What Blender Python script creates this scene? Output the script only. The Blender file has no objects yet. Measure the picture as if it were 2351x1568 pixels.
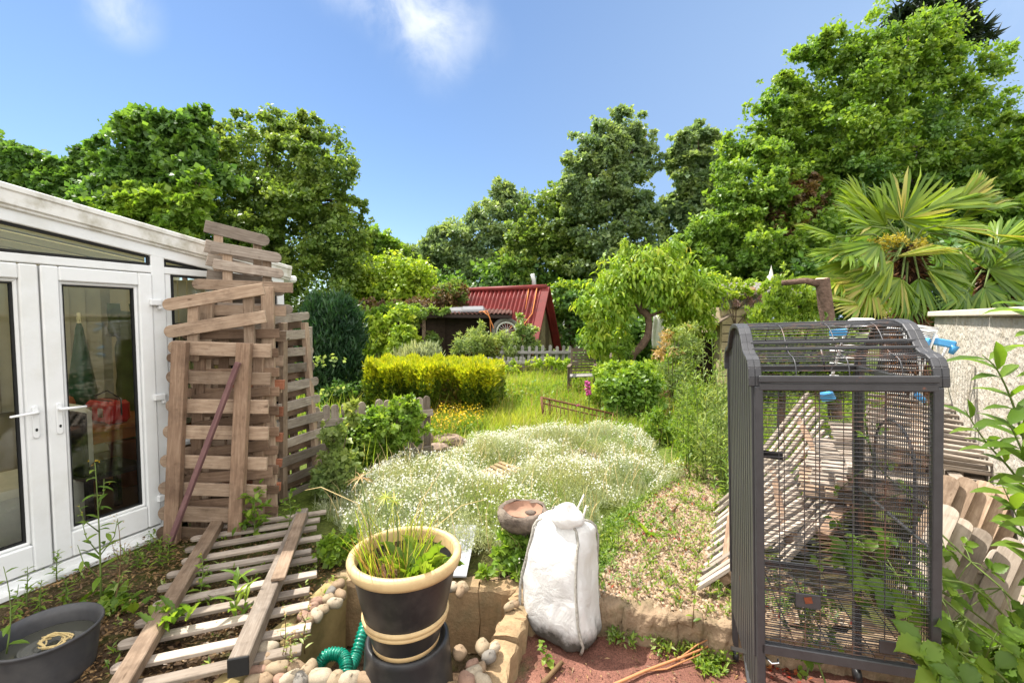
import bpy, math, random
import numpy as np
from mathutils import Vector, Matrix
random.seed(7); RNG = np.random.default_rng(11)
sc = bpy.context.scene
COL = sc.collection
R = math.radians

# ------------------------------------------------------------------ camera
H = 1.70; TILT = R(2.96); F = 1045.0; CX = 1175.5; CY = 784.0   # focal length and centre for a 2351 x 1568 picture
cam_d = bpy.data.cameras.new('camera'); cam = bpy.data.objects.new('camera', cam_d); COL.objects.link(cam)
cam_d.sensor_width = 36; cam_d.lens = 36 * F / 2351.0; cam_d.clip_end = 500; cam_d.clip_start = 0.05
cam.location = (0, 0, H); cam.rotation_euler = (R(90) - TILT, 0, 0)
sc.camera = cam

# ------------------------------------------------------------------ sun, sky, exposure
SUN_EL = R(59); SUN_AZ = R(-50)            # azimuth measured from +Y (ahead) towards +X (right)
SUNV = Vector((math.sin(SUN_AZ) * math.cos(SUN_EL), math.cos(SUN_AZ) * math.cos(SUN_EL), math.sin(SUN_EL)))
sd = bpy.data.lights.new('sun', 'SUN'); so = bpy.data.objects.new('sun', sd); COL.objects.link(so)
sd.energy = 4.1; sd.angle = R(0.5); sd.color = (1.0, 0.95, 0.86)
so.rotation_euler = SUNV.to_track_quat('Z', 'Y').to_euler(); so.location = (0, 0, 30)
sc.view_settings.view_transform = 'Standard'; sc.view_settings.look = 'None'
sc.view_settings.exposure = 1.26; sc.view_settings.gamma = 1.0; sc.view_settings.use_curve_mapping = False

def cam_ray(px, py):
    a = (px - CX) / F; b = -(py - CY) / F
    return Vector((a, math.cos(TILT) + b * math.sin(TILT), -math.sin(TILT) + b * math.cos(TILT)))
def at(px, py, Y):
    d = cam_ray(px, py); return Vector((0, 0, H)) + d * (Y / d.y)
def on(px, py, z=0.0):
    d = cam_ray(px, py); return Vector((0, 0, H)) + d * ((z - H) / d.z)

world = bpy.data.worlds.new('World'); sc.world = world; world.use_nodes = True
wt = world.node_tree; wn = wt.nodes; wl = wt.links; wn.clear()
def W(t, **k):
    n = wn.new(t)
    for a, b in k.items(): setattr(n, a, b)
    return n
w_out = W('ShaderNodeOutputWorld'); w_bg = W('ShaderNodeBackground'); w_bg.inputs[1].default_value = 0.072
sky = W('ShaderNodeTexSky', sky_type='NISHITA', sun_disc=False, sun_elevation=SUN_EL, sun_rotation=SUN_AZ,
        altitude=0, air_density=1.0, dust_density=0.1, ozone_density=4.5)
tc = W('ShaderNodeTexCoord')
prev = sky.outputs[0]
def cloud(px, py, rad, stretch, amt, seed):
    global prev
    c = cam_ray(px, py).normalized()
    sub = W('ShaderNodeVectorMath', operation='SUBTRACT'); wl.new(tc.outputs['Generated'], sub.inputs[0]); sub.inputs[1].default_value = c
    nz2 = W('ShaderNodeTexNoise'); nz2.inputs['Scale'].default_value = 5; nz2.inputs['Detail'].default_value = 3; wl.new(tc.outputs['Generated'], nz2.inputs['Vector'])
    wp = W('ShaderNodeVectorMath', operation='SCALE'); wp.inputs['Scale'].default_value = 0.9 * rad
    ctr = W('ShaderNodeVectorMath', operation='SUBTRACT'); ctr.inputs[1].default_value = (.5, .5, .5)
    wl.new(nz2.outputs['Color'], ctr.inputs[0]); wl.new(ctr.outputs[0], wp.inputs[0])
    add = W('ShaderNodeVectorMath', operation='ADD'); wl.new(sub.outputs[0], add.inputs[0]); wl.new(wp.outputs[0], add.inputs[1])
    mul = W('ShaderNodeVectorMath', operation='MULTIPLY'); wl.new(add.outputs[0], mul.inputs[0])
    mul.inputs[1].default_value = (1 / (rad * stretch[0]), 1 / rad, 1 / (rad * stretch[1]))
    ln = W('ShaderNodeVectorMath', operation='LENGTH'); wl.new(mul.outputs[0], ln.inputs[0])
    mr = W('ShaderNodeMapRange', interpolation_type='SMOOTHSTEP'); mr.inputs[1].default_value = 1.0; mr.inputs[2].default_value = 0.1
    wl.new(ln.outputs['Value'], mr.inputs[0])
    nz = W('ShaderNodeTexNoise'); nz.inputs['Scale'].default_value = 9; nz.inputs['Detail'].default_value = 9; nz.inputs['Roughness'].default_value = .6; nz.inputs['Distortion'].default_value = .5
    off = W('ShaderNodeVectorMath', operation='ADD'); off.inputs[1].default_value = (seed, seed * .3, 0); wl.new(tc.outputs['Generated'], off.inputs[0])
    wl.new(off.outputs[0], nz.inputs['Vector'])
    mn = W('ShaderNodeMapRange'); mn.inputs[1].default_value = .36; mn.inputs[2].default_value = .62; wl.new(nz.outputs['Fac'], mn.inputs[0])
    m = W('ShaderNodeMath', operation='MULTIPLY'); wl.new(mr.outputs[0], m.inputs[0]); wl.new(mn.outputs[0], m.inputs[1])
    m2 = W('ShaderNodeMath', operation='MULTIPLY'); wl.new(m.outputs[0], m2.inputs[0]); m2.inputs[1].default_value = amt
    mx = W('ShaderNodeMix', data_type='RGBA'); wl.new(m2.outputs[0], mx.inputs[0]); wl.new(prev, mx.inputs[6]); mx.inputs[7].default_value = (6.6, 6.9, 7.3, 1)
    prev = mx.outputs[2]
cloud(985, 20, .145, (1.0, .9), .8, 1.7)
cloud(890, -10, .12, (1.2, .8), .65, 8.2)
cloud(270, 0, .07, (1.0, 1.0), .42, 4.4)
cloud(1010, 100, .12, (1.3, .8), .3, 2.9)
cloud(2330, 160, .3, (1.0, 1.2), .35, 6.1)
# thin pale veil over the right-hand sky
vs_ = W('ShaderNodeVectorMath', operation='DISTANCE'); wl.new(tc.outputs['Generated'], vs_.inputs[0]); vs_.inputs[1].default_value = cam_ray(2250, 420).normalized()
vm = W('ShaderNodeMapRange', interpolation_type='SMOOTHSTEP'); vm.inputs[1].default_value = 1.05; vm.inputs[2].default_value = .1; vm.inputs[4].default_value = .85; wl.new(vs_.outputs['Value'], vm.inputs[0])
vx = W('ShaderNodeMix', data_type='RGBA'); wl.new(vm.outputs[0], vx.inputs[0]); wl.new(prev, vx.inputs[6]); vx.inputs[7].default_value = (2.7, 3.9, 5.9, 1); prev = vx.outputs[2]
# unseen bright cloud cover added overhead and behind the viewer to lift shade
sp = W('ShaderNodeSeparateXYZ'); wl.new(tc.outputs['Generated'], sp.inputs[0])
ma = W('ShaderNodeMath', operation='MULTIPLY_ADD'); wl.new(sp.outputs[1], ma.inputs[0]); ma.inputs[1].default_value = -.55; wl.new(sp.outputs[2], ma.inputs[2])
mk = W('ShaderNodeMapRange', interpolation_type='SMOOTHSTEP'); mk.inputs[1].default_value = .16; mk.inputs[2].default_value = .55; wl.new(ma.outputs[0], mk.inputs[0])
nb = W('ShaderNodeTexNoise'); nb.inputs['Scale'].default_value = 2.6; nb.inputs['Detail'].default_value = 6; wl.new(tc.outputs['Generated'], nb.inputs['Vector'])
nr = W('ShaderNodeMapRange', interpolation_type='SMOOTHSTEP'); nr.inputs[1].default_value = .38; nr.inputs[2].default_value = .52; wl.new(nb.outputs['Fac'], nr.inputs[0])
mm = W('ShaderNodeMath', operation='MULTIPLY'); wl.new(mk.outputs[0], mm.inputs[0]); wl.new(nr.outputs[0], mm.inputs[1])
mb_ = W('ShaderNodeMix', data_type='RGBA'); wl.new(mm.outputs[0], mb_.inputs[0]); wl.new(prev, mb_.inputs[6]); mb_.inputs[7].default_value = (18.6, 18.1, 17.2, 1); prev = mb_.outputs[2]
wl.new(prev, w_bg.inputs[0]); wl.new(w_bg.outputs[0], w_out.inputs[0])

try:
    sc.cycles.use_denoising = True; sc.cycles.denoiser = 'OPENIMAGEDENOISE'
    sc.cycles.max_bounces = 7; sc.cycles.diffuse_bounces = 3; sc.cycles.glossy_bounces = 3
    sc.cycles.transmission_bounces = 5; sc.cycles.transparent_max_bounces = 10; sc.cycles.caustics_reflective = False; sc.cycles.caustics_refractive = False
    sc.cycles.sample_clamp_indirect = 6
except Exception: pass

# ------------------------------------------------------------------ materials
class NT:
    def __init__(s, name):
        s.m = bpy.data.materials.new(name); s.m.use_nodes = True; s.t = s.m.node_tree; s.n = s.t.nodes; s.n.clear(); s.l = s.t.links
        s.out = s.n.new('ShaderNodeOutputMaterial')
    def N(s, t, **k):
        n = s.n.new(t)
        for a, b in k.items(): setattr(n, a, b)
        return n
    def L(s, a, b): s.l.new(a, b)
    def noise(s, vec, scale, detail=4, rough=.55, dist=0):
        n = s.N('ShaderNodeTexNoise'); n.inputs['Scale'].default_value = scale; n.inputs['Detail'].default_value = detail
        n.inputs['Roughness'].default_value = rough; n.inputs['Distortion'].default_value = dist
        if vec is not None: s.L(vec, n.inputs['Vector'])
        return n.outputs['Fac']
    def ramp(s, fac, stops, interp='LINEAR'):
        r = s.N('ShaderNodeValToRGB'); r.color_ramp.interpolation = interp
        e = r.color_ramp.elements
        while len(e) > 1: e.remove(e[-1])
        e[0].position = stops[0][0]; e[0].color = (*stops[0][1], 1)
        for p, c in stops[1:]:
            q = e.new(p); q.color = (*c, 1)
        s.L(fac, r.inputs[0]); return r.outputs[0]
    def mix(s, fac, a, b, mode='MIX'):
        m = s.N('ShaderNodeMix', data_type='RGBA', blend_type=mode)
        for sock, v in ((m.inputs[0], fac), (m.inputs[6], a), (m.inputs[7], b)):
            if isinstance(v, bpy.types.NodeSocket): s.L(v, sock)
            elif isinstance(v, (int, float)): sock.default_value = v
            else: sock.default_value = (*v, 1)
        return m.outputs[2]
    def math(s, op, a, b=0.0, c=None):
        m = s.N('ShaderNodeMath', operation=op)
        for k, v in enumerate((a, b) if c is None else (a, b, c)):
            if isinstance(v, bpy.types.NodeSocket): s.L(v, m.inputs[k])
            else: m.inputs[k].default_value = v
        return m.outputs[0]
    def rng(s, v, a, b, c=0.0, d=1.0):
        m = s.N('ShaderNodeMapRange'); m.inputs[1].default_value = a; m.inputs[2].default_value = b; m.inputs[3].default_value = c; m.inputs[4].default_value = d
        s.L(v, m.inputs[0]); return m.outputs[0]
    def attr(s, name='rnd'): return s.N('ShaderNodeAttribute', attribute_name=name).outputs['Fac']
    def tc(s, k='Object'): return s.N('ShaderNodeTexCoord').outputs[k]
    def pos(s): return s.N('ShaderNodeNewGeometry').outputs['Position']
    def scale(s, vec, v):
        m = s.N('ShaderNodeVectorMath', operation='MULTIPLY'); s.L(vec, m.inputs[0]); m.inputs[1].default_value = v; return m.outputs[0]
    def bump(s, h, strength=.3, dist=.01):
        b = s.N('ShaderNodeBump'); b.inputs['Strength'].default_value = strength; b.inputs['Distance'].default_value = dist; s.L(h, b.inputs['Height']); return b.outputs[0]
    def bsdf(s, col, rough=.7, spec=.3, metal=0, nrm=None, link=True):
        p = s.N('ShaderNodeBsdfPrincipled')
        for k, v in (('Base Color', col), ('Roughness', rough), ('Specular IOR Level', spec), ('Metallic', metal)):
            if isinstance(v, bpy.types.NodeSocket): s.L(v, p.inputs[k])
            elif isinstance(v, (int, float)): p.inputs[k].default_value = v
            else: p.inputs[k].default_value = (*v, 1)
        if nrm is not None: s.L(nrm, p.inputs['Normal'])
        if link: s.L(p.outputs[0], s.out.inputs[0])
        return p
MATS = {}
def foliage(name, stops, trans=.42, tcol=1.5, rough=.45, clump=.6, spec=.35, cs=1.3):
    s = NT(name); r = s.attr()
    c = s.ramp(r, stops)
    nz = s.noise(s.pos(), cs, 2)
    c = s.mix(s.rng(nz, .35, .65, 0, clump), c, s.mix(1.0, c, (1.35, 1.12, .6), 'MULTIPLY'))
    p = s.bsdf(c, rough, spec, link=False)
    t = s.N('ShaderNodeBsdfTranslucent'); s.L(s.mix(1.0, c, (tcol * 1.15, tcol * 1.12, tcol * .55), 'MULTIPLY'), t.inputs[0])
    m = s.N('ShaderNodeMixShader'); m.inputs[0].default_value = trans; s.L(p.outputs[0], m.inputs[1]); s.L(t.outputs[0], m.inputs[2]); s.L(m.outputs[0], s.out.inputs[0])
    MATS[name] = s.m; return s.m
def wood(name, dark, mid, light, rough=.85, var=.5, dirt=None, sc_=(5, 70)):
    s = NT(name); uv = s.tc('UV'); r = s.attr()
    g = s.noise(s.scale(uv, (sc_[0], sc_[1], 1)), 1, 6, .65, .4)
    k = s.noise(s.scale(uv, (6, 14, 1)), 1, 3, .6)
    f = s.math('ADD', s.math('MULTIPLY', g, .65), s.math('MULTIPLY', k, .35))
    c = s.ramp(f, [(.25, dark), (.5, mid), (.75, light)])
    st = s.noise(s.pos(), 3.5, 6, .7); c = s.mix(s.rng(st, .5, .66, 0, .55), c, s.mix(1.0, c, (.42, .4, .4), 'MULTIPLY')); c = s.mix(s.rng(s.noise(s.pos(), 17, 3), .62, .75, 0, .5), c, s.mix(1.0, c, (.5, .45, .42), 'MULTIPLY'))
    c = s.mix(1.0, c, s.ramp(r, [(0, (1 - var, 1 - var * 1.05, 1 - var * 1.1)), (.5, (1, 1, 1)), (1, (1 + var * .5, 1 + var * .45, 1 + var * .4))]), 'MULTIPLY')
    if dirt: c = s.mix(s.rng(s.noise(s.pos(), 5, 5), .5, .68, 0, .8), c, dirt)
    knot = s.noise(s.scale(uv, (5, 18, 1)), 1.3, 1)
    c = s.mix(s.rng(knot, .72, .78, 0, .8), c, (.06, .035, .02))
    s.bsdf(c, rough, .2, nrm=s.bump(g, .5, .004)); MATS[name] = s.m; return s.m
def plain(name, col, rough=.6, spec=.3, metal=0, var=.12, scale=12, dirt=None, dirt_amt=.5, dscale=6, bump=0, bscale=40, bdist=.004):
    s = NT(name); o = s.tc('Object')
    n = s.noise(o, scale, 4)
    c = s.mix(n, tuple(max(0, x * (1 - var * 1.6)) for x in col), tuple(min(1, x * (1 + var)) for x in col))
    if dirt: c = s.mix(s.rng(s.noise(o, dscale, 6, .65), .48, .7, 0, dirt_amt), c, dirt)
    s.bsdf(c, rough, spec, metal, nrm=s.bump(s.noise(o, bscale, 5), bump, bdist) if bump else None); MATS[name] = s.m; return s.m

# ------------------------------------------------------------------ mesh building
def V(*a): return Vector(a)
def frame(d, up=(0, 0, 1)):
    x = Vector(d).normalized(); u = Vector(up)
    if abs(x.dot(u.normalized())) > .98: u = Vector((0, 1, 0)) if abs(x.y) < .9 else Vector((1, 0, 0))
    y = u.cross(x).normalized(); z = x.cross(y).normalized(); return x, y, z
class MB:
    def __init__(s): s.v = []; s.f = []; s.uv = []; s.r = []; s.mi = []; s.sm = []
    def add(s, vs, fs, uvs=None, r=None, mi=0, smooth=False):
        o = len(s.v); s.v += [tuple(q) for q in vs]
        r = random.random() if r is None else r
        for k, f in enumerate(fs):
            s.f.append([o + i for i in f]); s.r.append(r); s.mi.append(mi); s.sm.append(smooth)
            s.uv.append(uvs[k] if uvs else [(vs[i][0], vs[i][1] + vs[i][2]) for i in f])
        return s
    def prism(s, poly, z0, z1, M, r=None, mi=0, uvo=None):
        """2-D outline (x along the board, y across) extruded from z0 to z1, placed by M"""
        n = len(poly); uo, vo = uvo or (random.random() * 20, random.random() * 20)
        vs = [M @ Vector((x, y, z0)) for x, y in poly] + [M @ Vector((x, y, z1)) for x, y in poly]
        fs = [list(range(n))[::-1], list(range(n, 2 * n))]
        uvs = [[(poly[i][0] + uo, poly[i][1] + vo) for i in fs[0]], [(poly[i][0] + uo, poly[i][1] + vo + .3) for i in range(n)]]
        for i in range(n):
            j = (i + 1) % n; fs.append([i, j, n + j, n + i])
            a, b = poly[i], poly[j]
            if abs(a[0] - b[0]) >= abs(a[1] - b[1]): q = [(a[0] + uo, vo + .6 + a[1]), (b[0] + uo, vo + .6 + a[1]), (b[0] + uo, vo + .6 + a[1] + z1 - z0), (a[0] + uo, vo + .6 + a[1] + z1 - z0)]
            else: q = [(uo + a[1] * .1, vo + a[1]), (uo + b[1] * .1, vo + b[1]), (uo + b[1] * .1, vo + b[1] + z1 - z0), (uo + a[1] * .1, vo + a[1] + z1 - z0)]
            uvs.append(q)
        return s.add(vs, fs, uvs, r, mi)
    def bar(s, p0, p1, w, h, up=(0, 0, 1), r=None, mi=0, rnd0=0, rnd1=0):
        """board from p0 to p1, w across, h along up; rnd0/rnd1 round that end"""
        p0 = Vector(p0); p1 = Vector(p1); x, y, z = frame(p1 - p0, up); L = (p1 - p0).length
        M = Matrix(((x.x, y.x, z.x, p0.x), (x.y, y.y, z.y, p0.y), (x.z, y.z, z.z, p0.z), (0, 0, 0, 1)))
        a = w / 2
        def cap(sgn, x0, rd):
            if not rd: return [(x0, -a * sgn), (x0, a * sgn)] if sgn > 0 else [(x0, a), (x0, -a)]
            k = min(a, L * .3) * rd
            return [((x0 - sgn * k) + sgn * k * math.cos(t), a * math.sin(t) * sgn) for t in [R(q) for q in (-90, -60, -35, -12, 12, 35, 60, 90)]]
        poly = cap(1, L, rnd1) + cap(-1, 0, rnd0)
        return s.prism(poly, -h / 2, h / 2, M, r, mi)
    def box(s, c, size, rz=0, r=None, mi=0):
        c = Vector(c); x = Vector((math.cos(rz), math.sin(rz), 0)) * size[0] / 2
        return s.bar(c - x, c + x, size[1], size[2], (0, 0, 1), r, mi)
    def tube(s, pts, rad, n=8, r=None, mi=0, cap=True, closed=False):
        pts = [Vector(p) for p in pts]; m = len(pts)
        rad = rad if isinstance(rad, (list, tuple)) else [rad] * m
        vs = []; fs = []; uvs = []; L = 0; prevy = None; uo = random.random() * 9; us = []
        for i in range(m):
            if closed: d = pts[(i + 1) % m] - pts[i - 1]
            else: d = pts[min(i + 1, m - 1)] - pts[max(i - 1, 0)]
            if d.length < 1e-9: d = Vector((0, 0, 1))
            x = d.normalized()
            if prevy is None: _, y, z = frame(x)
            else:
                y = prevy - x * prevy.dot(x)
                if y.length < 1e-6: _, y, z = frame(x)
                y.normalize(); z = x.cross(y)
            prevy = y
            if i: L += (pts[i] - pts[i - 1]).length
            us.append(L)
            for k in range(n):
                t = 2 * math.pi * k / n; vs.append(pts[i] + (y * math.cos(t) + z * math.sin(t)) * rad[i])
        for i in range(m if closed else m - 1):
            j = (i + 1) % m
            for k in range(n):
                k2 = (k + 1) % n; fs.append([i * n + k, i * n + k2, j * n + k2, j * n + k])
                u0, u1 = us[i] + uo, (us[j] if j else L) + uo; v0, v1 = k / n * .3, (k + 1) / n * .3
                uvs.append([(u0, v0), (u0, v1), (u1, v1), (u1, v0)])
        if cap and not closed:
            fs.append(list(range(n))[::-1]); uvs.append([(uo, .05 * i) for i in range(n)])
            fs.append([(m - 1) * n + k for k in range(n)]); uvs.append([(uo, .05 * i) for i in range(n)])
        return s.add(vs, fs, uvs, r, mi, True)
    def lathe(s, prof, c=(0, 0, 0), n=32, r=None, mi=0, sx=1, sy=1, jit=None, axis=None):
        """profile of (radius, z); end radii may be 0"""
        c = Vector(c); vs = []; fs = []; m = len(prof); uvs = []
        for i, (ra, z) in enumerate(prof):
            for k in range(n):
                t = 2 * math.pi * k / n; q = Vector((ra * math.cos(t) * sx, ra * math.sin(t) * sy, z))
                if jit: q = jit(q, t, i)
                vs.append(c + q)
        for i in range(m - 1):
            for k in range(n):
                k2 = (k + 1) % n; fs.append([i * n + k, i * n + k2, (i + 1) * n + k2, (i + 1) * n + k])
                uvs.append([(k / n * 2, prof[i][1]), ((k + 1) / n * 2, prof[i][1]), ((k + 1) / n * 2, prof[i + 1][1]), (k / n * 2, prof[i + 1][1])])
        return s.add(vs, fs, uvs, r, mi, True)
    def grid(s, fn, nu, nv, r=None, mi=0, smooth=True):
        vs = [fn(i / nu, j / nv) for j in range(nv + 1) for i in range(nu + 1)]
        fs = [[j * (nu + 1) + i, j * (nu + 1) + i + 1, (j + 1) * (nu + 1) + i + 1, (j + 1) * (nu + 1) + i] for j in range(nv) for i in range(nu)]
        uvs = [[(f[0] % (nu + 1) / nu, f[0] // (nu + 1) / nv)] * 4 for f in fs]
        return s.add(vs, fs, uvs, r, mi, smooth)
    def build(s, name, mats, parent=None, bevel=0, thick=0, sub=0):
        me = bpy.data.meshes.new(name); me.from_pydata(s.v, [], s.f)
        mats = mats if isinstance(mats, (list, tuple)) else [mats]
        for m in mats: me.materials.append(MATS[m] if isinstance(m, str) else m)
        uvl = me.uv_layers.new(name='UVMap'); uvl.data.foreach_set('uv', np.array([c for f in s.uv for q in f for c in q], dtype=np.float32))
        at_ = me.attributes.new('rnd', 'FLOAT', 'FACE'); at_.data.foreach_set('value', np.array(s.r, dtype=np.float32))
        me.polygons.foreach_set('material_index', np.array(s.mi, dtype=np.int32))
        me.polygons.foreach_set('use_smooth', np.array(s.sm, dtype=bool))
        me.update()
        o = bpy.data.objects.new(name, me); COL.objects.link(o)
        if parent is not None: link_parent(o, parent)
        if thick:
            md = o.modifiers.new('solid', 'SOLIDIFY'); md.thickness = thick; md.offset = 0
        if sub:
            md = o.modifiers.new('sub', 'SUBSURF'); md.levels = sub; md.render_levels = sub
        if bevel:
            md = o.modifiers.new('bevel', 'BEVEL'); md.width = bevel; md.segments = 1; md.limit_method = 'ANGLE'; md.angle_limit = R(40)
        return o
LOCAL = set()      # things whose parts are built in the thing's own coordinates
def link_parent(o, p):
    o.parent = p
    if p.type == 'EMPTY' and p.name not in LOCAL: o.matrix_parent_inverse = Matrix.Translation(p.location).inverted()
def tag(o, label, cat, group=None, kind=None):
    if label: o['label'] = label
    if cat: o['category'] = cat
    if group: o['group'] = group
    if kind: o['kind'] = kind
    return o
def thing(name, label, cat, loc=(0, 0, 0), group=None, local=False, mat=None):
    o = bpy.data.objects.new(name, None); COL.objects.link(o); o.location = loc; o.empty_display_size = .1
    if local: LOCAL.add(o.name)
    if mat is not None: o.matrix_world = mat
    return tag(o, label, cat, group)

# leaf templates: (along, across, height) and faces
TPL = {
 'diamond': (np.array([(0, 0, 0), (.45, .5, .05), (1, 0, -.12), (.45, -.5, .05)]), [(0, 1, 2), (0, 2, 3)]),
 'quad': (np.array([(0, 0, 0), (.5, .5, .0), (1, 0, -.08), (.5, -.5, .0)]), [(0, 1, 2, 3)]),
 'blade': (np.array([(0, -.5, 0), (0, .5, 0), (.5, .4, -.03), (.5, -.4, -.03), (1, 0, -.22)]), [(0, 1, 2, 3), (3, 2, 4)]),
 'droop': (np.array([(0, -.5, 0), (0, .5, 0), (.4, .5, .0), (.4, -.5, .0), (.75, .35, -.12), (.75, -.35, -.12), (1, 0, -.36)]), [(0, 1, 2, 3), (3, 2, 4, 5), (5, 4, 6)]),
 'stiff': (np.array([(0, -.25, 0), (0, .25, 0), (.35, .5, .0), (.35, -.5, .0), (.8, .34, -.03), (.8, -.34, -.03), (1, 0, -.12)]), [(0, 1, 2, 3), (3, 2, 4, 5), (5, 4, 6)]),
 'lance': (np.array([(0, 0, 0), (.2, .36, .05), (.22, 0, 0), (.2, -.36, .05), (.55, .5, .02), (.58, 0, -.06), (.55, -.5, .02), (.82, .27, -.1), (.84, 0, -.15), (.82, -.27, -.1), (1, 0, -.26)]),
           [(0, 2, 1), (0, 3, 2), (1, 2, 5, 4), (2, 3, 6, 5), (4, 5, 8, 7), (5, 6, 9, 8), (7, 8, 10), (8, 9, 10)]),
}
def _serr():
    pts = []; fs = []; n = 11
    ws = [.0, .22, .36, .45, .5, .5, .46, .4, .32, .22, .1]
    mid = []; lft = []; rgt = []
    for i in range(n):
        t = i / n; a = t * t * .18
        mid.append(len(pts)); pts.append((t, 0, -a - .03 * (1 if i % 2 else 0)))
        lft.append(len(pts)); pts.append((t + .02, ws[i] * (1.0 if i % 2 else .8), .1 - a + .04 * (i % 2)))
        rgt.append(len(pts)); pts.append((t + .02, -ws[i] * (1.0 if i % 2 else .8), .1 - a + .04 * (i % 2)))
    tip = len(pts); pts.append((1, 0, -.2))
    for i in range(n - 1):
        fs += [(mid[i], mid[i + 1], lft[i + 1], lft[i]), (mid[i], rgt[i], rgt[i + 1], mid[i + 1])]
    fs += [(mid[-1], tip, lft[-1]), (mid[-1], rgt[-1], tip)]
    return np.array(pts), fs
TPL['serr'] = _serr()
def _flower(n):
    pts = [(0, 0, 0)]; fs = []
    for k in range(2 * n):
        t = math.pi * k / n; r_ = .5 if k % 2 else .2; pts.append((r_ * math.cos(t), r_ * math.sin(t), .06 if k % 2 else 0))
    for k in range(2 * n): fs.append((0, 1 + k, 1 + (k + 1) % (2 * n)))
    return np.array(pts), fs
TPL['flower'] = _flower(5)
def nrmz(a): return a / np.maximum(np.linalg.norm(a, axis=1, keepdims=True), 1e-9)
class LB:
    """collects many leaves, builds one mesh"""
    def __init__(s): s.co = []; s.lp = []; s.ls = []; s.r = []; s.mi = []; s.nv = 0; s.nl = 0
    def add(s, P, D, N, L, Wd, tpl='diamond', mi=0, rnd=None):
        P = np.asarray(P, float).reshape(-1, 3); n = len(P)
        if n == 0: return s
        D = nrmz(np.broadcast_to(np.asarray(D, float), (n, 3))); N = np.broadcast_to(np.asarray(N, float), (n, 3))
        S = np.cross(D, N); S = np.where(np.linalg.norm(S, axis=1, keepdims=True) < 1e-5, np.array([[1., 0, 0]]), S); S = nrmz(S); N = np.cross(S, D)
        L = np.broadcast_to(np.asarray(L, float), (n,)); Wd = np.broadcast_to(np.asarray(Wd, float), (n,))
        T, fs = TPL[tpl]; k = len(T)
        co = P[:, None] + D[:, None] * (L[:, None] * T[:, 0])[..., None] + S[:, None] * (Wd[:, None] * T[:, 1])[..., None] + N[:, None] * (L[:, None] * T[:, 2])[..., None]
        s.co.append(co.reshape(-1, 3))
        rnd = RNG.random(n) if rnd is None else np.broadcast_to(np.asarray(rnd, float), (n,))
        flat = np.concatenate([np.array(f) for f in fs]); cnt = np.array([len(f) for f in fs]); st = np.concatenate([[0], np.cumsum(cnt)[:-1]])
        s.lp.append(((np.arange(n) * k)[:, None] + flat + s.nv).ravel())
        s.ls.append(((np.arange(n) * len(flat))[:, None] + st + s.nl).ravel())
        s.r.append(np.repeat(rnd, len(fs))); s.mi.append(np.full(n * len(fs), mi))
        s.nv += n * k; s.nl += n * len(flat); return s
    def build(s, name, mats, parent=None):
        me = bpy.data.meshes.new(name)
        co = np.concatenate(s.co).astype(np.float32); lp = np.concatenate(s.lp).astype(np.int32); ls = np.concatenate(s.ls).astype(np.int32)
        me.vertices.add(len(co)); me.vertices.foreach_set('co', co.ravel())
        me.loops.add(len(lp)); me.loops.foreach_set('vertex_index', lp)
        me.polygons.add(len(ls)); me.polygons.foreach_set('loop_start', ls)
        mats = mats if isinstance(mats, (list, tuple)) else [mats]
        for m in mats: me.materials.append(MATS[m])
        me.polygons.foreach_set('material_index', np.concatenate(s.mi).astype(np.int32))
        me.update(calc_edges=True)
        a = me.attributes.new('rnd', 'FLOAT', 'FACE'); a.data.foreach_set('value', np.concatenate(s.r).astype(np.float32))
        me.validate()
        o = bpy.data.objects.new(name, me); COL.objects.link(o)
        if parent is not None: link_parent(o, parent)
        return o
def rdir(n): return nrmz(RNG.normal(size=(n, 3)))
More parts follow.
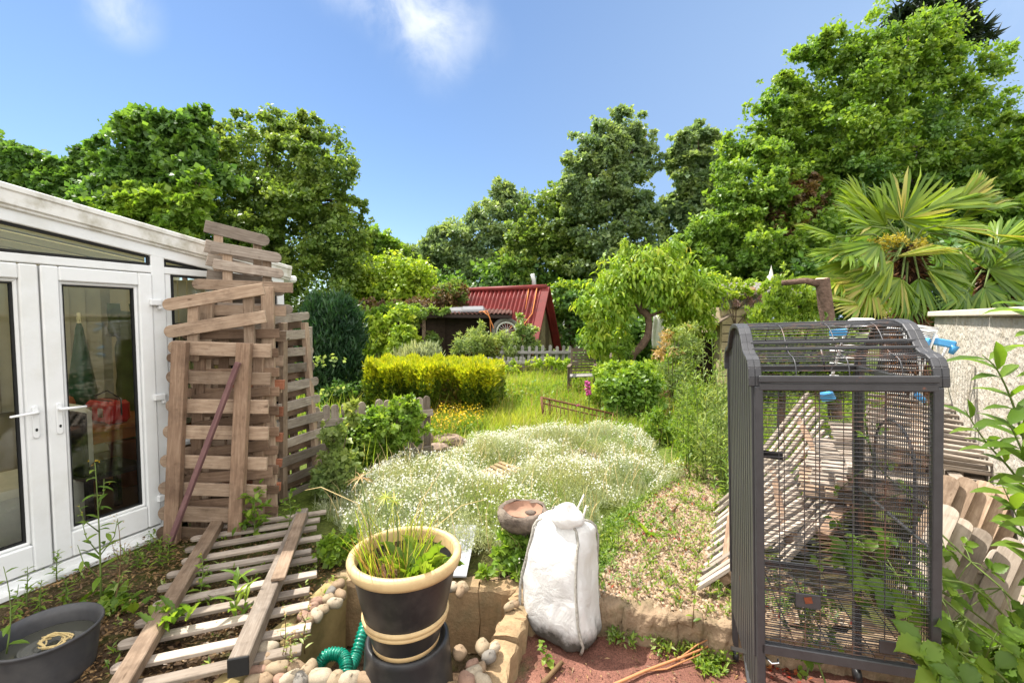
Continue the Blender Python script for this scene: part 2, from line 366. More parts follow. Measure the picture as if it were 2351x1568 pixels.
# ------------------------------------------------------------------ colours and surfaces of the setting
def mk_ground():
    s = NT('soil'); p = s.pos()
    n1 = s.noise(p, 2.2, 6, .6); n2 = s.noise(p, 26, 6, .7); n3 = s.noise(p, .35, 3)
    c = s.ramp(n2, [(.25, (.02, .013, .008)), (.45, (.06, .038, .024)), (.62, (.12, .08, .05)), (.8, (.22, .16, .1))])
    g = s.ramp(s.noise(p, 40, 5, .7), [(.3, (.035, .05, .012)), (.6, (.12, .16, .03)), (.8, (.2, .22, .05))])
    y = s.N('ShaderNodeSeparateXYZ'); s.L(p, y.inputs[0])
    far = s.rng(s.math('ADD', y.outputs[1], s.math('MULTIPLY', n3, 2.0)), 3.6, 5.0)
    moss = s.math('MULTIPLY', s.rng(n1, .52, .62), .55)
    c = s.mix(s.math('MAXIMUM', far, moss), c, g)
    s.bsdf(c, .95, .1, nrm=s.bump(n2, .9, .02)); MATS['soil'] = s.m
    s = NT('gravel'); p = s.pos()
    v = s.N('ShaderNodeTexVoronoi'); v.inputs['Scale'].default_value = 70; s.L(p, v.inputs['Vector'])
    c = s.ramp(s.N('ShaderNodeSeparateColor').outputs[0] if False else v.outputs['Distance'], [(0, (.26, .18, .11)), (.5, (.17, .11, .065)), (.9, (.05, .03, .02))])
    hs = s.mix(.75, c, s.mix(1.0, c, v.outputs['Color'], 'MULTIPLY')); c = s.mix(.35, hs, c)
    c = s.mix(s.rng(s.noise(p, 2.6, 5), .5, .66, 0, .7), c, (.13, .11, .04))
    s.bsdf(c, .9, .15, nrm=s.bump(v.outputs['Distance'], -.8, .012)); MATS['gravel'] = s.m
    s = NT('red_paving'); p = s.pos()
    n = s.noise(p, 3, 7, .7); f = s.noise(p, 120, 3, .8)
    c = s.ramp(n, [(.28, (.05, .026, .02)), (.45, (.12, .052, .038)), (.6, (.18, .083, .06)), (.75, (.23, .16, .115))])
    c = s.mix(.8, c, s.mix(1.0, c, s.ramp(f, [(.3, (.2, .18, .17)), (.62, (1.7, 1.65, 1.6))]), 'MULTIPLY'))
    c = s.mix(s.rng(s.noise(p, 1.6, 6, .65), .54, .64, 0, .8), c, (.07, .075, .03))
    s.bsdf(c, .85, .25, nrm=s.bump(s.math('ADD', f, n), .6, .006)); MATS['red_paving'] = s.m
mk_ground()
wood('grey_wood', (.13, .1, .08), (.27, .225, .185), (.42, .375, .325))
wood('bleached_wood', (.2, .16, .125), (.35, .295, .245), (.48, .42, .36), var=.4)
wood('red_wood', (.2, .07, .04), (.32, .13, .075), (.45, .22, .14), var=.4)
wood('warm_wood', (.16, .105, .07), (.31, .225, .16), (.47, .37, .28), var=.6)
wood('brown_wood', (.12, .075, .05), (.235, .155, .105), (.36, .26, .185), var=.45)
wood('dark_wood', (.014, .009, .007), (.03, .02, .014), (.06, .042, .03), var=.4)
wood('dull_grey_wood', (.12, .115, .105), (.26, .25, .24), (.40, .39, .37), var=.35)
wood('cream_boards', (.3, .24, .14), (.45, .37, .23), (.55, .47, .32), var=.25)
plain('white_plastic', (.75, .76, .76), .32, .45, var=.04, dirt=(.5, .48, .4), dirt_amt=.3, dscale=2.6)
plain('roof_edge', (.72, .71, .68), .5, .3, var=.1, dirt=(.34, .31, .22), dirt_amt=.85, dscale=5)
plain('rubber', (.02, .02, .02), .7, .2)
plain('pebbledash', (.2, .14, .09), .95, .1, var=.5, scale=60, bump=1, bscale=90, bdist=.01)
plain('cream_paint', (.6, .54, .4), .8, .2)
plain('blind', (.72, .66, .47), .8, .1, var=.06)
plain('lace', (.7, .68, .6), .9, .1, var=.08)
plain('floor_tile', (.12, .07, .045), .5, .4)
def mk_glass():
    s = NT('glass'); t = s.N('ShaderNodeBsdfTransparent'); t.inputs[0].default_value = (.93, .95, .93, 1)
    g = s.N('ShaderNodeBsdfGlossy'); g.inputs['Roughness'].default_value = .02; g.inputs[0].default_value = (.95, .97, 1, 1)
    f = s.N('ShaderNodeFresnel'); f.inputs[0].default_value = 1.45
    m = s.N('ShaderNodeMixShader'); s.L(s.math('MULTIPLY', f.outputs[0], .9), m.inputs[0]); s.L(t.outputs[0], m.inputs[1]); s.L(g.outputs[0], m.inputs[2]); s.L(m.outputs[0], s.out.inputs[0]); MATS['glass'] = s.m
    s = NT('poly_roof'); t = s.N('ShaderNodeBsdfTransparent'); t.inputs[0].default_value = (.25, .24, .18, 1)
    g = s.N('ShaderNodeBsdfTranslucent'); g.inputs[0].default_value = (.42, .39, .27, 1)
    m = s.N('ShaderNodeMixShader'); m.inputs[0].default_value = .7; s.L(t.outputs[0], m.inputs[1]); s.L(g.outputs[0], m.inputs[2]); s.L(m.outputs[0], s.out.inputs[0]); MATS['poly_roof'] = s.m
mk_glass()

# ------------------------------------------------------------------ ground sheets
PIT = [V(-1.06, 2.86, 0), V(.02, 2.76, 0), V(-.19, 2.08, 0), V(-1.30, 2.02, 0)]
def inside(p, poly):
    c = False; n = len(poly)
    for i in range(n):
        a, b = poly[i], poly[i - 1]
        if (a[1] > p[1]) != (b[1] > p[1]) and p[0] < (b[0] - a[0]) * (p[1] - a[1]) / (b[1] - a[1]) + a[0]: c = not c
    return c
KERB = [on(1200, 1380), on(1385, 1388), on(1480, 1398), on(1580, 1420), on(1690, 1442), V(1.9, 2.3, 0), V(3.2, 1.95, 0)]
PATIO = [(p.x, p.y) for p in KERB] + [(3.6, -1.5), (-.6, -1.5), (-.22, 2.0)]
def build_ground():
    xs = np.concatenate([[-80, -40, -20, -12, -8, -6], np.arange(-5, 5.01, .07), [6, 8, 12, 20, 40, 80]])
    ys = np.concatenate([[-30, -10, -5, -2], np.arange(0, 9, .07), np.arange(9, 20, .5), [22, 26, 32, 45, 70, 110]])
    pc_ = sum((p for p in PIT), V(0, 0, 0)) / 4; pit = [(pc_.x + (p.x - pc_.x) * 1.12, pc_.y + (p.y - pc_.y) * 1.16) for p in PIT]
    vs = []
    for y in ys:
        for x in xs:
            z = 0.02 * math.sin(x * 2.1 + y) * math.cos(y * 1.7) + random.uniform(-.006, .006)
            if abs(x) > 5 or y > 9: z = .03 * math.sin(x * .7) * math.cos(y * .5)
            if y < 9 and inside((x, y), pit): z = -.42
            if y < 3.2 and inside((x, y), PATIO): z = -.3
            vs.append((x, y, z - .02))
    nx = len(xs); b = MB()
    fs = [[j * nx + i, j * nx + i + 1, (j + 1) * nx + i + 1, (j + 1) * nx + i] for j in range(len(ys) - 1) for i in range(nx - 1)]
    b.add(vs, fs, None, .5, 0, True)
    tag(b.build('ground', 'soil'), None, None, None, 'structure')
build_ground()
b = MB()
b.add([(x, y, -.15 + .004 * math.sin(x * 9 + y * 7)) for x, y in PATIO], [list(range(len(PATIO)))[::-1]], None, .5)
tag(b.build('patio', 'red_paving'), None, None, None, 'structure')
GRAVEL = [on(1395, 1385), on(1480, 1396), on(1585, 1418), on(1690, 1440), V(1.9, 2.4, 0), on(1690, 1240), on(1650, 1130), on(1640, 1080), on(1590, 1060), on(1545, 1080), on(1540, 1110), on(1490, 1150), on(1440, 1190), on(1410, 1250), on(1390, 1310), on(1330, 1370)]
b = MB()
b.add([(p.x, p.y, .026) for p in GRAVEL], [list(range(len(GRAVEL)))], None, .5)
tag(b.build('gravel_path', 'gravel'), None, None, None, 'structure')

# ------------------------------------------------------------------ conservatory
W0 = Vector((-2.80, 3.63, 0)); WD = Vector((.389, .921, 0)).normalized(); WI = Vector((-WD.y, WD.x, 0))
def wp(s, h, i=0.0): return W0 + WD * s + WI * i + Vector((0, 0, h))
def wtop(s): return 2.375 - .14 * s
UP = (0, 0, 1)
cons = thing('conservatory', 'white framed lean-to conservatory with glazed doors and sloping roof edge', 'conservatory', tuple(wp(0, 0)))
def wbar(b, s0, h0, s1, h1, i, w, t, **k):      # member lying in the wall plane, w wide in the plane, t deep
    p0, p1 = wp(s0, h0, i), wp(s1, h1, i); d = (p1 - p0).normalized(); return b.bar(p0, p1, w, t, tuple(WI), **k)
b = MB()
SN, SF = -3.2, 1.13
wbar(b, -.028, .0, -.028, wtop(-.03) - .12, 0, .095, .09)          # mullion right of the doors
wbar(b, SF - .04, .0, SF - .04, wtop(SF) - .12, 0, .08, .0905)
wbar(b, -1.46, .0, -1.46, wtop(-1.46) - .12, 0, .08, .0905)
wbar(b, SN, wtop(SN) - .16, SF, wtop(SF) - .16, -.004, .09, .084)    # raking head
wbar(b, -1.5, 2.075, SF, 2.075, -.002, .055, .082)                    # transom
wbar(b, -1.5, .035, -.01, .035, -.0, .05, .1)                       # threshold
wbar(b, .02, .70, SF, .70, -.0, .05, .081)
wbar(b, .02, 1.62, SF, 1.62, -.0, .05, .078)
wbar(b, .60, .72, .60, 2.05, .001, .06, .076)
wbar(b, .045, .72, .045, 2.05, .0015, .045, .075)
b.build('frame', 'white_plastic', cons, bevel=.006)
b = MB(); wbar(b, -.01, .68, SF + .03, .68, -.07, .03, .09); wbar(b, -1.5, .0, .02, .0, -.075, .035, .1); b.build('sill', 'white_plastic', cons, bevel=.004)
b = MB(); wbar(b, .02, .33, SF, .33, .0, .64, .12); b.build('dwarf_wall', 'pebbledash', cons)
# roof edge: stepped white trims
b = MB()
wbar(b, SN, wtop(SN) - .045, SF + .07, wtop(SF + .07) - .045, -.055, .12, .05)
wbar(b, SN, wtop(SN) - .0, SF + .07, wtop(SF + .07) - .0, -.03, .04, .12)
wbar(b, SN, wtop(SN) - .112, SF + .05, wtop(SF + .05) - .112, -.035, .03, .06)
ed = b.build('roof_edge', 'roof_edge', cons, bevel=.006)
b = MB()
for i in range(7):
    a0, a1 = .05 + i * .42, .05 + (i + 1) * .42 - .012
    b.add([wp(SN, wtop(SN) - .02, a0), wp(SF + .06, wtop(SF + .06) - .02, a0), wp(SF + .06, wtop(SF + .06) - .02, a1), wp(SN, wtop(SN) - .02, a1)], [[0, 1, 2, 3]], None, .5)
b.build('roof', 'poly_roof', cons, thick=.02)
b = MB()
for i in range(8): b.bar(wp(SN, wtop(SN) - .05, .04 + i * .42), wp(SF + .05, wtop(SF + .05) - .05, .04 + i * .42), .05, .07)
b.build('rafter', 'white_plastic', cons)
b = MB()
b.bar(wp(SF + .12, wtop(SF + .1) - .1, -.06), wp(SF + .12, wtop(SF + .1) - .1, 2.95), .09, .07); b.build('gutter', 'white_plastic', cons, bevel=.02)
# far end wall: windows and blinds
b = MB()
b.bar(wp(SF, .35, .06), wp(SF, .35, 2.9), .1, .66); b.build('end_wall', 'pebbledash', cons)
b = MB()
for i in (.1, 1.0, 1.9, 2.86): b.bar(wp(SF, .68, i), wp(SF, wtop(SF) - .1, i), .07, .07)
for h in (.71, 1.62, wtop(SF) - .12): b.bar(wp(SF, h, .06), wp(SF, h, 2.9), .068, .06)
ew = b.build('window_frame', 'white_plastic', cons)
b = MB(); b.bar(wp(SF, 1.4, .08), wp(SF, 1.4, 2.86), .02, 1.3, UP); b.build('pane', 'glass', ew)
# back and house walls
b = MB(); b.bar(wp(SN, 1.1, 2.92), wp(SF + .05, 1.1, 2.92), .08, 2.3); b.build('back_wall', 'cream_paint', cons)
b = MB(); b.bar(wp(SN - .05, 1.4, -.05), wp(SN - .05, 1.4, 2.9), .1, 2.9); b.build('house_wall', 'pebbledash', cons)
b = MB(); wbar(b, SN, 1.2, -1.5, 1.2, .05, 2.2, .1); b.build('side_wall', 'white_plastic', cons)
b = MB(); b.add([wp(SN, .03, 0), wp(SF, .03, 0), wp(SF, .03, 2.9), wp(SN, .03, 2.9)], [[0, 1, 2, 3]]); b.build('floor', 'floor_tile', cons, thick=.02)
# glass of the wall: triangular transoms and side windows, door leaves
def pane(s0, s1, h0, h1a, h1b, i, par, nm='pane'):
    b = MB(); q = [wp(s0, h0, i), wp(s1, h0, i), wp(s1, h1b, i), wp(s0, h1a, i)]
    q2 = [p + WI * .02 for p in q]
    b.add(q + q2, [[0, 1, 2, 3], [7, 6, 5, 4], [0, 4, 5, 1], [1, 5, 6, 2], [2, 6, 7, 3], [3, 7, 4, 0]]); return b.build(nm, 'glass', par)
def window(s0, s1, h0, h1a, h1b):
    g = pane(s0, s1, h0, h1a, h1b, .0, cons, 'window')
    b = MB(); c = [(s0, h0), (s1, h0), (s1, h1b), (s0, h1a)]
    for k in range(4):
        a, q = c[k], c[(k + 1) % 4]; wbar(b, a[0], a[1], q[0], q[1], -.02, .018, .02)
    b.build('gasket', 'rubber', g)
window(-1.42, -.085, 2.115, wtop(-1.42) - .215, wtop(-.085) - .215)
window(.03, SF - .09, 2.115, wtop(.03) - .215, wtop(SF - .09) - .215)
window(.08, .57, .74, 1.59, 1.59); window(.63, SF - .09, .74, 1.59, 1.59)
window(.08, .57, 1.65, 2.04, 2.04); window(.63, SF - .09, 1.65, 2.04, 2.04)
def leaf(s0, s1, hinge, handle_s, flip):
    b = MB(); h0, h1 = .075, 2.04
    st = .092
    wbar(b, s0 + st / 2, h0, s0 + st / 2, h1, -.02, st, .07); wbar(b, s1 - st / 2, h0, s1 - st / 2, h1, -.02, st, .07)
    wbar(b, s0 + st, h1 - .048, s1 - st, h1 - .048, -.02, .096, .0695); wbar(b, s0 + st, h0 + .085, s1 - st, h0 + .085, -.02, .17, .0695)
    # glazing bead
    for a, q in (((s0 + st, h0 + .18), (s1 - st, h0 + .18)), ((s0 + st, h1 - .105), (s1 - st, h1 - .105)), ((s0 + st + .01, h0 + .17), (s0 + st + .01, h1 - .09)), ((s1 - st - .01, h0 + .17), (s1 - st - .01, h1 - .09))):
        wbar(b, a[0], a[1], q[0], q[1], -.012, .022, .05)
    d = b.build('door', 'white_plastic', cons, bevel=.008)
    b = MB()
    for a, q in (((s0 + st, h0 + .197), (s1 - st, h0 + .197)), ((s0 + st, h1 - .122), (s1 - st, h1 - .122)), ((s0 + st + .026, h0 + .19), (s0 + st + .026, h1 - .11)), ((s1 - st - .026, h0 + .19), (s1 - st - .026, h1 - .11))):
        wbar(b, a[0], a[1], q[0], q[1], -.008, .011, .03)
    b.build('gasket', 'rubber', d)
    pane(s0 + st, s1 - st, h0 + .16, h1 - .09, h1 - .09, -.008, d)
    b = MB(); wbar(b, handle_s, .93, handle_s, 1.14, -.062, .032, .014, rnd0=1, rnd1=1)
    b.tube([wp(handle_s, 1.1, -.06), wp(handle_s, 1.1, -.105)], .011)
    b.tube([wp(handle_s, 1.1, -.105), wp(handle_s + flip * .03, 1.1, -.11), wp(handle_s + flip * .13, 1.095, -.1)], [.012, .011, .008])
    hd = b.build('handle', 'white_plastic', d, bevel=.003)
    b = MB(); b.bar(wp(handle_s, .975, -.066), wp(handle_s, .995, -.066), .012, .01, tuple(WI), rnd0=1, rnd1=1); b.build('keyhole', 'rubber', hd)
    if hinge:
        for h in (.28, 1.08, 1.82):
            b = MB(); wbar(b, s1 - .03, h, s1 + .05, h, -.068, .05, .03); wbar(b, s1 + .045, h - .055, s1 + .045, h + .02, -.06, .03, .032)
            b.build('hinge', 'white_plastic', d, bevel=.006)
leaf(-.722, -.078, True, -.668, 1)
leaf(-1.42, -.732, False, -.785, -1)
# blinds
b = MB()
for k in range(16):
    i0 = .14 + k * .17
    b.bar(wp(SF - .1, .74, i0), wp(SF - .1, 2.12, i0), .172, .004, tuple(WD + WI * .25))
b.build('end_blind', 'blind', cons)
b = MB()
for k in range(26):
    s_ = -2.9 + k * .15
    b.bar(wp(s_, .7, 2.8), wp(s_, 2.05 , 2.8), .135, .004, tuple(WI + WD * .3))
b.build('back_blind', 'lace', cons)
b = MB()
for k in range(6):
    s_ = .12 + k * .075
    b.bar(wp(s_, .78, .16), wp(s_, 2.02, .16), .066, .003, tuple(WI))
for k in range(6):
    s_ = .66 + k * .07
    b.bar(wp(s_, .78, .16), wp(s_, 2.02, .16), .06, .003, tuple(WI))
b.build('side_blind', 'blind', cons)

# ------------------------------------------------------------------ things in the conservatory
plain('cactus_skin', (.09, .13, .03), .6, .3, var=.4, scale=9)
plain('terracotta', (.35, .13, .06), .8, .2)
plain('red_enamel', (.5, .015, .02), .2, .5)
plain('chrome', (.7, .7, .7), .15, .5, 1)
plain('black_cloth', (.012, .012, .014), .8, .2)
plain('table_wood', (.34, .12, .04), .35, .4, var=.3)
plain('green_glass', (.03, .12, .06), .3, .5)
plain('white_sheet', (.72, .7, .66), .9, .1, bump=.3, bscale=8, bdist=.03)
def ip(px, h, i):    # a point i behind the glass, seen at picture column px, at height h
    q = (px - CX) / F; B = W0 + WI * i; s = (q * B.y - B.x) / (WD.x - q * WD.y); return B + WD * s + Vector((0, 0, h))
tb = thing('table', 'wooden table with a dark cloth side behind the glass door', 'table', tuple(ip(275, .03, 1.0)))
c = ip(285, 0, 1.0)
def wbox(b, c, ls, li, h0, h1, **k): b.bar(c - WD * ls / 2 + V(0, 0, (h0 + h1) / 2), c + WD * ls / 2 + V(0, 0, (h0 + h1) / 2), li, h1 - h0, UP, **k)
b = MB(); wbox(b, c, 1.0, .7, .74, .78); b.build('tabletop', 'table_wood', tb, bevel=.006)
b = MB(); wbox(b, c, .9, .6, .64, .74); b.build('apron', 'table_wood', tb)
for sx in (-1, 1):
    for sy in (-1, 1):
        b = MB(); q = c + WD * sx * .44 + WI * sy * .29; b.tube([q + V(0, 0, .03), q + V(0, 0, .35), q + V(0, 0, .64)], [.025, .04, .035]); b.build('leg', 'table_wood', tb)
ts = thing('toaster', 'red four slot toaster on the table behind the glass door', 'toaster', tuple(ip(240, .78, .85)))
c = ip(240, 0, .85)
b = MB(); wbox(b, c, .19, .34, .785, .98); b.build('body', 'red_enamel', ts, bevel=.03)
b = MB()
for k in (-1, 1): wbox(b, c + WI * .08 * k - WD * .0, .2, .1, .83, .94)
b.build('side_plate', 'chrome', ts, bevel=.02)
b = MB()
for k in (-1, 1): wbox(b, c + WD * .04 * k, .02, .26, .975, .983)
b.build('slot', 'rubber', ts)
b = MB(); b.tube([c - WI * .2 + V(0, 0, .86), c - WI * .2 + V(0, 0, 1.0), c + V(0, 0, 1.06), c + WI * .2 + V(0, 0, 1.0)], .006); b.build('handle', 'rubber', ts)
ch = thing('chair', 'dark chair in front of the table behind the glass door', 'chair', tuple(ip(215, .03, .55)))
c = ip(222, 0, .6)
b = MB(); wbox(b, c, .42, .42, .42, .47); b.build('seat', 'black_cloth', ch, bevel=.01)
b = MB(); wbox(b, c - WD * .2, .04, .42, .47, .97); b.build('backrest', 'black_cloth', ch, bevel=.01)
for sx in (-1, 1):
    for sy in (-1, 1):
        b = MB(); q = c + WD * sx * .18 + WI * sy * .18; b.bar(q + V(0, 0, .03), q + V(0, 0, .42), .04, .04); b.build('leg', 'black_cloth', ch)
ca = thing('cactus', 'tall columnar cactus with two arms behind the right side of the door glass', 'cactus', tuple(ip(288, .03, 1.3)))
c = ip(288, 0, 1.3)
def ribbed(b, pts, r0):
    b.tube(pts, [r0 * (.85 + .22 * abs(math.sin(i * 1.7))) for i in range(len(pts))], 10)
b = MB()
ribbed(b, [c + V(.01 * math.sin(k * 1.9), 0, .5 + k * .09) for k in range(15)], .085); ribbed(b, [c + WD * (.0 + .03 * k) + V(0, 0, 1.55 + .06 * k) for k in range(5)], .05)
ribbed(b, [c + WD * (-.09 - .0 * k) + V(0, 0, 1.52 + .08 * k) for k in range(5)], .05); ribbed(b, [c + WD * .1 + V(0, 0, 1.6 + .08 * k) for k in range(4)], .055)
b.build('stem', 'cactus_skin', ca)
b = MB(); b.lathe([(0, .03), (.12, .03), (.17, .48), (.19, .48), (.19, .52), (.16, .52), (.15, .47), (0, .47)], c, 20); b.build('pot', 'terracotta', ca)
fl = thing('folded_parasol', 'folded green parasol standing behind the table in the conservatory', 'parasol', tuple(ip(182, .03, 1.5)))
c = ip(182, 0, 1.5)
b = MB(); b.lathe([(.0, .8), (.1, .82), (.11, 1.0), (.07, 1.3), (.03, 1.6), (0, 1.72)], c, 9); b.build('canopy', 'green_glass', fl)
b = MB(); b.tube([c + V(0, 0, .03), c + V(0, 0, 1.75)], .018); b.build('pole', 'chrome', fl)
b = MB(); b.lathe([(0, .03), (.2, .03), (.2, .07), (.04, .1), (0, .1)], c, 16); b.build('base', 'rubber', fl)
sf = thing('covered_armchair', 'armchair under a white dust sheet behind the left door glass', 'chair', tuple(ip(15, .03, .8)))
b = MB(); c = ip(0, 0, .9); wbox(b, c, .75, .7, .03, .46); b.build('seat', 'white_sheet', sf, bevel=.05)
b = MB(); wbox(b, c + WD * .3, .2, .7, .46, 1.0); b.build('backrest', 'white_sheet', sf, bevel=.06)
b = MB(); c = ip(60, .83, 2.4); 
fg = MB(); c = ip(150, .78, 1.15); fg.lathe([(0, 0), (.05, 0), (.06, .05), (.035, .12), (.045, .17), (.03, .22), (0, .24)], c, 14)
tag(fg.build('ornament', 'terracotta'), 'small terracotta figure on the table left of the red toaster', 'ornament')
# ------------------------------------------------------------------ picket panels
def picket_panel(name, label, O, X, Y, n, pitch, L, w=.085, t=.02, rails=(.2, .72), rail_w=.08, rail_t=.045, side=1, mat='grey_wood', rmat=None, cat='fence panel', group=None,
                 jit=.01, round1=1, round0=0, over=.06, skip=(), kinds=None):
    """n pickets of length L along Y, spaced along X; rails at fractions of L on the given side"""
    O = Vector(O); X = Vector(X).normalized(); Y = Vector(Y).normalized(); N = X.cross(Y).normalized() * side
    p = thing(name, label, cat, tuple(O), group)
    b = MB()
    for k in range(n):
        if k in skip: continue
        j = lambda a=jit: random.uniform(-a, a)
        a = O + X * (k * pitch + j()) + Y * j(.02) + N * j(.003); e = O + X * (k * pitch + j()) + Y * (L + j(.02)) + N * j(.004)
        b.bar(a, e, w * random.uniform(.88, 1.1), t, tuple(N), rnd0=round0, rnd1=round1)
    b.build('pickets', mat, p, bevel=.003)
    for f in rails:
        b = MB(); a = O + Y * L * f + N * (t / 2 + rail_t / 2 + .002)
        b.bar(a - X * over + Y * random.uniform(-.01, .01), a + X * ((n - 1) * pitch + over) + Y * random.uniform(-.01, .01), rail_w, rail_t, tuple(N)); b.build('rail', rmat or mat, p, bevel=.004)
    return p

G1 = 'picket fence panels stood on end against the conservatory'
def panel_pts(label, boards, rails, w, t, rw, rt, mat, rmat=None, group=None, front=True, rl=1, rr=0, name='picket_section', cat='fence panel', nrm=None):
    """boards and rails as pairs of points in space; rails stand proud on the viewer's side when front"""
    P = [(Vector(a), Vector(e)) for a, e in boards]; t_ = thing(name, label, cat, tuple(P[-1][0]), group)
    X = (P[0][1] - P[0][0]).normalized(); up = (P[0][0] - P[-1][0]).normalized(); N = nrm or X.cross(up)
    N = Vector(N).normalized()
    if N.y > 0 and nrm is None: N = -N
    b = MB()
    for a, e in P:
        j = V(random.uniform(-.006, .006), random.uniform(-.004, .004), random.uniform(-.006, .006)); b.bar(a + j, e - j, w * random.uniform(.9, 1.1), t, tuple(N), rnd0=rl, rnd1=rr)
    b.build('pickets', mat, t_, bevel=.003)
    for a, e in rails:
        off = N * (t / 2 + rt / 2 + .002) * (1 if front else -1); b = MB(); b.bar(Vector(a) + off, Vector(e) + off, rw, rt, tuple(N)); b.build('rail', rmat or mat, t_, bevel=.004)
    return t_
def pxp(L, Yl, Yr, lean=0.0):       # pixel pairs to points: left end at depth Yl, right end at Yr, leaning back by lean per metre of height
    out = []
    for xl, yl, xr, yr in L:
        p = at(xl, yl, Yl); q = at(xr, yr, Yr); out.append((at(xl, yl, Yl + lean * p.z), at(xr, yr, Yr + lean * q.z)))
    return out
def rpx(x0, y0, x1, y1, Y, lean=0.0): return (at(x0, y0, Y + lean * at(x0, y0, Y).z), at(x1, y1, Y + lean * at(x1, y1, Y).z))
panel_pts('front brown picket panel on end with two upright rails, nearest the conservatory door', [(388, 799, 622, 804), (383, 865, 621, 870), (381, 930, 617, 935), (377, 990, 615, 995), (370, 1058, 612, 1064), (366, 1120, 610, 1127), (364, 1176, 603, 1186), (362, 1222, 600, 1231)] and pxp([(388, 799, 622, 804), (383, 865, 621, 870), (381, 930, 617, 935), (377, 990, 615, 995), (370, 1058, 612, 1064), (366, 1120, 610, 1127), (364, 1176, 603, 1186), (362, 1222, 600, 1231)], 3.42, 3.50, .03),
    [rpx(423, 785, 403, 1240, 3.43, .03), rpx(568, 787, 547, 1232, 3.48, .03)], .105, .025, .1, .06, 'warm_wood', 'brown_wood', G1)
panel_pts('twisted picket panel above the front one, its broad top board rising to the right', pxp([(375, 701, 606, 664), (378, 763, 611, 727)], 3.5, 3.62), [rpx(440, 690, 437, 830, 3.53), rpx(566, 672, 570, 810, 3.6)], .095, .03, .075, .04, 'warm_wood', None, G1, front=False)
panel_pts('pale brown picket panel with level boards and one wide upright rail, behind the twisted panel', pxp([(442, 653, 672, 660), (448, 711, 657, 715), (443, 765, 656, 772), (440, 822, 650, 830), (438, 882, 648, 890), (436, 945, 640, 952), (436, 1010, 640, 1018), (436, 1075, 640, 1085), (436, 1140, 636, 1150)], 3.66, 3.82, .02), [rpx(618, 660, 626, 1194, 3.8, .02), rpx(480, 690, 470, 1208, 3.69, .02)], .085, .025, .095, .05, 'warm_wood', None, G1)
panel_pts('reddish picket panel wedged askew behind the front one, boards rising to the right', pxp([(383, 822, 610, 800), (440, 917, 618, 897), (440, 979, 618, 960), (446, 1041, 618, 1022), (423, 1101, 627, 1084), (423, 1162, 612, 1149)], 3.55, 3.65, .03), [rpx(455, 820, 440, 1222, 3.57, .03), rpx(590, 800, 590, 1212, 3.64, .03)], .08, .022, .08, .05, 'brown_wood', None, G1, front=False)
panel_pts('picket panel with short reddish board ends poking out right of the wide rail', pxp([(520, 880, 653, 882), (520, 942, 651, 945), (520, 998, 651, 1003), (520, 1056, 648, 1062), (510, 1110, 645, 1116)], 3.72, 3.78, .02), [rpx(530, 870, 520, 1170, 3.74, .02)], .075, .03, .07, .05, 'red_wood', None, G1, front=False, rl=0)
panel_pts('tallest grey picket panel of the stack, its boards standing above the white roof edge', pxp([(469, 519, 619, 556), (470, 563, 600, 596), (474, 596, 600, 626), (474, 633, 628, 652), (474, 690, 628, 704), (474, 750, 628, 760), (474, 810, 628, 818)], 3.78, 4.05), [rpx(502, 532, 500, 830, 3.82), rpx(592, 552, 594, 830, 4.0)], .098, .025, .065, .04, 'grey_wood', 'warm_wood', G1, front=False, rl=0, rr=1)
panel_pts('dark grey picket panel just in front of the tallest one, boards tilting down rightward', pxp([(486, 566, 645, 594), (490, 607, 651, 629), (500, 655, 655, 668), (500, 705, 672, 712)], 3.74, 3.95), [rpx(521, 578, 522, 740, 3.78), rpx(612, 596, 614, 740, 3.92)], .09, .025, .07, .04, 'grey_wood', 'warm_wood', G1, front=False, rl=0, rr=1)
FL = [(628, 733, 707, 726), (646, 771, 712, 766), (630, 811, 717, 805), (630, 850, 722, 839), (630, 896, 729, 874), (635, 938, 734, 915), (630, 983, 742, 952), (627, 1028, 747, 988), (640, 1064, 747, 1026), (632, 1112, 747, 1066), (622, 1152, 740, 1106)]
panel_pts('weathered grey picket panel on the right flank of the stack, boards running away', pxp(FL, 4.05, 4.75), [rpx(690, 740, 722, 1120, 4.62), rpx(640, 740, 640, 1150, 4.14)], .082, .024, .08, .05, 'grey_wood', 'warm_wood', G1, front=False, rl=0, rr=1)
panel_pts('brown picket panel behind the flank panel, seen through its gaps', pxp([(x0 - 6, y0 + 18, x1 - 14, y1 + 17) for x0, y0, x1, y1 in FL], 4.2, 4.8), [rpx(670, 750, 690, 1130, 4.55)], .075, .022, .08, .05, 'brown_wood', None, G1, front=False, rl=0, rr=1)
panel_pts('innermost pale picket panel of the stack, against the conservatory window', pxp([(452, 720 + 52 * k, 600, 726 + 52 * k) for k in range(9)], 3.75, 4.05), [rpx(470, 700, 466, 1160, 3.78), rpx(585, 705, 580, 1165, 4.02)], .085, .022, .08, .05, 'brown_wood', None, G1, front=False)
panel_pts('brown picket panel sandwiched in the middle of the stack, boards half hidden', pxp([(420, 770 + 44 * k, 640, 764 + 45 * k) for k in range(10)], 3.62, 3.74, .01), [rpx(512, 760, 506, 1205, 3.7, .01)], .07, .022, .08, .05, 'brown_wood', None, G1, front=False)
panel_pts('grey picket panel buried behind the brown flank panel', pxp([(x0 + 4, y0 + 8, x1 - 22, y1 + 9) for x0, y0, x1, y1 in FL], 4.3, 4.9), [rpx(700, 750, 705, 1130, 4.75)], .09, .022, .08, .05, 'grey_wood', None, G1, front=False, rl=0, rr=1)
b = MB(); b.bar(at(390, 1246, 3.27), at(547, 832, 3.41), .034, .034, V(0, 1, 0)); wood('purple_wood', (.09, .045, .05), (.15, .08, .08), (.22, .13, .12))
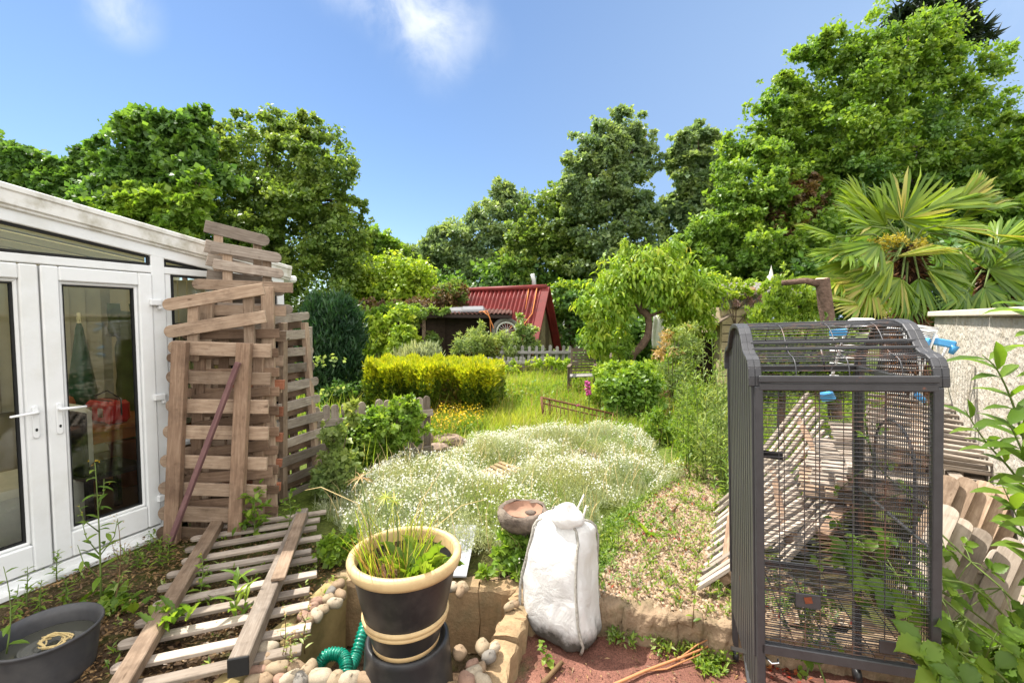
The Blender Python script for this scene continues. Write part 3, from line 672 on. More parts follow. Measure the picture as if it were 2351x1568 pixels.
tag(b.build('wooden_prop', 'purple_wood', None, bevel=.003), 'thin purplish brown stick leaning diagonally across the front picket panel', 'stick')
# the panel lying on the ground by the conservatory door
u = V(-.35, .937, 0).normalized(); v = V(.937, .35, .012).normalized()
O = on(225, 1562, .05)
gp = thing('picket_section', 'bleached picket panel with two long rails lying flat on the soil before the door', 'fence panel', tuple(O))
b = MB()
for k in range(11):
    a = O + u * (-.1 + k * .168 + random.uniform(-.012, .012)) + V(.025 * math.sin(k * 2), 0, 0); e = a + v * random.uniform(.84, .9) + u * random.uniform(-.03, .03)
    b.bar(a, e, .062 * random.uniform(.9, 1.1), .022, UP, rnd0=1)
b.build('pickets', 'bleached_wood', gp, bevel=.003)
b = MB(); b.bar(on(262, 1600, .10), on(500, 1200, .10), .085, .06, UP); b.build('rail', 'warm_wood', gp, bevel=.005)
b = MB(); p0, p1 = on(548, 1528, .135), on(695, 1178, .12); b.bar(p0, p1, .085, .085, V(0, 0, 1)); r2 = b.build('rail', 'grey_wood', gp, bevel=.006)
b = MB(); dd = (p1 - p0).normalized(); b.bar(p0 - dd * .012, p0 + dd * .0, .087, .087, V(0, 0, 1)); b.build('tarred_end', 'rubber', r2, bevel=.003)
a = on(638, 1330, .185); e = on(693, 1180, .17)
b = MB(); b.bar(a, e, .075, .018, UP); tag(b.build('loose_board', 'warm_wood', None, bevel=.003), 'flat brown board lying on the right rail of the panel on the soil', 'board')

# ------------------------------------------------------------------ panels behind and beside the cage
G2 = 'picket fence panels piled beside the rendered wall'
def lerp_rows(t0, t1, b0, b1, n, Yt, Yb):
    out = []
    for k in range(n):
        f = k / (n - 1); j = random.uniform(-4, 4)
        out.append((at(b0[0] + (b1[0] - b0[0]) * f + j, b0[1] + (b1[1] - b0[1]) * f + j, Yb[0] + (Yb[1] - Yb[0]) * f), at(t0[0] + (t1[0] - t0[0]) * f + j, t0[1] + (t1[1] - t0[1]) * f - j, Yt[0] + (Yt[1] - Yt[0]) * f)))
    return out
NL = V(-.5, -.45, .74)
def slope_panel(label, rows, mat, w=.052):
    r0, r1 = rows[0], rows[-1]; nn = (Vector(r0[1]) - r0[0]).cross(Vector(r1[0]) - r0[0]).normalized(); nn = nn if nn.z > 0 else -nn
    return panel_pts(label, rows, [(Vector(r0[0]).lerp(r0[1], f) - V(0, 0, .01), Vector(r1[0]).lerp(r1[1], f) - V(0, 0, .01)) for f in (.2, .78)], w, .024, .05, .05, mat, 'brown_wood', G2, front=False, rl=0, rr=.6, nrm=nn)
slope_panel('bleached picket panel sloping up from the gravel left of and behind the cage, lowest', lerp_rows((1800, 1030), (1852, 1190), (1646, 1160), (1602, 1352), 12, (4.1, 2.95), (3.88, 2.66)), 'bleached_wood')
slope_panel('bleached picket panel sloping behind the cage above the lowest one, up to the clothes airer', lerp_rows((1852, 905), (1964, 1112), (1690, 1105), (1798, 1290), 14, (4.7, 3.5), (4.3, 3.0)), 'bleached_wood')
b = MB(); b.bar(at(1962, 1128, 3.4), at(1890, 1230, 2.98), .07, .05, NL)
tag(b.build('timber_length', 'brown_wood', None, bevel=.004), 'brown timber length beside the lower edge of the sloping panel behind the cage', 'timber')
picket_panel('picket_section', 'picket panel with greyer boards lying crosswise high on the pile behind the cage', V(2.45, 3.35, .66), V(.5, .85, .05), V(.90, -.3, .02), 9, .125, .9, w=.075, t=.022, rails=(.25, .75), side=1, mat='grey_wood', group=G2)
for k, (dz, m, lb) in enumerate(((.0, 'warm_wood', 'lowest brown picket panel lying flat in the pile right of the cage'), (.1, 'bleached_wood', 'middle picket panel lying flat in the pile right of the cage'), (.2, 'bleached_wood', 'upper bleached picket panel lying flat under the topmost one right of the cage'))):
    picket_panel('picket_section', lb, V(2.15 + .05 * k, 3.32 - .02 * k, .40 + dz), V(.53, .85, .0), V(.82, -.5, .0), 10, .105, .95, w=.06, t=.022, rails=(.2, .8), rail_w=.07, rail_t=.05, side=-1, mat=m, group=G2)
for lb_, dy_, m_ in (('topmost bleached picket panel lying flat right of the cage, reaching the right edge', 0, 'bleached_wood'), ('grey picket panel directly under the topmost flat one right of the cage', 26, 'grey_wood')):
    rows = lerp_rows((2420, 962 + dy_), (2420, 1086 + dy_), (1990, 905 + dy_), (1990, 1016 + dy_), 11, (3.5, 2.86), (4.2, 3.2))
    panel_pts(lb_, rows, [(Vector(rows[0][0]).lerp(rows[0][1], f) - V(0, 0, .01), Vector(rows[-1][0]).lerp(rows[-1][1], f) - V(0, 0, .01)) for f in (.3, .8)], .058, .022, .075, .045, m_, 'warm_wood', G2, front=False, rl=0, rr=.6, nrm=V(0, 0, 1))
def pxv(L, Yt, Yb): return [(at(xb, yb, Yb), at(xt, yt, Yt)) for xt, yt, xb, yb in L]
NR = V(-.35, -.62, .7)
panel_pts('round topped picket panel leaning right of the cage, behind the nearer one', pxv([(2184, 1096, 2110, 1260), (2224, 1102, 2140, 1285), (2268, 1110, 2176, 1310), (2306, 1120, 2206, 1330), (2345, 1136, 2240, 1355), (2390, 1150, 2270, 1380)], 2.72, 2.4), [(at(2140, 1170, 2.66), at(2400, 1225, 2.6)), (at(2110, 1240, 2.5), at(2370, 1300, 2.48))], .088, .024, .07, .045, 'warm_wood', None, G2, front=False, rl=0, rr=1, nrm=NR)
panel_pts('round topped picket panel leaning right of the cage among bramble leaves, nearest the viewer', pxv([(2180, 1166, 2076, 1390), (2216, 1196, 2110, 1420), (2256, 1220, 2140, 1450), (2299, 1266, 2170, 1500), (2336, 1240, 2210, 1490), (2380, 1240, 2250, 1510)], 2.38, 2.05), [(at(2120, 1270, 2.3), at(2400, 1330, 2.3)), (at(2090, 1350, 2.2), at(2380, 1430, 2.18))], .088, .026, .07, .045, 'bleached_wood', None, G2, front=False, rl=0, rr=1, nrm=NR)

# ------------------------------------------------------------------ raised bed with pebble topped walls
plain('sandstone', (.34, .235, .135), .92, .12, var=.35, scale=14, dirt=(.2, .17, .1), dirt_amt=.6, bump=.8, bscale=50, bdist=.01)
plain('ochre_render', (.34, .26, .12), .92, .12, var=.3, scale=8, dirt=(.12, .12, .05), dirt_amt=.6, bump=.5, bscale=40)
plain('red_block', (.22, .1, .07), .92, .12, var=.4, scale=9, dirt=(.06, .05, .03), dirt_amt=.6, bump=.6)
def rough_slab(b, p0, p1, w, h, seed=0, amp=.012, nseg=8, r=None, mi=0):
    """a block of stone with an uneven surface, from p0 to p1 (top centre line)"""
    p0 = Vector(p0); p1 = Vector(p1); x, y, z = frame(p1 - p0); L = (p1 - p0).length; rr = random.Random(seed)
    ring = [(-.5, -1), (-.5, -.5), (-.48, -.06), (-.40, 0), (0, .02), (.40, 0), (.48, -.06), (.5, -.5), (.5, -1)]
    vs = []; m = len(ring)
    for i in range(nseg + 1):
        t = i / nseg; sq = 1 - .06 * (abs(2 * t - 1) ** 8)
        for (a, c) in ring:
            q = p0 + x * L * t + y * (a * w * sq) + z * (c * h)
            vs.append(q + V(rr.uniform(-amp, amp), rr.uniform(-amp, amp), rr.uniform(-amp, amp) * (c > -.9)))
    fs = [[i * m + k, i * m + k + 1, (i + 1) * m + k + 1, (i + 1) * m + k] for i in range(nseg) for k in range(m - 1)]
    fs += [list(range(m))[::-1], [nseg * m + k for k in range(m)]]
    b.add(vs, fs, None, r, mi)
bed = thing('raised_bed', 'rectangular raised bed of ochre stone walls topped with pebbles around the big plant pot', 'raised bed', (-.6, 2.5, -.35))
A, B, C, D = PIT
up_ = lambda p, z: Vector((p.x, p.y, z))
b = MB(); rough_slab(b, up_(A, .0) + V(-.07, .05, 0), up_(D, .02) + V(-.07, -.2, 0), .14, .45, 1); b.build('side_wall', 'ochre_render', bed)
b = MB(); m1 = A.lerp(B, .79); rough_slab(b, up_(A, .0) + V(-.1, .07, 0), up_(m1, .0) + V(0, .07, 0), .15, .42, 2); rough_slab(b, up_(m1, .005) + V(.012, .07, 0), up_(B, .0) + V(.16, .07, 0), .16, .41, 3); b.build('back_wall', 'sandstone', bed)
b = MB(); m1 = B.lerp(C, .28); rough_slab(b, up_(B, .015) + V(.075, -.01, 0), up_(m1, .0) + V(.075, 0, 0), .17, .36, 4, .016); m2 = B.lerp(C, .62)
rough_slab(b, up_(m1, .01) + V(.07, -.012, 0), up_(m2, .01) + V(.075, 0, 0), .15, .36, 5); rough_slab(b, up_(m2, -.01) + V(.07, -.012, 0), up_(C, -.01) + V(.04, -.2, 0), .16, .34, 6); b.build('side_wall', 'sandstone', bed)
b = MB(); rough_slab(b, up_(D, -.01) + V(-.15, -.06, 0), up_(C, -.01) + V(.12, -.06, 0), .16, .4, 7); b.build('front_wall', 'sandstone', bed)

# kerb of rough stone between patio and gravel
plain('kerb_stone', (.28, .2, .13), .95, .1, var=.4, scale=10, dirt=(.13, .11, .06), dirt_amt=.8, dscale=7, bump=.9, bscale=45, bdist=.012)
kb = thing('stone_kerb', 'low kerb of rough sandstone blocks between the red paving and the gravel', 'kerb', tuple(KERB[2]))
def along(poly, t):
    L = [(poly[i + 1] - poly[i]).length for i in range(len(poly) - 1)]; T = sum(L) * t
    for i, l in enumerate(L):
        if T <= l: return poly[i].lerp(poly[i + 1], T / l)
        T -= l
    return poly[-1]
kx = bpy.data.textures.new('stone_lumps', 'CLOUDS'); kx.noise_scale = .09; kx.noise_depth = 3
cuts = [.0, .06, .14, .19, .275, .33, .44, .55, .7, .85, 1.0]
for k in range(10):
    b = MB(); a = along(KERB, cuts[k] - .006); e = along(KERB, cuts[k + 1] + .006); rough_slab(b, up_(a, .025 + random.uniform(-.012, .015)), up_(e, .025 + random.uniform(-.012, .015)), .13 + random.uniform(-.02, .03), .2, 20 + k, .012, 14)
    o = b.build('stone', 'kerb_stone', kb, sub=2); md = o.modifiers.new('lumps', 'DISPLACE'); md.texture = kx; md.strength = .055; md.texture_coords = 'GLOBAL'

# ------------------------------------------------------------------ pebbles
PEB = {'cream': (.36, .3, .22), 'tan': (.25, .175, .11), 'grey': (.18, .165, .145), 'pink': (.27, .165, .12), 'buff': (.3, .23, .15)}
for k_, c_ in PEB.items(): plain('pebble_' + k_, c_, .75, .25, var=.25, scale=22, dirt=(.18, .13, .08), dirt_amt=.35)
_pm = []
for k in range(5):
    b = MB(); rr = random.Random(k + 50); nz = [rr.uniform(.82, 1.12) for _ in range(40)]
    b.lathe([(0, -.5)] + [(.5 * math.sin(t) ** .85, -.5 * math.cos(t)) for t in [R(a) for a in (22, 45, 68, 90, 112, 135, 158)]] + [(0, .5)], (0, 0, 0), 14, jit=lambda q, t, i: q * (1 + .09 * math.sin(t * 2 + k) + .06 * math.sin(t * 3 + i + k)))
    o = b.build('pebble', 'pebble_cream'); _pm.append(o.data); bpy.data.objects.remove(o)
ORD = ['first', 'second', 'third', 'fourth', 'fifth', 'sixth', 'seventh', 'eighth', 'ninth', 'tenth', 'eleventh', 'twelfth', 'thirteenth', 'fourteenth', 'fifteenth', 'sixteenth', 'seventeenth', 'eighteenth']
def pebble(px, py, dpx, col, label, group, z):
    P = on(px, py, z); r = dpx / F * (P - Vector((0, 0, H))).length
    o = bpy.data.objects.new('pebble', random.choice(_pm).copy()); COL.objects.link(o)
    o.data.materials[0] = MATS['pebble_' + col]
    e = random.uniform(1.0, 1.3); o.scale = (r * e, r / e * 1.05, r * random.uniform(.62, .78)); o.location = P
    o.rotation_euler = (random.uniform(-.3, .3), random.uniform(-.3, .3), random.uniform(0, 3)); tag(o, label, 'pebble', group)
def row(pts, where, group, z):
    for k, (x, y, d, c) in enumerate(pts): pebble(x, y, d, c, f'{c} rounded pebble, {ORD[k]} {where}', group, z)
c4 = lambda l: [(643 + .4428 * x, 1041 + .4428 * y, d, c) for x, y, d, c in l]
row(c4([(300, 682, 27, 'tan'), (262, 718, 22, 'grey'), (313, 732, 28, 'tan'), (250, 752, 25, 'buff'), (197, 766, 22, 'pink'), (285, 775, 26, 'cream'), (166, 800, 24, 'pink'), (222, 808, 25, 'buff'), (188, 838, 28, 'cream'), (126, 846, 25, 'pink'), (140, 876, 27, 'tan'), (108, 908, 24, 'buff'), (84, 940, 26, 'tan')]),
    'from the far end on the left wall of the raised bed', 'pebbles along the left wall of the raised bed', .04)
row(c4([(900, 690, 24, 'cream'), (947, 692, 26, 'buff'), (935, 715, 24, 'tan'), (872, 700, 20, 'grey')]), 'beside the big pot on the back wall of the bed', 'pebbles on the back wall of the raised bed', .04)
row(c4([(1190, 790, 22, 'buff'), (1218, 778, 18, 'tan'), (1050, 1003, 32, 'buff'), (1112, 1006, 25, 'cream'), (1084, 1052, 27, 'grey'), (997, 1094, 24, 'pink'), (930, 1032, 30, 'tan'), (1000, 1142, 34, 'cream'), (968, 1178, 34, 'pink'), (1042, 1110, 22, 'tan'), (1050, 1175, 30, 'cream')]), 'from the far end on the right wall of the raised bed', 'pebbles along the right wall of the raised bed', .035)
row([(612, 1492, 38, 'cream'), (612, 1520, 30, 'tan'), (593, 1540, 27, 'pink'), (640, 1534, 36, 'buff'), (680, 1534, 30, 'tan'), (706, 1540, 34, 'buff'), (735, 1556, 42, 'cream'), (668, 1556, 32, 'cream'), (646, 1562, 26, 'pink'), (610, 1562, 26, 'tan'), (770, 1560, 34, 'buff'), (805, 1562, 38, 'cream'), (843, 1562, 36, 'tan'), (577, 1520, 24, 'grey'), (690, 1562, 30, 'grey'), (628, 1510, 24, 'tan'), (585, 1560, 24, 'buff')], 'from the beam end in the front left pebble heap', 'pebbles heaped on the front left corner of the raised bed', .04)

# ------------------------------------------------------------------ upturned bucket, big pot, hose
plain('black_plastic', (.018, .018, .02), .38, .4, var=.2, dirt=(.1, .09, .08), dirt_amt=.35, dscale=5)
plain('grey_black_plastic', (.055, .055, .06), .42, .35, var=.2, dirt=(.14, .13, .12), dirt_amt=.4, dscale=4)
plain('cream_plastic', (.56, .41, .21), .45, .3, var=.12, dirt=(.3, .17, .08), dirt_amt=.55, dscale=5)
plain('compost', (.11, .06, .035), .95, .1, var=.6, scale=50, bump=1, bdist=.01)
plain('green_hose', (.0, .2, .13), .3, .45, var=.12)
PX, PY = -.505, 2.10
bk = thing('upturned_bucket', 'black plastic bucket turned upside down under the big pot', 'bucket', (PX, PY + .02, -.36))
b = MB(); b.lathe([(.255, -.36), (.25, -.33), (.235, -.33), (.20, .135), (.198, .16), (.19, .17), (.175, .165), (.17, .145), (0, .143)], (PX, PY + .03, 0), 48); b.build('body', 'black_plastic', bk)
b = MB(); b.lathe([(.262, -.36), (.262, -.30), (.25, -.30), (.25, -.36)], (PX, PY + .03, 0), 48); b.build('rim', 'black_plastic', bk)
pt = thing('plant_pot', 'large black plant pot with cream rim and cream bands, on the upturned bucket', 'plant pot', (PX, PY, .14))
S_ = .955
prof = lambda z: S_ * (.155 + (.255 - .155) * ((z - .165) / .40) ** .85)
b = MB(); zz = [.165 + .40 * k / 16 for k in range(17)]; b.lathe([(0, .166)] + [(prof(z), z) for z in zz] + [(.235, .575), (.222, .55), (.19, .38), (0, .38)], (PX, PY, 0), 64); b.build('body', 'black_plastic', pt)
b = MB(); b.lathe([(.240, .548), (.256, .551), (.263, .566), (.265, .585), (.259, .60), (.247, .606), (.232, .602), (.226, .588), (.216, .5), (.20, .42)], (PX, PY, 0), 64); b.build('rim', 'cream_plastic', pt)
b = MB(); b.lathe([(prof(.30) + .002, .280), (prof(.30) + .010, .286), (prof(.30) + .0115, .299), (prof(.30) + .005, .303), (prof(.325) + .010, .308), (prof(.325) + .011, .322), (prof(.335), .328)], (PX, PY, 0), 64); b.build('band', 'cream_plastic', pt)
b = MB(); b.lathe([(.142, .167), (.155, .17), (.159, .19), (.157, .197)], (PX, PY, 0), 64); b.build('foot_band', 'cream_plastic', pt)
b = MB(); b.lathe([(0, .48), (.1, .49), (.18, .475), (.214, .46)], (PX, PY, 0), 40, jit=lambda q, t, i: q + V(0, 0, random.uniform(-.012, .012))); b.build('compost', 'compost', pt)
hs = MB()
def hosepath(pts, n):
    out = []; P = [Vector(p) for p in pts]
    for i in range(n + 1):
        t = i / n * (len(P) - 1); k = min(int(t), len(P) - 2); f = t - k
        p0 = P[max(k - 1, 0)]; p1 = P[k]; p2 = P[k + 1]; p3 = P[min(k + 2, len(P) - 1)]
        out.append(.5 * ((2 * p1) + (-p0 + p2) * f + (2 * p0 - 5 * p1 + 4 * p2 - p3) * f * f + (-p0 + 3 * p1 - 3 * p2 + p3) * f ** 3))
    return out
hp = hosepath([at(850, 1400, 2.62), at(832, 1455, 2.5), at(815, 1510, 2.4), at(795, 1545, 2.3), at(778, 1560, 2.27), at(740, 1556, 2.29), at(733, 1530, 2.33), at(752, 1503, 2.36), at(786, 1505, 2.36), at(795, 1535, 2.3), at(785, 1575, 2.24)], 210)
hs.tube(hp, [.031 + .0055 * math.sin(i * 1.9) for i in range(211)], 14)
tag(hs.build('ribbed_hose', 'green_hose'), 'coiled emerald green ribbed hose lying in the raised bed beside the big pot', 'hose')
b = MB(); b.bar(on(1035, 1330, .03) + V(0, 0, .02), on(1065, 1235, .03) + V(0, 0, .1), .2, .012, UP); plain('slate', (.3, .31, .33), .5, .4)
tag(b.build('grey_sheet', 'slate'), 'flat pale grey sheet behind the right of the big pot', 'sheet')

# black trug with water at bottom left
tr = thing('flexible_tub', 'dark grey plastic tub full of water with raffia in it, by the conservatory door', 'tub', tuple(on(105, 1568, 0)))
c = V(at(98, 1455, 2.08).x, 2.10, 0)
zr = at(100, 1450, 2.1).z
def tubj(q, t, i): return q + V(0, 0, (.02 * abs(math.cos(t)) ** 3 + .0) * (1 if q.length > .05 and q.z > .25 else 0))
b = MB(); b.lathe([(0, -.02), (.165, -.02), (.172, .02), (.192, zr - .02), (.199, zr), (.208, zr + .008), (.204, zr + .018), (.196, zr + .014), (.186, zr - .02), (.18, zr - .06), (.165, .03), (0, .03)], c, 56, sx=1.0, sy=1.0, jit=tubj); b.build('body', 'grey_black_plastic', tr)
s_ = NT('water'); s_.bsdf((.05, .05, .04), .03, .6); MATS['water'] = s_.m
b = MB(); b.lathe([(0, zr - .075), (.1, zr - .062), (.176, zr - .062)], c, 40); b.build('water', 'water', tr)
plain('raffia_straw', (.6, .46, .22), .8, .2)
b = MB()
for k in range(7):
    pts = []; a0 = random.uniform(0, 6); q0 = c + V(.03, -.0, zr - .055)
    for i in range(14): pts.append(q0 + V(.06 * math.cos(a0 + i * .55) + random.uniform(-.02, .02), .05 * math.sin(a0 + i * .5), .005 + .012 * abs(math.sin(i * .6 + k))))
    b.tube(pts, .0035, 5)
tag(b.build('raffia', 'raffia_straw'), 'tangle of straw coloured raffia floating in the water of the dark tub', 'raffia')

# ------------------------------------------------------------------ white rubble sack
def mk_sack():
    s = NT('woven_sack'); p = s.tc('Object'); uv = s.scale(p, (1, 1, 1))
    w1 = s.N('ShaderNodeTexWave', bands_direction='Z'); w1.inputs['Scale'].default_value = 55; s.L(uv, w1.inputs['Vector'])
    w2 = s.N('ShaderNodeTexWave', bands_direction='X'); w2.inputs['Scale'].default_value = 55; s.L(uv, w2.inputs['Vector'])
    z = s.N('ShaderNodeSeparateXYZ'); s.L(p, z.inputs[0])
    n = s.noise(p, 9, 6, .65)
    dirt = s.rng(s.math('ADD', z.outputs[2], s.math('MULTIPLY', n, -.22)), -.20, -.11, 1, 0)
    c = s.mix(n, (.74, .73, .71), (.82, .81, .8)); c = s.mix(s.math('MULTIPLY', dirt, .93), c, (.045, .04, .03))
    cr = s.noise(p, 7, 4, .6, 1.2); rg = s.N('ShaderNodeTexNoise', noise_type='RIDGED_MULTIFRACTAL'); rg.inputs['Scale'].default_value = 5; rg.inputs['Detail'].default_value = 3; rg.inputs['Distortion'].default_value = .8; s.L(s.scale(p, (1.6, 1.6, .8)), rg.inputs['Vector']); cr2 = rg.outputs['Fac']
    h = s.math('ADD', s.math('ADD', s.math('MULTIPLY', cr, 1.2), s.math('MULTIPLY', cr2, .8)), s.math('MULTIPLY', s.math('ADD', w1.outputs['Fac'], w2.outputs['Fac']), .04))
    p_ = s.bsdf(c, .6, .25, nrm=s.bump(h, .8, .022), link=False)
    t = s.N('ShaderNodeBsdfTranslucent'); s.L(c, t.inputs[0]); m = s.N('ShaderNodeMixShader'); m.inputs[0].default_value = .3
    s.L(p_.outputs[0], m.inputs[1]); s.L(t.outputs[0], m.inputs[2]); s.L(m.outputs[0], s.out.inputs[0]); MATS['woven_sack'] = s.m
mk_sack()
plain('sack_seam', (.36, .34, .3), .9, .1, var=.5, scale=80, bump=1)
SB = V(.285, 2.60, -.13)
sk = thing('rubble_sack', 'full white woven rubble sack with grey seams on the paving before the birdbath', 'sack', tuple(SB))
lv = [  # z, centre x, centre y, half width, half depth, rotation
 (-.02, .05, -.03, .12, .10), (.0, .045, -.03, .17, .14), (.05, .03, -.02, .212, .165), (.14, .005, .0, .222, .175), (.26, .005, .01, .212, .172), (.38, .012, .02, .198, .165), (.49, .028, .03, .186, .152), (.545, .036, .038, .178, .135), (.585, .035, .045, .158, .105), (.605, .02, .05, .115, .075), (.612, .0, .05, .07, .05)]
def sack_pt(i, t):
    z, cx, cy, a, d = lv[i]; k = 3.4
    cs, sn = math.cos(t), math.sin(t); x = a * math.copysign(abs(cs) ** (2 / k), cs); y = d * math.copysign(abs(sn) ** (2 / k), sn)
    rot = R(-33); x, y = x * math.cos(rot) - y * math.sin(rot), x * math.sin(rot) + y * math.cos(rot)
    cy += .17 * max(0, z - .05)
    wr = 1 + .022 * math.sin(3 * t + i * .9) + .018 * math.sin(7 * t - i * 1.7) + .014 * math.sin(11 * t + i * 2.2)
    return SB + V(cx + x * wr, cy + y * wr, z + .015 * math.sin(2 * t + i))
b = MB(); NS = 72
vs = [sack_pt(i, 2 * math.pi * k / NS) for i in range(len(lv)) for k in range(NS)]
fs = [[i * NS + k, i * NS + (k + 1) % NS, (i + 1) * NS + (k + 1) % NS, (i + 1) * NS + k] for i in range(len(lv) - 1) for k in range(NS)] + [list(range(NS))[::-1], [(len(lv) - 1) * NS + k for k in range(NS)]]
b.add([q - SB * 0 for q in vs], fs, None, .5, 0, True); so_ = b.build('bag', 'woven_sack', sk, sub=1)
tx = bpy.data.textures.new('crumple', 'CLOUDS'); tx.noise_scale = .11; tx.noise_depth = 2
md = so_.modifiers.new('sub2', 'SUBSURF'); md.levels = 1; md.render_levels = 1
md = so_.modifiers.new('crumple', 'DISPLACE'); md.texture = tx; md.strength = .035; md.mid_level = .5
for t0 in (R(-140), R(-48), R(40), R(130)):
    b = MB(); pts = []
    for i in range(1, 10):
        for f in (0, .5):
            j = min(i + 1, 9); p0 = sack_pt(i, t0); p1 = sack_pt(j, t0); q = p0.lerp(p1, f); cc = SB + V(lv[i][1], lv[i][2], q.z - SB.z); pts.append(cc + (q - cc) * 1.03 + V(random.uniform(-.003, .003), 0, 0))
    b.tube(pts, [.0075 + .0018 * (k % 2) for k in range(len(pts))], 6); b.build('seam', 'sack_seam', sk)
b = MB(); kc = at(1304, 1184, 2.66)
b.lathe([(.0, -.06), (.06, -.052), (.09, -.03), (.1, -.005), (.088, .024), (.06, .042), (.03, .05), (0, .052)], kc, 28, sx=1.0, sy=.75, jit=lambda q, t, i: q * (1 + .12 * math.sin(2 * t + i) + .06 * math.sin(5 * t + 2 * i)) + V(0, 0, .02 * math.sin(t)))
b.build('tied_top', 'woven_sack', sk, sub=1)
b = MB(); b.tube([at(1205, 1440, 2.5), at(1190, 1445, 2.48), at(1195, 1436, 2.46)], [.02, .024, .01]); b.build('corner_flap', 'woven_sack', sk)
plain('pale_cane', (.6, .57, .5), .7, .2)
b = MB(); b.tube([at(1300, 1225, 2.72), at(1341, 1135, 2.76)], .006, 6); tag(b.build('cane', 'pale_cane'), 'pale cane sticking up to the right behind the white sack', 'cane')
b = MB(); b.tube([at(1330, 1230, 2.74), at(1346, 1160, 2.76)], .006, 6); tag(b.build('cane', 'pale_cane'), 'shorter pale upright cane rightmost behind the white sack', 'cane')

# ------------------------------------------------------------------ birdbath
plain('dark_stone', (.17, .135, .11), .95, .1, var=.6, scale=16, dirt=(.3, .26, .2), dirt_amt=.6, bump=1, bscale=30, bdist=.02)
plain('bowl_stone', (.34, .2, .14), .9, .15, var=.3, scale=12, bump=.5)
bc = at(1201, 1200, 3.05); bc.z = 0
zb = at(1201, 1172, 3.05).z
bb = thing('birdbath', 'small dark stone birdbath on a pedestal in front of the white flowers', 'birdbath', tuple(bc))
rj = random.Random(3)
J = lambda q, t, i: q * (1 + .05 * math.sin(5 * t + i) + .03 * math.sin(9 * t + 2 * i)) if q.length > .05 else q
def rj_(q, t, i):
    k = 1 + .04 * math.sin(5 * t + i) + .03 * math.sin(11 * t + 2 * i); return V(q.x * k, q.y * k, q.z + .008 * math.sin(4 * t + i))
b = MB(); b.lathe([(.075, zb - .13), (.13, zb - .1), (.168, zb - .06), (.176, zb - .02), (.172, zb + .012), (.155, zb + .022), (.135, zb + .014)], bc, 40, jit=rj_); bw = b.build('bowl', 'dark_stone', bb)
b = MB(); b.lathe([(.137, zb + .014), (.125, zb - .02), (.08, zb - .04), (0, zb - .045)], bc, 40); b.build('basin', 'bowl_stone', bb)
b = MB(); b.lathe([(.12, -.02), (.12, .05), (.085, .09), (.07, .17), (.075, zb - .13), (.1, zb - .1)], bc, 24, jit=rj_); b.build('pedestal', 'dark_stone', bb)
b = MB(); bq = bc + V(.05, -.03, zb + .0); b.lathe([(0, -.012), (.03, -.008), (.04, .002), (.02, .012), (0, .014)], bq, 14); tag(b.build('stone', 'dark_stone'), 'small flat stone lying in the birdbath bowl', 'stone')

# stones in the white flowers
def rock(name, label, px, py, wpx, hpx, Y, mat='sandstone', seed=0, sy=.7, cat='stone'):
    c = at(px, py - 6, Y); r = wpx / 2 * Y / F; h = hpx / 2 * Y / F
    b = MB(); rr = random.Random(seed); ph = [rr.uniform(0, 6) for _ in range(6)]
    def jj(q, t, i):
        k = 1 + .14 * math.sin(2 * t + ph[0] + i * .6) + .1 * math.sin(3 * t + ph[1] - i) + .07 * math.sin(5 * t + ph[2] + 2 * i); return V(q.x * k, q.y * k * sy, q.z * (1 + .12 * math.sin(t + ph[3])))
    b.lathe([(0, -h)] + [(r * math.sin(R(a)) ** .7, -h * math.cos(R(a))) for a in (25, 50, 75, 100, 125, 150)] + [(0, h)], c, 20, jit=jj)
    for i, sm in enumerate(b.sm): b.sm[i] = False
    return tag(b.build(name, mat), label, cat)
plain('rough_rock', (.3, .22, .17), .95, .1, var=.5, scale=14, dirt=(.12, .1, .08), dirt_amt=.6, bump=1, bscale=30, bdist=.02)
rock('rock', 'round brown rock at the left end of the rock group above the white flowers', 980, 1014, 32, 32, 6.05, 'rough_rock', 1)
rock('rock', 'long rough brown rock right of the round one at the back of the white flowers', 1028, 1022, 75, 38, 6.1, 'rough_rock', 2)
rock('rock', 'low flat brown rock in front of the rock group', 1005, 1032, 60, 18, 5.85, 'rough_rock', 3)
b = MB(); sl = [at(1102, 1085, 4.75), at(1150, 1062, 4.95), at(1207, 1080, 4.75), at(1135, 1112, 4.5)]
for j in range(5):
    f0, f1 = j / 5, (j + 1) / 5 - .03; a = sl[1].lerp(sl[0], f0); e = sl[1].lerp(sl[0], f1); a2 = sl[2].lerp(sl[3], f0); e2 = sl[2].lerp(sl[3], f1)
    b.bar((a + e) / 2, (a2 + e2) / 2, (e - a).length, .05, UP)
tag(b.build('stone_slab', 'sandstone', None, bevel=.006), 'flat ridged buff stone slab lying among the white flowers', 'stone slab')
sbk = MB(); c = at(1285, 1045, 5.6); rough_slab(sbk, c + V(0, 0, .04), at(1345, 1040, 5.7) + V(0, 0, .04), .14, .12, 8, .01)
tag(sbk.build('stone_block', 'rough_rock'), 'long brown stone block in the white flowers right of the slab', 'stone block')
sbk = MB(); c = at(1338, 1052, 5.4); rough_slab(sbk, c + V(0, 0, .05), at(1366, 1050, 5.4) + V(0, 0, .05), .14, .15, 9, .01)
tag(sbk.build('stone_block', 'rough_rock'), 'squarish brown stone block at the right end of the long one in the white flowers', 'stone block')

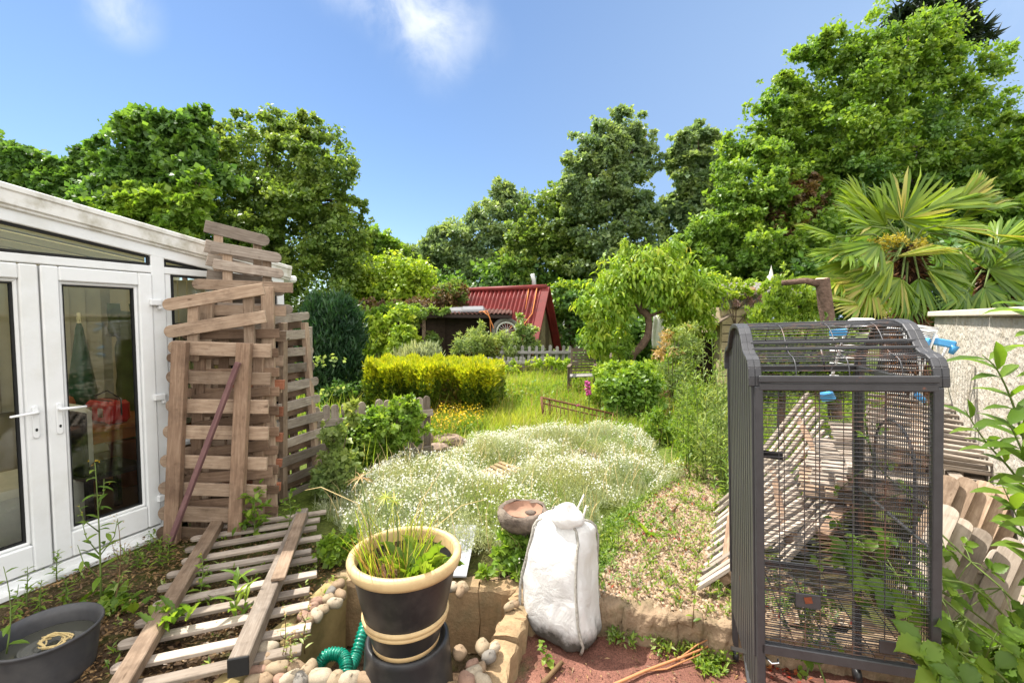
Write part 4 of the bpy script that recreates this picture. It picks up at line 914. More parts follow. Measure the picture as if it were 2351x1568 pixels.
# ------------------------------------------------------------------ rendered wall, right
plain('rough_render', (.46, .42, .36), .95, .1, var=.2, scale=5, dirt=(.3, .25, .18), dirt_amt=.7, dscale=9, bump=1, bscale=22, bdist=.03)
plain('coping_stone', (.58, .5, .4), .9, .15, var=.12, scale=8, bump=.4)
wlc = V(.55, .835, 0).normalized(); wp0 = at(2142, 740, 4.55); wp0.z = 0; wn_ = V(.835, -.55, 0)
rw = thing('block_wall', 'rough pale rendered block wall with a flat stone coping at the right edge', 'wall', tuple(wp0))
b = MB(); b.bar(wp0 + wn_ * .11 + V(0, 0, .84), wp0 + wn_ * .11 - wlc * 4.2 + V(0, 0, .84), .2, 1.74); b.build('wall', 'rough_render', rw, bevel=.01)
b = MB(); ct = 1.738
for k in range(5): b.bar(wp0 + wn_ * .1 + wlc * (.03 - k * .86) + V(0, 0, ct), wp0 + wn_ * .1 + wlc * (.03 - (k + 1) * .86 + .008) + V(0, 0, ct), .28, .05)
b.build('coping', 'coping_stone', rw, bevel=.008)
# ------------------------------------------------------------------ bird cage
def mk_iron():
    s = NT('cage_iron'); p = s.tc('Object'); n = s.noise(p, 16, 6, .7); g = s.noise(p, 180, 2)
    c = s.mix(n, (.038, .038, .042), (.08, .08, .085)); ru = s.rng(s.noise(p, 6, 6, .7), .67, .73)
    c = s.mix(ru, c, (.28, .09, .04)); s.bsdf(c, s.rng(n, 0, 1, .35, .6), .5, s.rng(ru, 0, 1, .35, 0), nrm=s.bump(g, .25, .002)); MATS['cage_iron'] = s.m
    s = NT('cage_wire'); p = s.tc('Object'); ru = s.rng(s.noise(p, 9, 5, .7), .5, .68)
    c = s.mix(ru, (.055, .055, .06), (.2, .1, .06)); s.bsdf(c, .45, .5, .3); MATS['cage_wire'] = s.m
mk_iron()
plain('rust', (.2, .06, .03), .9, .1, var=.4, scale=30)
CO = V(1.008, 1.7425, -.15); EX = V(math.cos(.31), -math.sin(.31), .038).normalized(); EY = V(math.sin(.31), math.cos(.31), 0); EZ = V(-.038, 0, 1).normalized()
CW, CD, Z0, ZT = .557, .6625, .561, 1.589      # width, depth, floor level and shoulder bar level above the paving
def cp(x, y, z): return CO + EX * x + EY * y + EZ * z
cg = thing('bird_cage', 'tall dark grey metal parrot cage with a domed top standing on the paving', 'bird cage', tuple(CO))
PR = [(0, 1.589), (.0, 1.622), (.006, 1.655), (.022, 1.68), (.05, 1.693), (.085, 1.698), (.12, 1.712), (.15, 1.742), (.178, 1.774), (.215, 1.8), (.265, 1.813), (.331, 1.8165)]
PR = PR + [(CD - y, z) for y, z in PR[::-1][1:]]
sqb = lambda b, p0, p1, w, up=None: b.bar(p0, p1, w, w, tuple(up or EY))
for (x, y, r0) in ((0, 0, 0), (CW, 0, 0), (0, CD, 0), (CW, CD, 0)):
    b = MB(); sqb(b, cp(x, y, .08), cp(x, y, ZT), .03); sx = -1 if x == 0 else 1; sqb(b, cp(x + sx * .0165, y * (1 - .03) + .009, .5), cp(x + sx * .0165, y * .97 + .009, ZT), .012); b.build('post', 'cage_iron', cg, bevel=.003)
    b = MB(); b.tube([cp(x - .012, y, .035), cp(x + .012, y, .035)], .035, 14); b.tube([cp(x, y, .03), cp(x, y, .09)], .012); b.build('castor', 'black_plastic', cg)
wire = lambda b, p0, p1, r=.0017: b.tube([p0, p1], r, 5, cap=False)
for x, nm in ((0, 'side_panel'), (CW, 'side_panel')):
    sp_ = None
    for off in (0, -.022 if x == 0 else .022):
        b = MB(); pts = [cp(x + off, y, z) for y, z in PR]
        for k in range(len(pts) - 1): b.bar(pts[k], pts[k + 1] + (pts[k + 1] - pts[k]).normalized() * .004, .02, .024, tuple(EX))
        b.build('dome_hoop', 'cage_iron', cg, bevel=.003)
    for z, w in ((ZT, .022), (Z0, .026), (1.0, .012)):
        b = MB(); b.bar(cp(x, 0, z), cp(x, CD, z), w, w, tuple(EZ)); b.build('side_rail', 'cage_iron', cg, bevel=.002)
    fr = cg
    b = MB()
    for k in range(1, 40):
        y = CD * k / 40
        zt = np.interp(y, [q[0] for q in PR], [q[1] for q in PR]); wire(b, cp(x, y, Z0), cp(x, y, zt))
    for z in ((.66, .82, 1.15, 1.3, 1.45) if x else (.8, 1.3)): wire(b, cp(x, 0, z), cp(x, CD, z))
    b.build('side_wires', 'cage_wire', cg)
    if x == 0:                                  # left side: ribbed sheet backing, as seen edge-on
        b = MB()
        for k in range(24):
            y0 = .02 + k * .0245; zt = np.interp(y0 + .01, [q[0] for q in PR], [q[1] for q in PR]) - .01
            b.bar(cp(-.012, y0 + .011, .30), cp(-.012, y0 + .011, zt), .023, .006 + .004 * (k % 2), tuple(EX))
        b.build('ribbed_sheet', 'cage_iron', fr)
    else:                                       # arched door in the right side
        b = MB(); pts = [cp(x + .01, .16, .6)] + [cp(x + .01, .33 + .17 * math.cos(t), 1.24 + .16 * math.sin(t)) for t in [R(q) for q in range(180, -1, -15)]] + [cp(x + .01, .5, .6), cp(x + .01, .16, .6)]
        for k in range(len(pts) - 1): b.bar(pts[k], pts[k + 1], .008, .012, tuple(EX))
        dr = b.build('door', 'cage_iron', cg, bevel=.003)
b = MB()
for k in range(1, 64): wire(b, cp(0, 0, Z0 + (ZT - Z0) * k / 64), cp(CW, 0, Z0 + (ZT - Z0) * k / 64))
for x in (.07, .155, .205, .31, .41): wire(b, cp(x, .002, Z0), cp(x, .002, ZT), .002)
b.build('front_wires', 'cage_wire', cg)
for y_, z_, w_, h_ in ((0, ZT, .032, .028), (0, Z0 - .01, .03, .04), (-.018, ZT + .03, .012, .026)): b = MB(); b.bar(cp(0, y_, z_), cp(CW, y_, z_), w_, h_, tuple(EZ)); b.build('front_rail', 'cage_iron', cg, bevel=.003)
b = MB()
for k in range(1, 64): wire(b, cp(0, CD, Z0 + (ZT - Z0) * k / 64), cp(CW, CD, Z0 + (ZT - Z0) * k / 64))
for x in (.1, .24, .38, .5): wire(b, cp(x, CD, Z0), cp(x, CD, ZT), .002)
b.build('back_wires', 'cage_wire', cg)
for z_ in (ZT, Z0): b = MB(); b.bar(cp(0, CD, z_), cp(CW, CD, z_), .03, .028, tuple(EZ)); b.build('back_rail', 'cage_iron', cg, bevel=.003)
# domed top
b = MB(); ys = []; L = 0; pl = [Vector((0, y, z)) for y, z in PR]; seg = [(pl[i + 1] - pl[i]).length for i in range(len(pl) - 1)]; tot = sum(seg)
for k in range(1, 46):
    t = tot * k / 46; i = 0
    while t > seg[i]: t -= seg[i]; i += 1
    q = pl[i].lerp(pl[i + 1], t / seg[i]); wire(b, cp(0, q.y, q.z), cp(CW, q.y, q.z), .0022)
for x in (.13, .3, .46): b.tube([cp(x, y, z + .003) for y, z in PR], .0022, 5)
for y, z in ((.128, 1.722), (.15, 1.746), (CD / 2, 1.819), (CD - .135, 1.735)): tp = MB(); tp.bar(cp(0, y, z), cp(CW, y, z), .022, .012, tuple(EZ)); tp.build('dome_rail', 'cage_iron', cg, bevel=.002)
b.build('dome_wires', 'cage_wire', cg)
b = MB()
for k in range(1, 44): wire(b, cp(0, CD * k / 44, Z0 + .02), cp(CW, CD * k / 44, Z0 + .02), .002)
for x in (.12, .24, .38, .5): wire(b, cp(x, 0, Z0 + .018), cp(x, CD, Z0 + .018), .0022)
b.build('floor_grate', 'cage_wire', cg)
b = MB(); b.bar(cp(.12, -.006, .765), cp(.205, -.006, .765), .008, .055, tuple(EZ)); pl_ = b.build('feeder_flap', 'cage_iron', cg, bevel=.002)
b = MB(); b.bar(cp(.15, -.0115, .767), cp(.175, -.0115, .773), .002, .024, tuple(EZ)); b.build('rust_patch', 'rust', pl_)
b = MB(); b.bar(cp(.39, -.006, .63), cp(.445, -.006, .63), .008, .05, tuple(EZ)); b.build('feeder_flap', 'cage_iron', cg, bevel=.002)
b = MB(); b.bar(cp(-.005, .07, 1.31), cp(.09, .03, 1.31), .004, .03, tuple(EZ)); b.build('latch_plate', 'black_plastic', cg)
b = MB(); b.tube([cp(.015, 0, Z0 - .05), cp(.035, -.02, Z0 - .06), cp(.06, -.012, Z0 - .06), cp(.06, 0, Z0 - .05)], .004, 6); b.build('handle', 'chrome', cg)
b = MB(); b.tube([cp(.24, .1, 1.72), cp(.25, .09, 1.64), cp(.27, .1, 1.635), cp(.285, .12, 1.66)], .004, 6); b.build('perch_hook', 'cage_wire', cg)
b = MB(); sqb(b, cp(0, .02, .5), cp(-.02, CD - .05, .1), .018); sqb(b, cp(0, CD - .03, .5), cp(-.01, .05, .12), .018); b.build('stand_brace', 'cage_iron', cg)
b = MB(); c = at(1985, 741, 2.15); b.tube([c + EX * (-.08), c + EX * (-.05) + V(0, 0, .008), c + EX * .03 + V(0, 0, .006), c + EX * .06], [.006, .016, .014, .004]); plain('bone_white', (.75, .72, .66), .5, .3)
tag(b.build('cuttlebone', 'bone_white'), 'small white bone shaped perch toy lying on top of the cage', 'toy')

# ------------------------------------------------------------------ clothes airer
plain('blue_plastic', (.06, .3, .6), .35, .4); plain('white_coat', (.8, .8, .8), .35, .4, var=.03)
ar = thing('clothes_airer', 'white folding clothes airer with blue plastic joints, standing behind the cage on the panels', 'clothes airer', tuple(at(2000, 930, 3.6)))
a0, a1 = at(1898, 905, 3.75), at(1945, 748, 3.6); c0, c1 = at(2090, 915, 3.5), at(2150, 760, 3.45)
b = MB(); b.tube([a0, a1, c1, c0], .012); b.tube([a1, at(2065, 742, 4.2), at(2155, 755, 4.0)], .01); b.build('frame', 'white_coat', ar)
b = MB()
for k in range(11):
    f = k / 10; b.tube([at(1905, 890 - 142 * f, 3.72), at(2080 + 62 * f, 905 - 148 * f, 3.5)], .005, 6)
for k in range(8):
    f = k / 7; b.tube([at(2068 + 5 * f, 743 + 32 * f, 4.15 - .5 * f), at(2150 + 10 * f, 757 + 32 * f, 3.95 - .4 * f)], .005, 6)
b.build('rails', 'white_coat', ar)
b = MB(); b.tube([at(2150, 770, 3.5), at(2158, 840, 3.55)], .01); b.tube([at(2178, 790, 3.5), at(2150, 850, 3.6)], .01); b.tube([at(2110, 770, 3.55), at(2115, 930, 3.6)], .011); b.build('leg', 'white_coat', ar)
for (x0, y0, x1, y1, w) in ((1905, 765, 1945, 762, .05), (2143, 783, 2195, 793, .055), (1884, 912, 1915, 908, .07), (2105, 905, 2120, 920, .05), (2130, 780, 2120, 800, .04), (1895, 868, 1902, 880, .045)):
    b = MB(); b.bar(at(x0, y0, 3.5), at(x1, y1, 3.42), w, .04, V(0, -1, 0)); b.build('joint', 'blue_plastic', ar, bevel=.008)
b = MB(); b.tube([at(2193, 794, 3.42), at(2183, 812, 3.44)], [.03, .018]); b.build('joint', 'blue_plastic', ar)

# ------------------------------------------------------------------ left picket fence, mid garden
picket_panel('picket_fence', 'low weathered picket fence with rounded tops left of the yellow hedge', at(728, 1010, 5.0) - V(0, 0, .63), V(.87, .49, 0), V(0, 0, 1), 14, .098, 1.02, w=.088, t=.02, rails=(.35, .8), side=1, mat='grey_wood', cat='fence', skip=(6,))
picket_panel('picket_fence', 'grey tumbledown picket fence in front of the red roofed hut', at(1106, 862, 12.9) - V(0, 0, .25), V(1, -.04, 0), V(.1, 0, 1), 19, .115, .78, w=.07, t=.02, rails=(.42, .8), side=1, mat='dull_grey_wood', cat='fence', jit=.025, round1=0)
picket_panel('picket_fence', 'rear row of grey pickets showing above the grey tumbledown fence', at(1150, 850, 13.4) - V(0, 0, .25), V(1, -.03, 0), V(.04, 0, 1), 12, .2, .98, w=.09, t=.02, rails=(.5, .8), side=1, mat='dull_grey_wood', cat='fence', jit=.03, round1=1)

# ------------------------------------------------------------------ red roofed hut
plain('red_sheet', (.19, .024, .022), .6, .25, var=.4, scale=2.2, dirt=(.085, .02, .016), dirt_amt=.75, dscale=3.2)
plain('zinc', (.5, .5, .5), .5, .4, .3)
plain('orange_rope', (.55, .2, .06), .8, .2)
wood('chair_wood0', (.09, .075, .04), (.17, .14, .08), (.25, .21, .13))
hut = thing('red_roofed_hut', 'steep gabled hut under a red corrugated roof with a zinc flue pipe', 'hut', tuple(at(1180, 830, 16)))
ra, rb = at(1074, 668, 16.6), at(1250, 661, 15.4)          # ridge, far-left to near-right
rd = (rb - ra); rl = rd.length; rdn = rd.normalized()
out = V(-rd.y, rd.x, 0).normalized() * -1                    # towards the viewer
if out.y > 0: out = -out
def slope(side):
    b = MB(); nU, nV = 190, 6; d = (out * side * .62 + V(0, 0, -1)).normalized(); nrm = rdn.cross(d).normalized()
    if nrm.dot(out * side) < 0: nrm = -nrm
    Ls = 2.55
    b.grid(lambda uu, vv: ra + rdn * rl * uu + d * Ls * vv + nrm * (.035 * math.sin(uu * 2 * math.pi * 19) + (.018 if vv > .45 else 0) + .01 * math.sin(uu * 9 + vv * 4)), nU, nV); return b
slope(1).build('roof', 'red_sheet', hut, thick=.01); slope(-1).build('roof', 'red_sheet', hut, thick=.01)
b = MB(); b.tube([ra + V(0, 0, .03) - rdn * .05, rb + V(0, 0, .03) + rdn * .08], .09, 10); b.build('ridge_cap', 'red_sheet', hut)
b = MB()
for sg in (1, -1): b.bar(rb + rdn * .06 + V(0, 0, .02), rb + rdn * .06 + (out * sg * .62 + V(0, 0, -1)).normalized() * 2.55, .26, .05, V(0, 0, 1).cross(rdn))
b.build('barge_board', 'red_sheet', hut)
b = MB(); g0 = rb - rdn * .12; q0 = g0 + out * 1.25 + V(0, 0, -2.1); q1 = g0 - out * 1.25 + V(0, 0, -2.1)
for k in range(12):
    f0, f1 = k / 12, (k + .94) / 12; w0 = lambda f: (q0.lerp(q1, f), g0.z - .1 - abs(f - .5) * 2 * 2.0)
    (p0, z0), (p1, z1) = w0(f0), w0(f1); zb_ = q0.z - .3
    pts = [V(p0.x, p0.y, zb_), V(p1.x, p1.y, zb_), V(p1.x, p1.y, max(z1, zb_ + .02)), V(p0.x, p0.y, max(z0, zb_ + .02))]
    b.add(pts, [[0, 1, 2, 3]], None, None)
b.build('gable_wall', 'chair_wood0', hut, thick=.03)
b = MB(); f_ = at(1227, 660, 15.9); b.tube([f_ + V(0, 0, -.2), f_ + V(-.02, 0, .25), at(1222, 629, 15.9)], .075, 12); b.build('flue', 'zinc', hut)
# ropes and wheel
b = MB()
b.tube([rb - rdn * .55 + V(0, 0, .1), at(1200, 745, 15.0), at(1188, 768, 14.85), at(1160, 770, 14.5)], .018, 5)
b.tube([rb - rdn * .25 + V(0, 0, .1), at(1222, 720, 14.9), at(1195, 755, 14.7), at(1176, 748, 14.4), at(1160, 768, 14.3)], .018, 5)
tag(b.build('orange_rope', 'orange_rope'), 'two orange ropes hanging over the red roof down to the spoked wheel', 'rope')
wc = at(1163, 762, 14.3); wr_ = .40
wh = thing('old_cartwheel', 'old spoked wheel with a grey tyre leaning against the red roof', 'wheel', tuple(wc)); ax = V(.15, -1, .35).normalized(); wx, wy, wz = frame(ax)
ring = lambda r_, n=36: [wc + (wy * math.cos(2 * math.pi * k / n) + wz * math.sin(2 * math.pi * k / n)) * r_ for k in range(n)]
b = MB(); b.tube(ring(wr_), .075, 8, closed=True); plain('old_tyre', (.12, .115, .1), .9, .1, var=.3); b.build('tyre', 'old_tyre', wh)
b = MB(); b.tube(ring(wr_ - .09), .035, 8, closed=True); plain('old_metal', (.42, .42, .38), .5, .4, .2); b.build('rim', 'old_metal', wh)
b = MB(); b.tube([wc - ax * .05, wc + ax * .1], .06, 10); b.build('hub', 'old_metal', wh)
b = MB()
for k in range(18): t = 2 * math.pi * k / 18; b.tube([wc + ax * .04, wc + (wy * math.cos(t) + wz * math.sin(t)) * (wr_ - .09)], .008, 4)
b.build('spokes', 'old_metal', wh)
# dark lean-to shed
sh = thing('dark_shed', 'dark open fronted lean-to shed left of the red roofed hut', 'shed', tuple(at(1040, 830, 14.8)))
b = MB()
L0, L1 = at(968, 722, 14.6), at(1130, 722, 14.6); gz = 0
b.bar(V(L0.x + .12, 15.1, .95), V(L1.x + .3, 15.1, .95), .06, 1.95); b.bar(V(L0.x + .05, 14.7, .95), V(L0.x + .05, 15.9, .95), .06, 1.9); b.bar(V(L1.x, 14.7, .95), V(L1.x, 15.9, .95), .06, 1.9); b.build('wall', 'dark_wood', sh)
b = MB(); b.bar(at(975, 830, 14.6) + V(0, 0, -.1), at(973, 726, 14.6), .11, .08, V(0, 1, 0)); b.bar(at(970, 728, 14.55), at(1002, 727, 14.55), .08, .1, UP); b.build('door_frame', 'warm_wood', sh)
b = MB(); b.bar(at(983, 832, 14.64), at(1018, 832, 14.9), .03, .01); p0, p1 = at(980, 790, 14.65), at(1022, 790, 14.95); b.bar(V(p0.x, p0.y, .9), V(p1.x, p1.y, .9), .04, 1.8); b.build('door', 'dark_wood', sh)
b = MB(); e0, e1 = at(960, 720, 14.3), at(1175, 722, 14.3)
b.grid(lambda u_, v_: V(e0.x + (e1.x - e0.x) * u_, 14.3 + 1.9 * v_, e0.z + .22 * v_ + .025 * math.sin(u_ * 2 * math.pi * 22)), 180, 3); plain('rusty_roof', (.11, .05, .04), .85, .2, var=.6, scale=4); b.build('roof', 'rusty_roof', sh, thick=.012)
plain('dark_fascia', (.03, .02, .018), .8, .2)
b = MB(); b.bar(e0 + V(0, .02, -.07), e1 + V(0, .02, -.07), .04, .1); b.build('fascia', 'dark_fascia', sh)
def oldbox(label, px, py, w, Y, rz):
    c = at(px, py, Y); b = MB(); x = V(math.cos(rz), math.sin(rz), .02) * w / 2; b.bar(c - x, c + x, .5, .12, V(.0, -.3, 1)); plain('grey_vinyl', (.16, .16, .17), .45, .4); 
    tag(b.build('seat_cushion', 'grey_vinyl', None, bevel=.05), label, 'cushion')
oldbox('flat dark grey cushion pad lying on the shed roof, left of two', 1054, 713, .75, 14.9, -.05); oldbox('flat dark grey cushion pad on the shed roof against the red roof, right of two', 1086, 711, .75, 14.7, .08)
b = MB(); b.tube([at(1100, 716, 14.35), at(1118, 714, 14.3), at(1125, 730, 14.28), at(1128, 790, 14.2)], .015, 5); b.tube([at(1110, 715, 14.3), at(1122, 725, 14.25), at(1140, 770, 14.2), at(1155, 780, 14.2)], .015, 5)
tag(b.build('orange_rope', 'orange_rope'), 'thin rope ends dangling from the corner of the dark shed roof', 'rope')
# low dark outbuilding left with creeper on its roof
ob = thing('old_outbuilding', 'long low outbuilding with a creeper covered roof left of the dark shed', 'outbuilding', tuple(at(880, 830, 16.5)))
p0, p1 = at(790, 722, 16.6), at(975, 722, 16.0)
b = MB(); b.bar(V(p0.x, 17.2, .9), V(p1.x, 17.2, .9), 1.6, 1.8); b.build('wall', 'dark_wood', ob)
b = MB(); b.grid(lambda u_, v_: V(p0.x - .1 + (p1.x - p0.x + .3) * u_, 16.2 + 2.0 * v_, 1.84 + .28 * v_ + .03 * math.sin(u_ * 2 * math.pi * 24)), 180, 3); b.build('roof', 'rusty_roof', ob, thick=.012)
plain('white_van', (.8, .8, .8), .4, .4)
b = MB(); c = at(716, 737, 19); b.bar(c - V(.9, 0, .2), c + V(.9, 0, -.2), 1.0, .9); tag(b.build('pale_container', 'white_van', None, bevel=.05), 'pale container glimpsed between the picket stack and the dark conifer', 'container')

# ------------------------------------------------------------------ wooden armchair
wood('chair_wood', (.07, .05, .035), (.13, .1, .075), (.22, .18, .14))
chr_ = thing('garden_armchair', 'weathered wooden slatted garden armchair standing in the long grass', 'armchair', tuple(at(1335, 905, 10.2)))
c0 = at(1337, 905, 10.2); c0.z = 0; cx_ = V(.97, .24, 0); cy_ = V(.2, .97, 0)
def cq(x, y, z): return c0 + cx_ * x + cy_ * y + V(0, 0, z)
b = MB()
for k in range(8): z = .50 + k * .062; f = k / 7; b.bar(cq(-.27, .2 + .16 * f, z), cq(.27, .2 + .16 * f, z), .036, .015, V(0, -1, .3))
b.build('back_slats', 'chair_wood', chr_)
b = MB()
for x in (-.29, .29): b.bar(cq(x, .2, .4), cq(x, .39, .98), .045, .04, V(1, 0, 0))
b.bar(cq(-.29, .385, .97), cq(.29, .385, .97), .06, .03, V(0, -1, .3)); b.build('back_frame', 'chair_wood', chr_)
b = MB()
for k in range(6): b.bar(cq(-.3, -.28 + k * .09, .42), cq(.3, -.28 + k * .09, .42), .075, .018)
b.build('seat', 'dull_grey_wood', chr_)
for x in (-.31, .31):
    b = MB(); b.bar(cq(x, -.33, .64), cq(x, .26, .64), .07, .022); b.build('armrest', 'chair_wood', chr_)
    for y in (-.28, .24): b = MB(); b.bar(cq(x, y, -.02), cq(x, y, .63), .05, .05, V(1, 0, 0)); b.build('leg', 'chair_wood', chr_)

# ------------------------------------------------------------------ rusty frame in the grass
plain('rusty_iron', (.13, .06, .03), .85, .2, var=.5, scale=20)
fr_ = thing('rusty_bed_end', 'rusty iron barred frame lying in the grass behind the white flowers', 'metal frame', tuple(at(1245, 970, 7.1)))
b = MB(); p0, p1 = at(1243, 912, 7.2), at(1408, 950, 6.9); q0, q1 = at(1250, 968, 7.0), at(1400, 1000, 6.8)
b.tube([p0, p1], .016); b.tube([p0 - V(0, 0, .09), p1 - V(0, 0, .09)], .011); b.tube([p0 + V(0, .0, .01), at(1246, 940, 7.1), q0], .022); b.tube([at(1262, 918, 7.18), at(1266, 970, 7.0)], .014); b.tube([p1, q1], .014); b.build('frame', 'rusty_iron', fr_)
b = MB()
for k in range(17): f = (k + .6) / 17.5; b.tube([p0.lerp(p1, f), q0.lerp(q1, f)], .007, 5)
b.build('bars', 'rusty_iron', fr_)
# teal watering can
plain('teal_plastic', (.1, .5, .42), .4, .4)
wcn = thing('watering_can', 'small teal watering can in the grass in front of the grey fence', 'watering can', tuple(at(1218, 892, 11)))
c = at(1219, 884, 11)
b = MB(); b.lathe([(0, -.09), (.09, -.09), (.095, 0), (.07, .08), (.04, .1)], c, 18); b.build('body', 'teal_plastic', wcn)
b = MB(); b.tube([c + V(.05, 0, .09), c + V(.1, 0, .12), c + V(.12, 0, .05), c + V(.09, 0, -.05)], .014, 6); b.build('handle', 'teal_plastic', wcn)
b = MB(); b.tube([c + V(-.08, 0, -.05), c + V(-.16, 0, .08)], [.02, .014], 8); b.build('spout', 'teal_plastic', wcn)
# garden gnome silhouette
gn = thing('garden_ornament', 'small dark pointed garden statue right of the wooden armchair', 'statue', tuple(at(1406, 830, 10.6)))
c = at(1406, 832, 10.6); c.z = 0
b = MB(); zt = at(1406, 806, 10.6).z
b.lathe([(.1, 0), (.12, .3), (.14, zt - .32), (.1, zt - .2), (.09, zt - .14), (.04, zt - .04), (0, zt)], c, 14); b.build('body', 'dark_stone', gn)

# ------------------------------------------------------------------ ornate wooden playhouse, right
ph = thing('wooden_playhouse', 'ornate weathered timber playhouse with a zigzag frieze and rose grown roof', 'playhouse', tuple(at(1700, 850, 10.5)))
pa, pb = at(1655, 800, 10.4), at(1752, 800, 10.7)
for nm_, hx in (('x', 0),):
    b = MB(); zt = at(1655, 705, 10.4).z
    for k in range(10): z = -.02 + k * (zt / 10); b.bar(V(pa.x, pa.y, z + zt / 20), V(pb.x, pb.y, z + zt / 20), .04, zt / 10 - .022)
    b.bar(V(pa.x, pa.y, zt / 2), V(pa.x + .25, pa.y + 1.6, zt / 2), .05, zt); b.bar(V(pb.x, pb.y, zt / 2), V(pb.x + .25, pb.y + 1.6, zt / 2), .05, zt); b.build('wall', 'cream_boards', ph)
    b = MB(); b.bar(V(pa.x + .04, pa.y + .05, zt / 2), V(pb.x, pb.y + .05, zt / 2), .03, zt); b.build('backing', 'dark_wood', ph)
    b = MB(); b.bar(V(pa.x - .03, pa.y - .04, zt + .1), V(pb.x, pb.y - .04, zt + .1), .05, .26); fz = b.build('frieze', 'dull_grey_wood', ph)
    b = MB()
    for k in range(6):
        q = V(pa.x, pa.y - .075, zt).lerp(V(pb.x, pb.y - .075, zt), (k + .5) / 6); b.prism([(-.07, 0), (.07, 0), (0, .15)], -.01, .01, Matrix.Translation(q) @ Matrix.Rotation(R(90), 4, 'X'))
    b.build('zigzag_trim', 'cream_boards', fz)
    b = MB(); b.bar(V(pb.x + .02, pb.y, zt + .1), V(pb.x + .9, pb.y + .15, zt + .1), .06, .24); b.build('lintel', 'dark_wood', ph)
    b = MB(); r0 = V(pa.x - .1, pa.y - .12, zt + .24); r1 = V(pb.x + .95, pb.y, zt + .3)
    b.add([r0, r1, r1 + V(.2, 1.0, .35), r0 + V(.2, 1.0, .35)], [[0, 1, 2, 3]]); b.build('roof', 'dull_grey_wood', ph, thick=.05)
    gc = at(1776, 655, 10.6)
    b = MB(); b.bar(gc, gc + V(.3, -.0, -.24), .5, .03, V(.6, 0, .8)); b.bar(gc, gc + V(-.35, 0, -.24), .5, .03, V(-.6, 0, .8)); dm = b.build('dormer', 'dull_grey_wood', ph)
    b = MB(); b.add([gc + V(-.3, -.1, -.26), gc + V(.26, -.1, -.26), gc + V(0, -.1, -.05)], [[0, 1, 2]]); b.build('dormer_front', 'dark_wood', dm, thick=.02)
    b = MB(); q = at(1770, 641, 10.5); b.lathe([(0, -.12), (.09, -.1), (.1, 0), (.08, .06), (.04, .1), (.035, .16), (.012, .25), (0, .33)], q, 16); b.build('finial', 'bone_white', ph)
    b = MB(); q = at(1736, 776, 10.3); b.bar(q - V(.2, 0, 0), q + V(.25, 0.03, 0), .03, .09); b.build('vent', 'zinc', ph)
sd2 = thing('small_lean_to', 'small dark lean-to with a sloping roof bar left of the playhouse', 'shed', tuple(at(1630, 820, 10.8)))
b = MB(); q0, q1 = at(1590, 770, 11), at(1652, 770, 10.9); b.bar(V(q0.x, q0.y, .65), V(q1.x, q1.y, .65), .1, 1.4); b.build('wall', 'dark_wood', sd2)
b = MB(); b.bar(at(1612, 752, 10.6), at(1662, 722, 10.6), .9, .03, V(-.5, 0, .85)); b.build('roof', 'chair_wood', sd2)
b = MB(); q = at(1515, 762, 10.9); b.grid(lambda u_, v_: q + V((u_ - .5) * .34 * (1 + .1 * math.sin(v_ * 5)), .05 * math.sin(u_ * 9), (v_ - .5) * .8), 14, 8); tag(b.build('white_sheet', 'white_sheet', None, thick=.012), 'white sheet hanging behind the peach tree trunk', 'sheet')
b = MB(); q = at(1540, 742, 10.9); b.bar(q, at(1575, 742, 10.9), .02, .02); b.bar(at(1575, 742, 10.9), V(at(1575, 742, 10.9).x, 10.9, 0), .05, .05, V(0, 1, 0)); b.bar(at(1540, 742, 10.9), V(at(1540, 742, 10.9).x, 10.9, 0), .05, .05, V(0, 1, 0)); tag(b.build('post_rack', 'warm_wood'), 'plain brown post frame right of the white sheet', 'frame')
# sawn trunk with a branch
plain('bark', (.16, .105, .08), .95, .1, var=.5, scale=14, bump=1, bscale=25, bdist=.02)
plain('cut_wood', (.5, .36, .26), .85, .2, var=.15)
st = thing('sawn_tree', 'bare sawn off tree trunk with one branch to the left, behind the cage', 'trunk', tuple(at(1900, 780, 6.2)))
b = MB(); t0 = at(1888, 640, 6.2); b.tube([at(1918, 960, 6.2), at(1905, 760, 6.2), at(1895, 700, 6.2), t0], [.085, .085, .09, .085], 14, cap=False); b.build('stem', 'bark', st)
b = MB(); b.lathe([(0, .012), (.07, .008), (.087, -.01)], t0, 16); b.build('cut_face', 'cut_wood', st)
b = MB(); b.tube([t0 + V(-.05, 0, -.07), at(1850, 645, 6.25), at(1795, 650, 6.35)], [.05, .042, .038], 10); b.build('branch', 'bark', st)
# ------------------------------------------------------------------ foliage surfaces
foliage('leaf_olive', [(0, (0.072, 0.132, 0.030)), (.5, (0.132, 0.220, 0.048)), (1, (0.224, 0.307, 0.086))])
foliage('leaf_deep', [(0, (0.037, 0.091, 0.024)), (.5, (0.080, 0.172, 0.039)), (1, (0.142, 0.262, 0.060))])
foliage('leaf_fresh', [(0, (0.078, 0.156, 0.022)), (.5, (0.132, 0.248, 0.038)), (1, (0.233, 0.342, 0.065))])
foliage('leaf_lime', [(0, (0.139, 0.233, 0.023)), (.5, (0.233, 0.358, 0.039)), (1, (0.373, 0.466, 0.078))])
foliage('leaf_grey', [(0, (0.094, 0.158, 0.079)), (.5, (0.158, 0.243, 0.124)), (1, (0.262, 0.354, 0.190))])
foliage('leaf_brown', [(0, (0.060, 0.035, 0.020)), (.6, (0.130, 0.085, 0.045)), (1, (0.170, 0.150, 0.060))], trans=.25)
foliage('needle_dark', [(0, (0.012, 0.040, 0.020)), (.5, (0.022, 0.065, 0.030)), (1, (0.045, 0.100, 0.040))], trans=.2)
foliage('needle_black', [(0, (0.008, 0.020, 0.012)), (1, (0.025, 0.045, 0.025))], trans=.15)
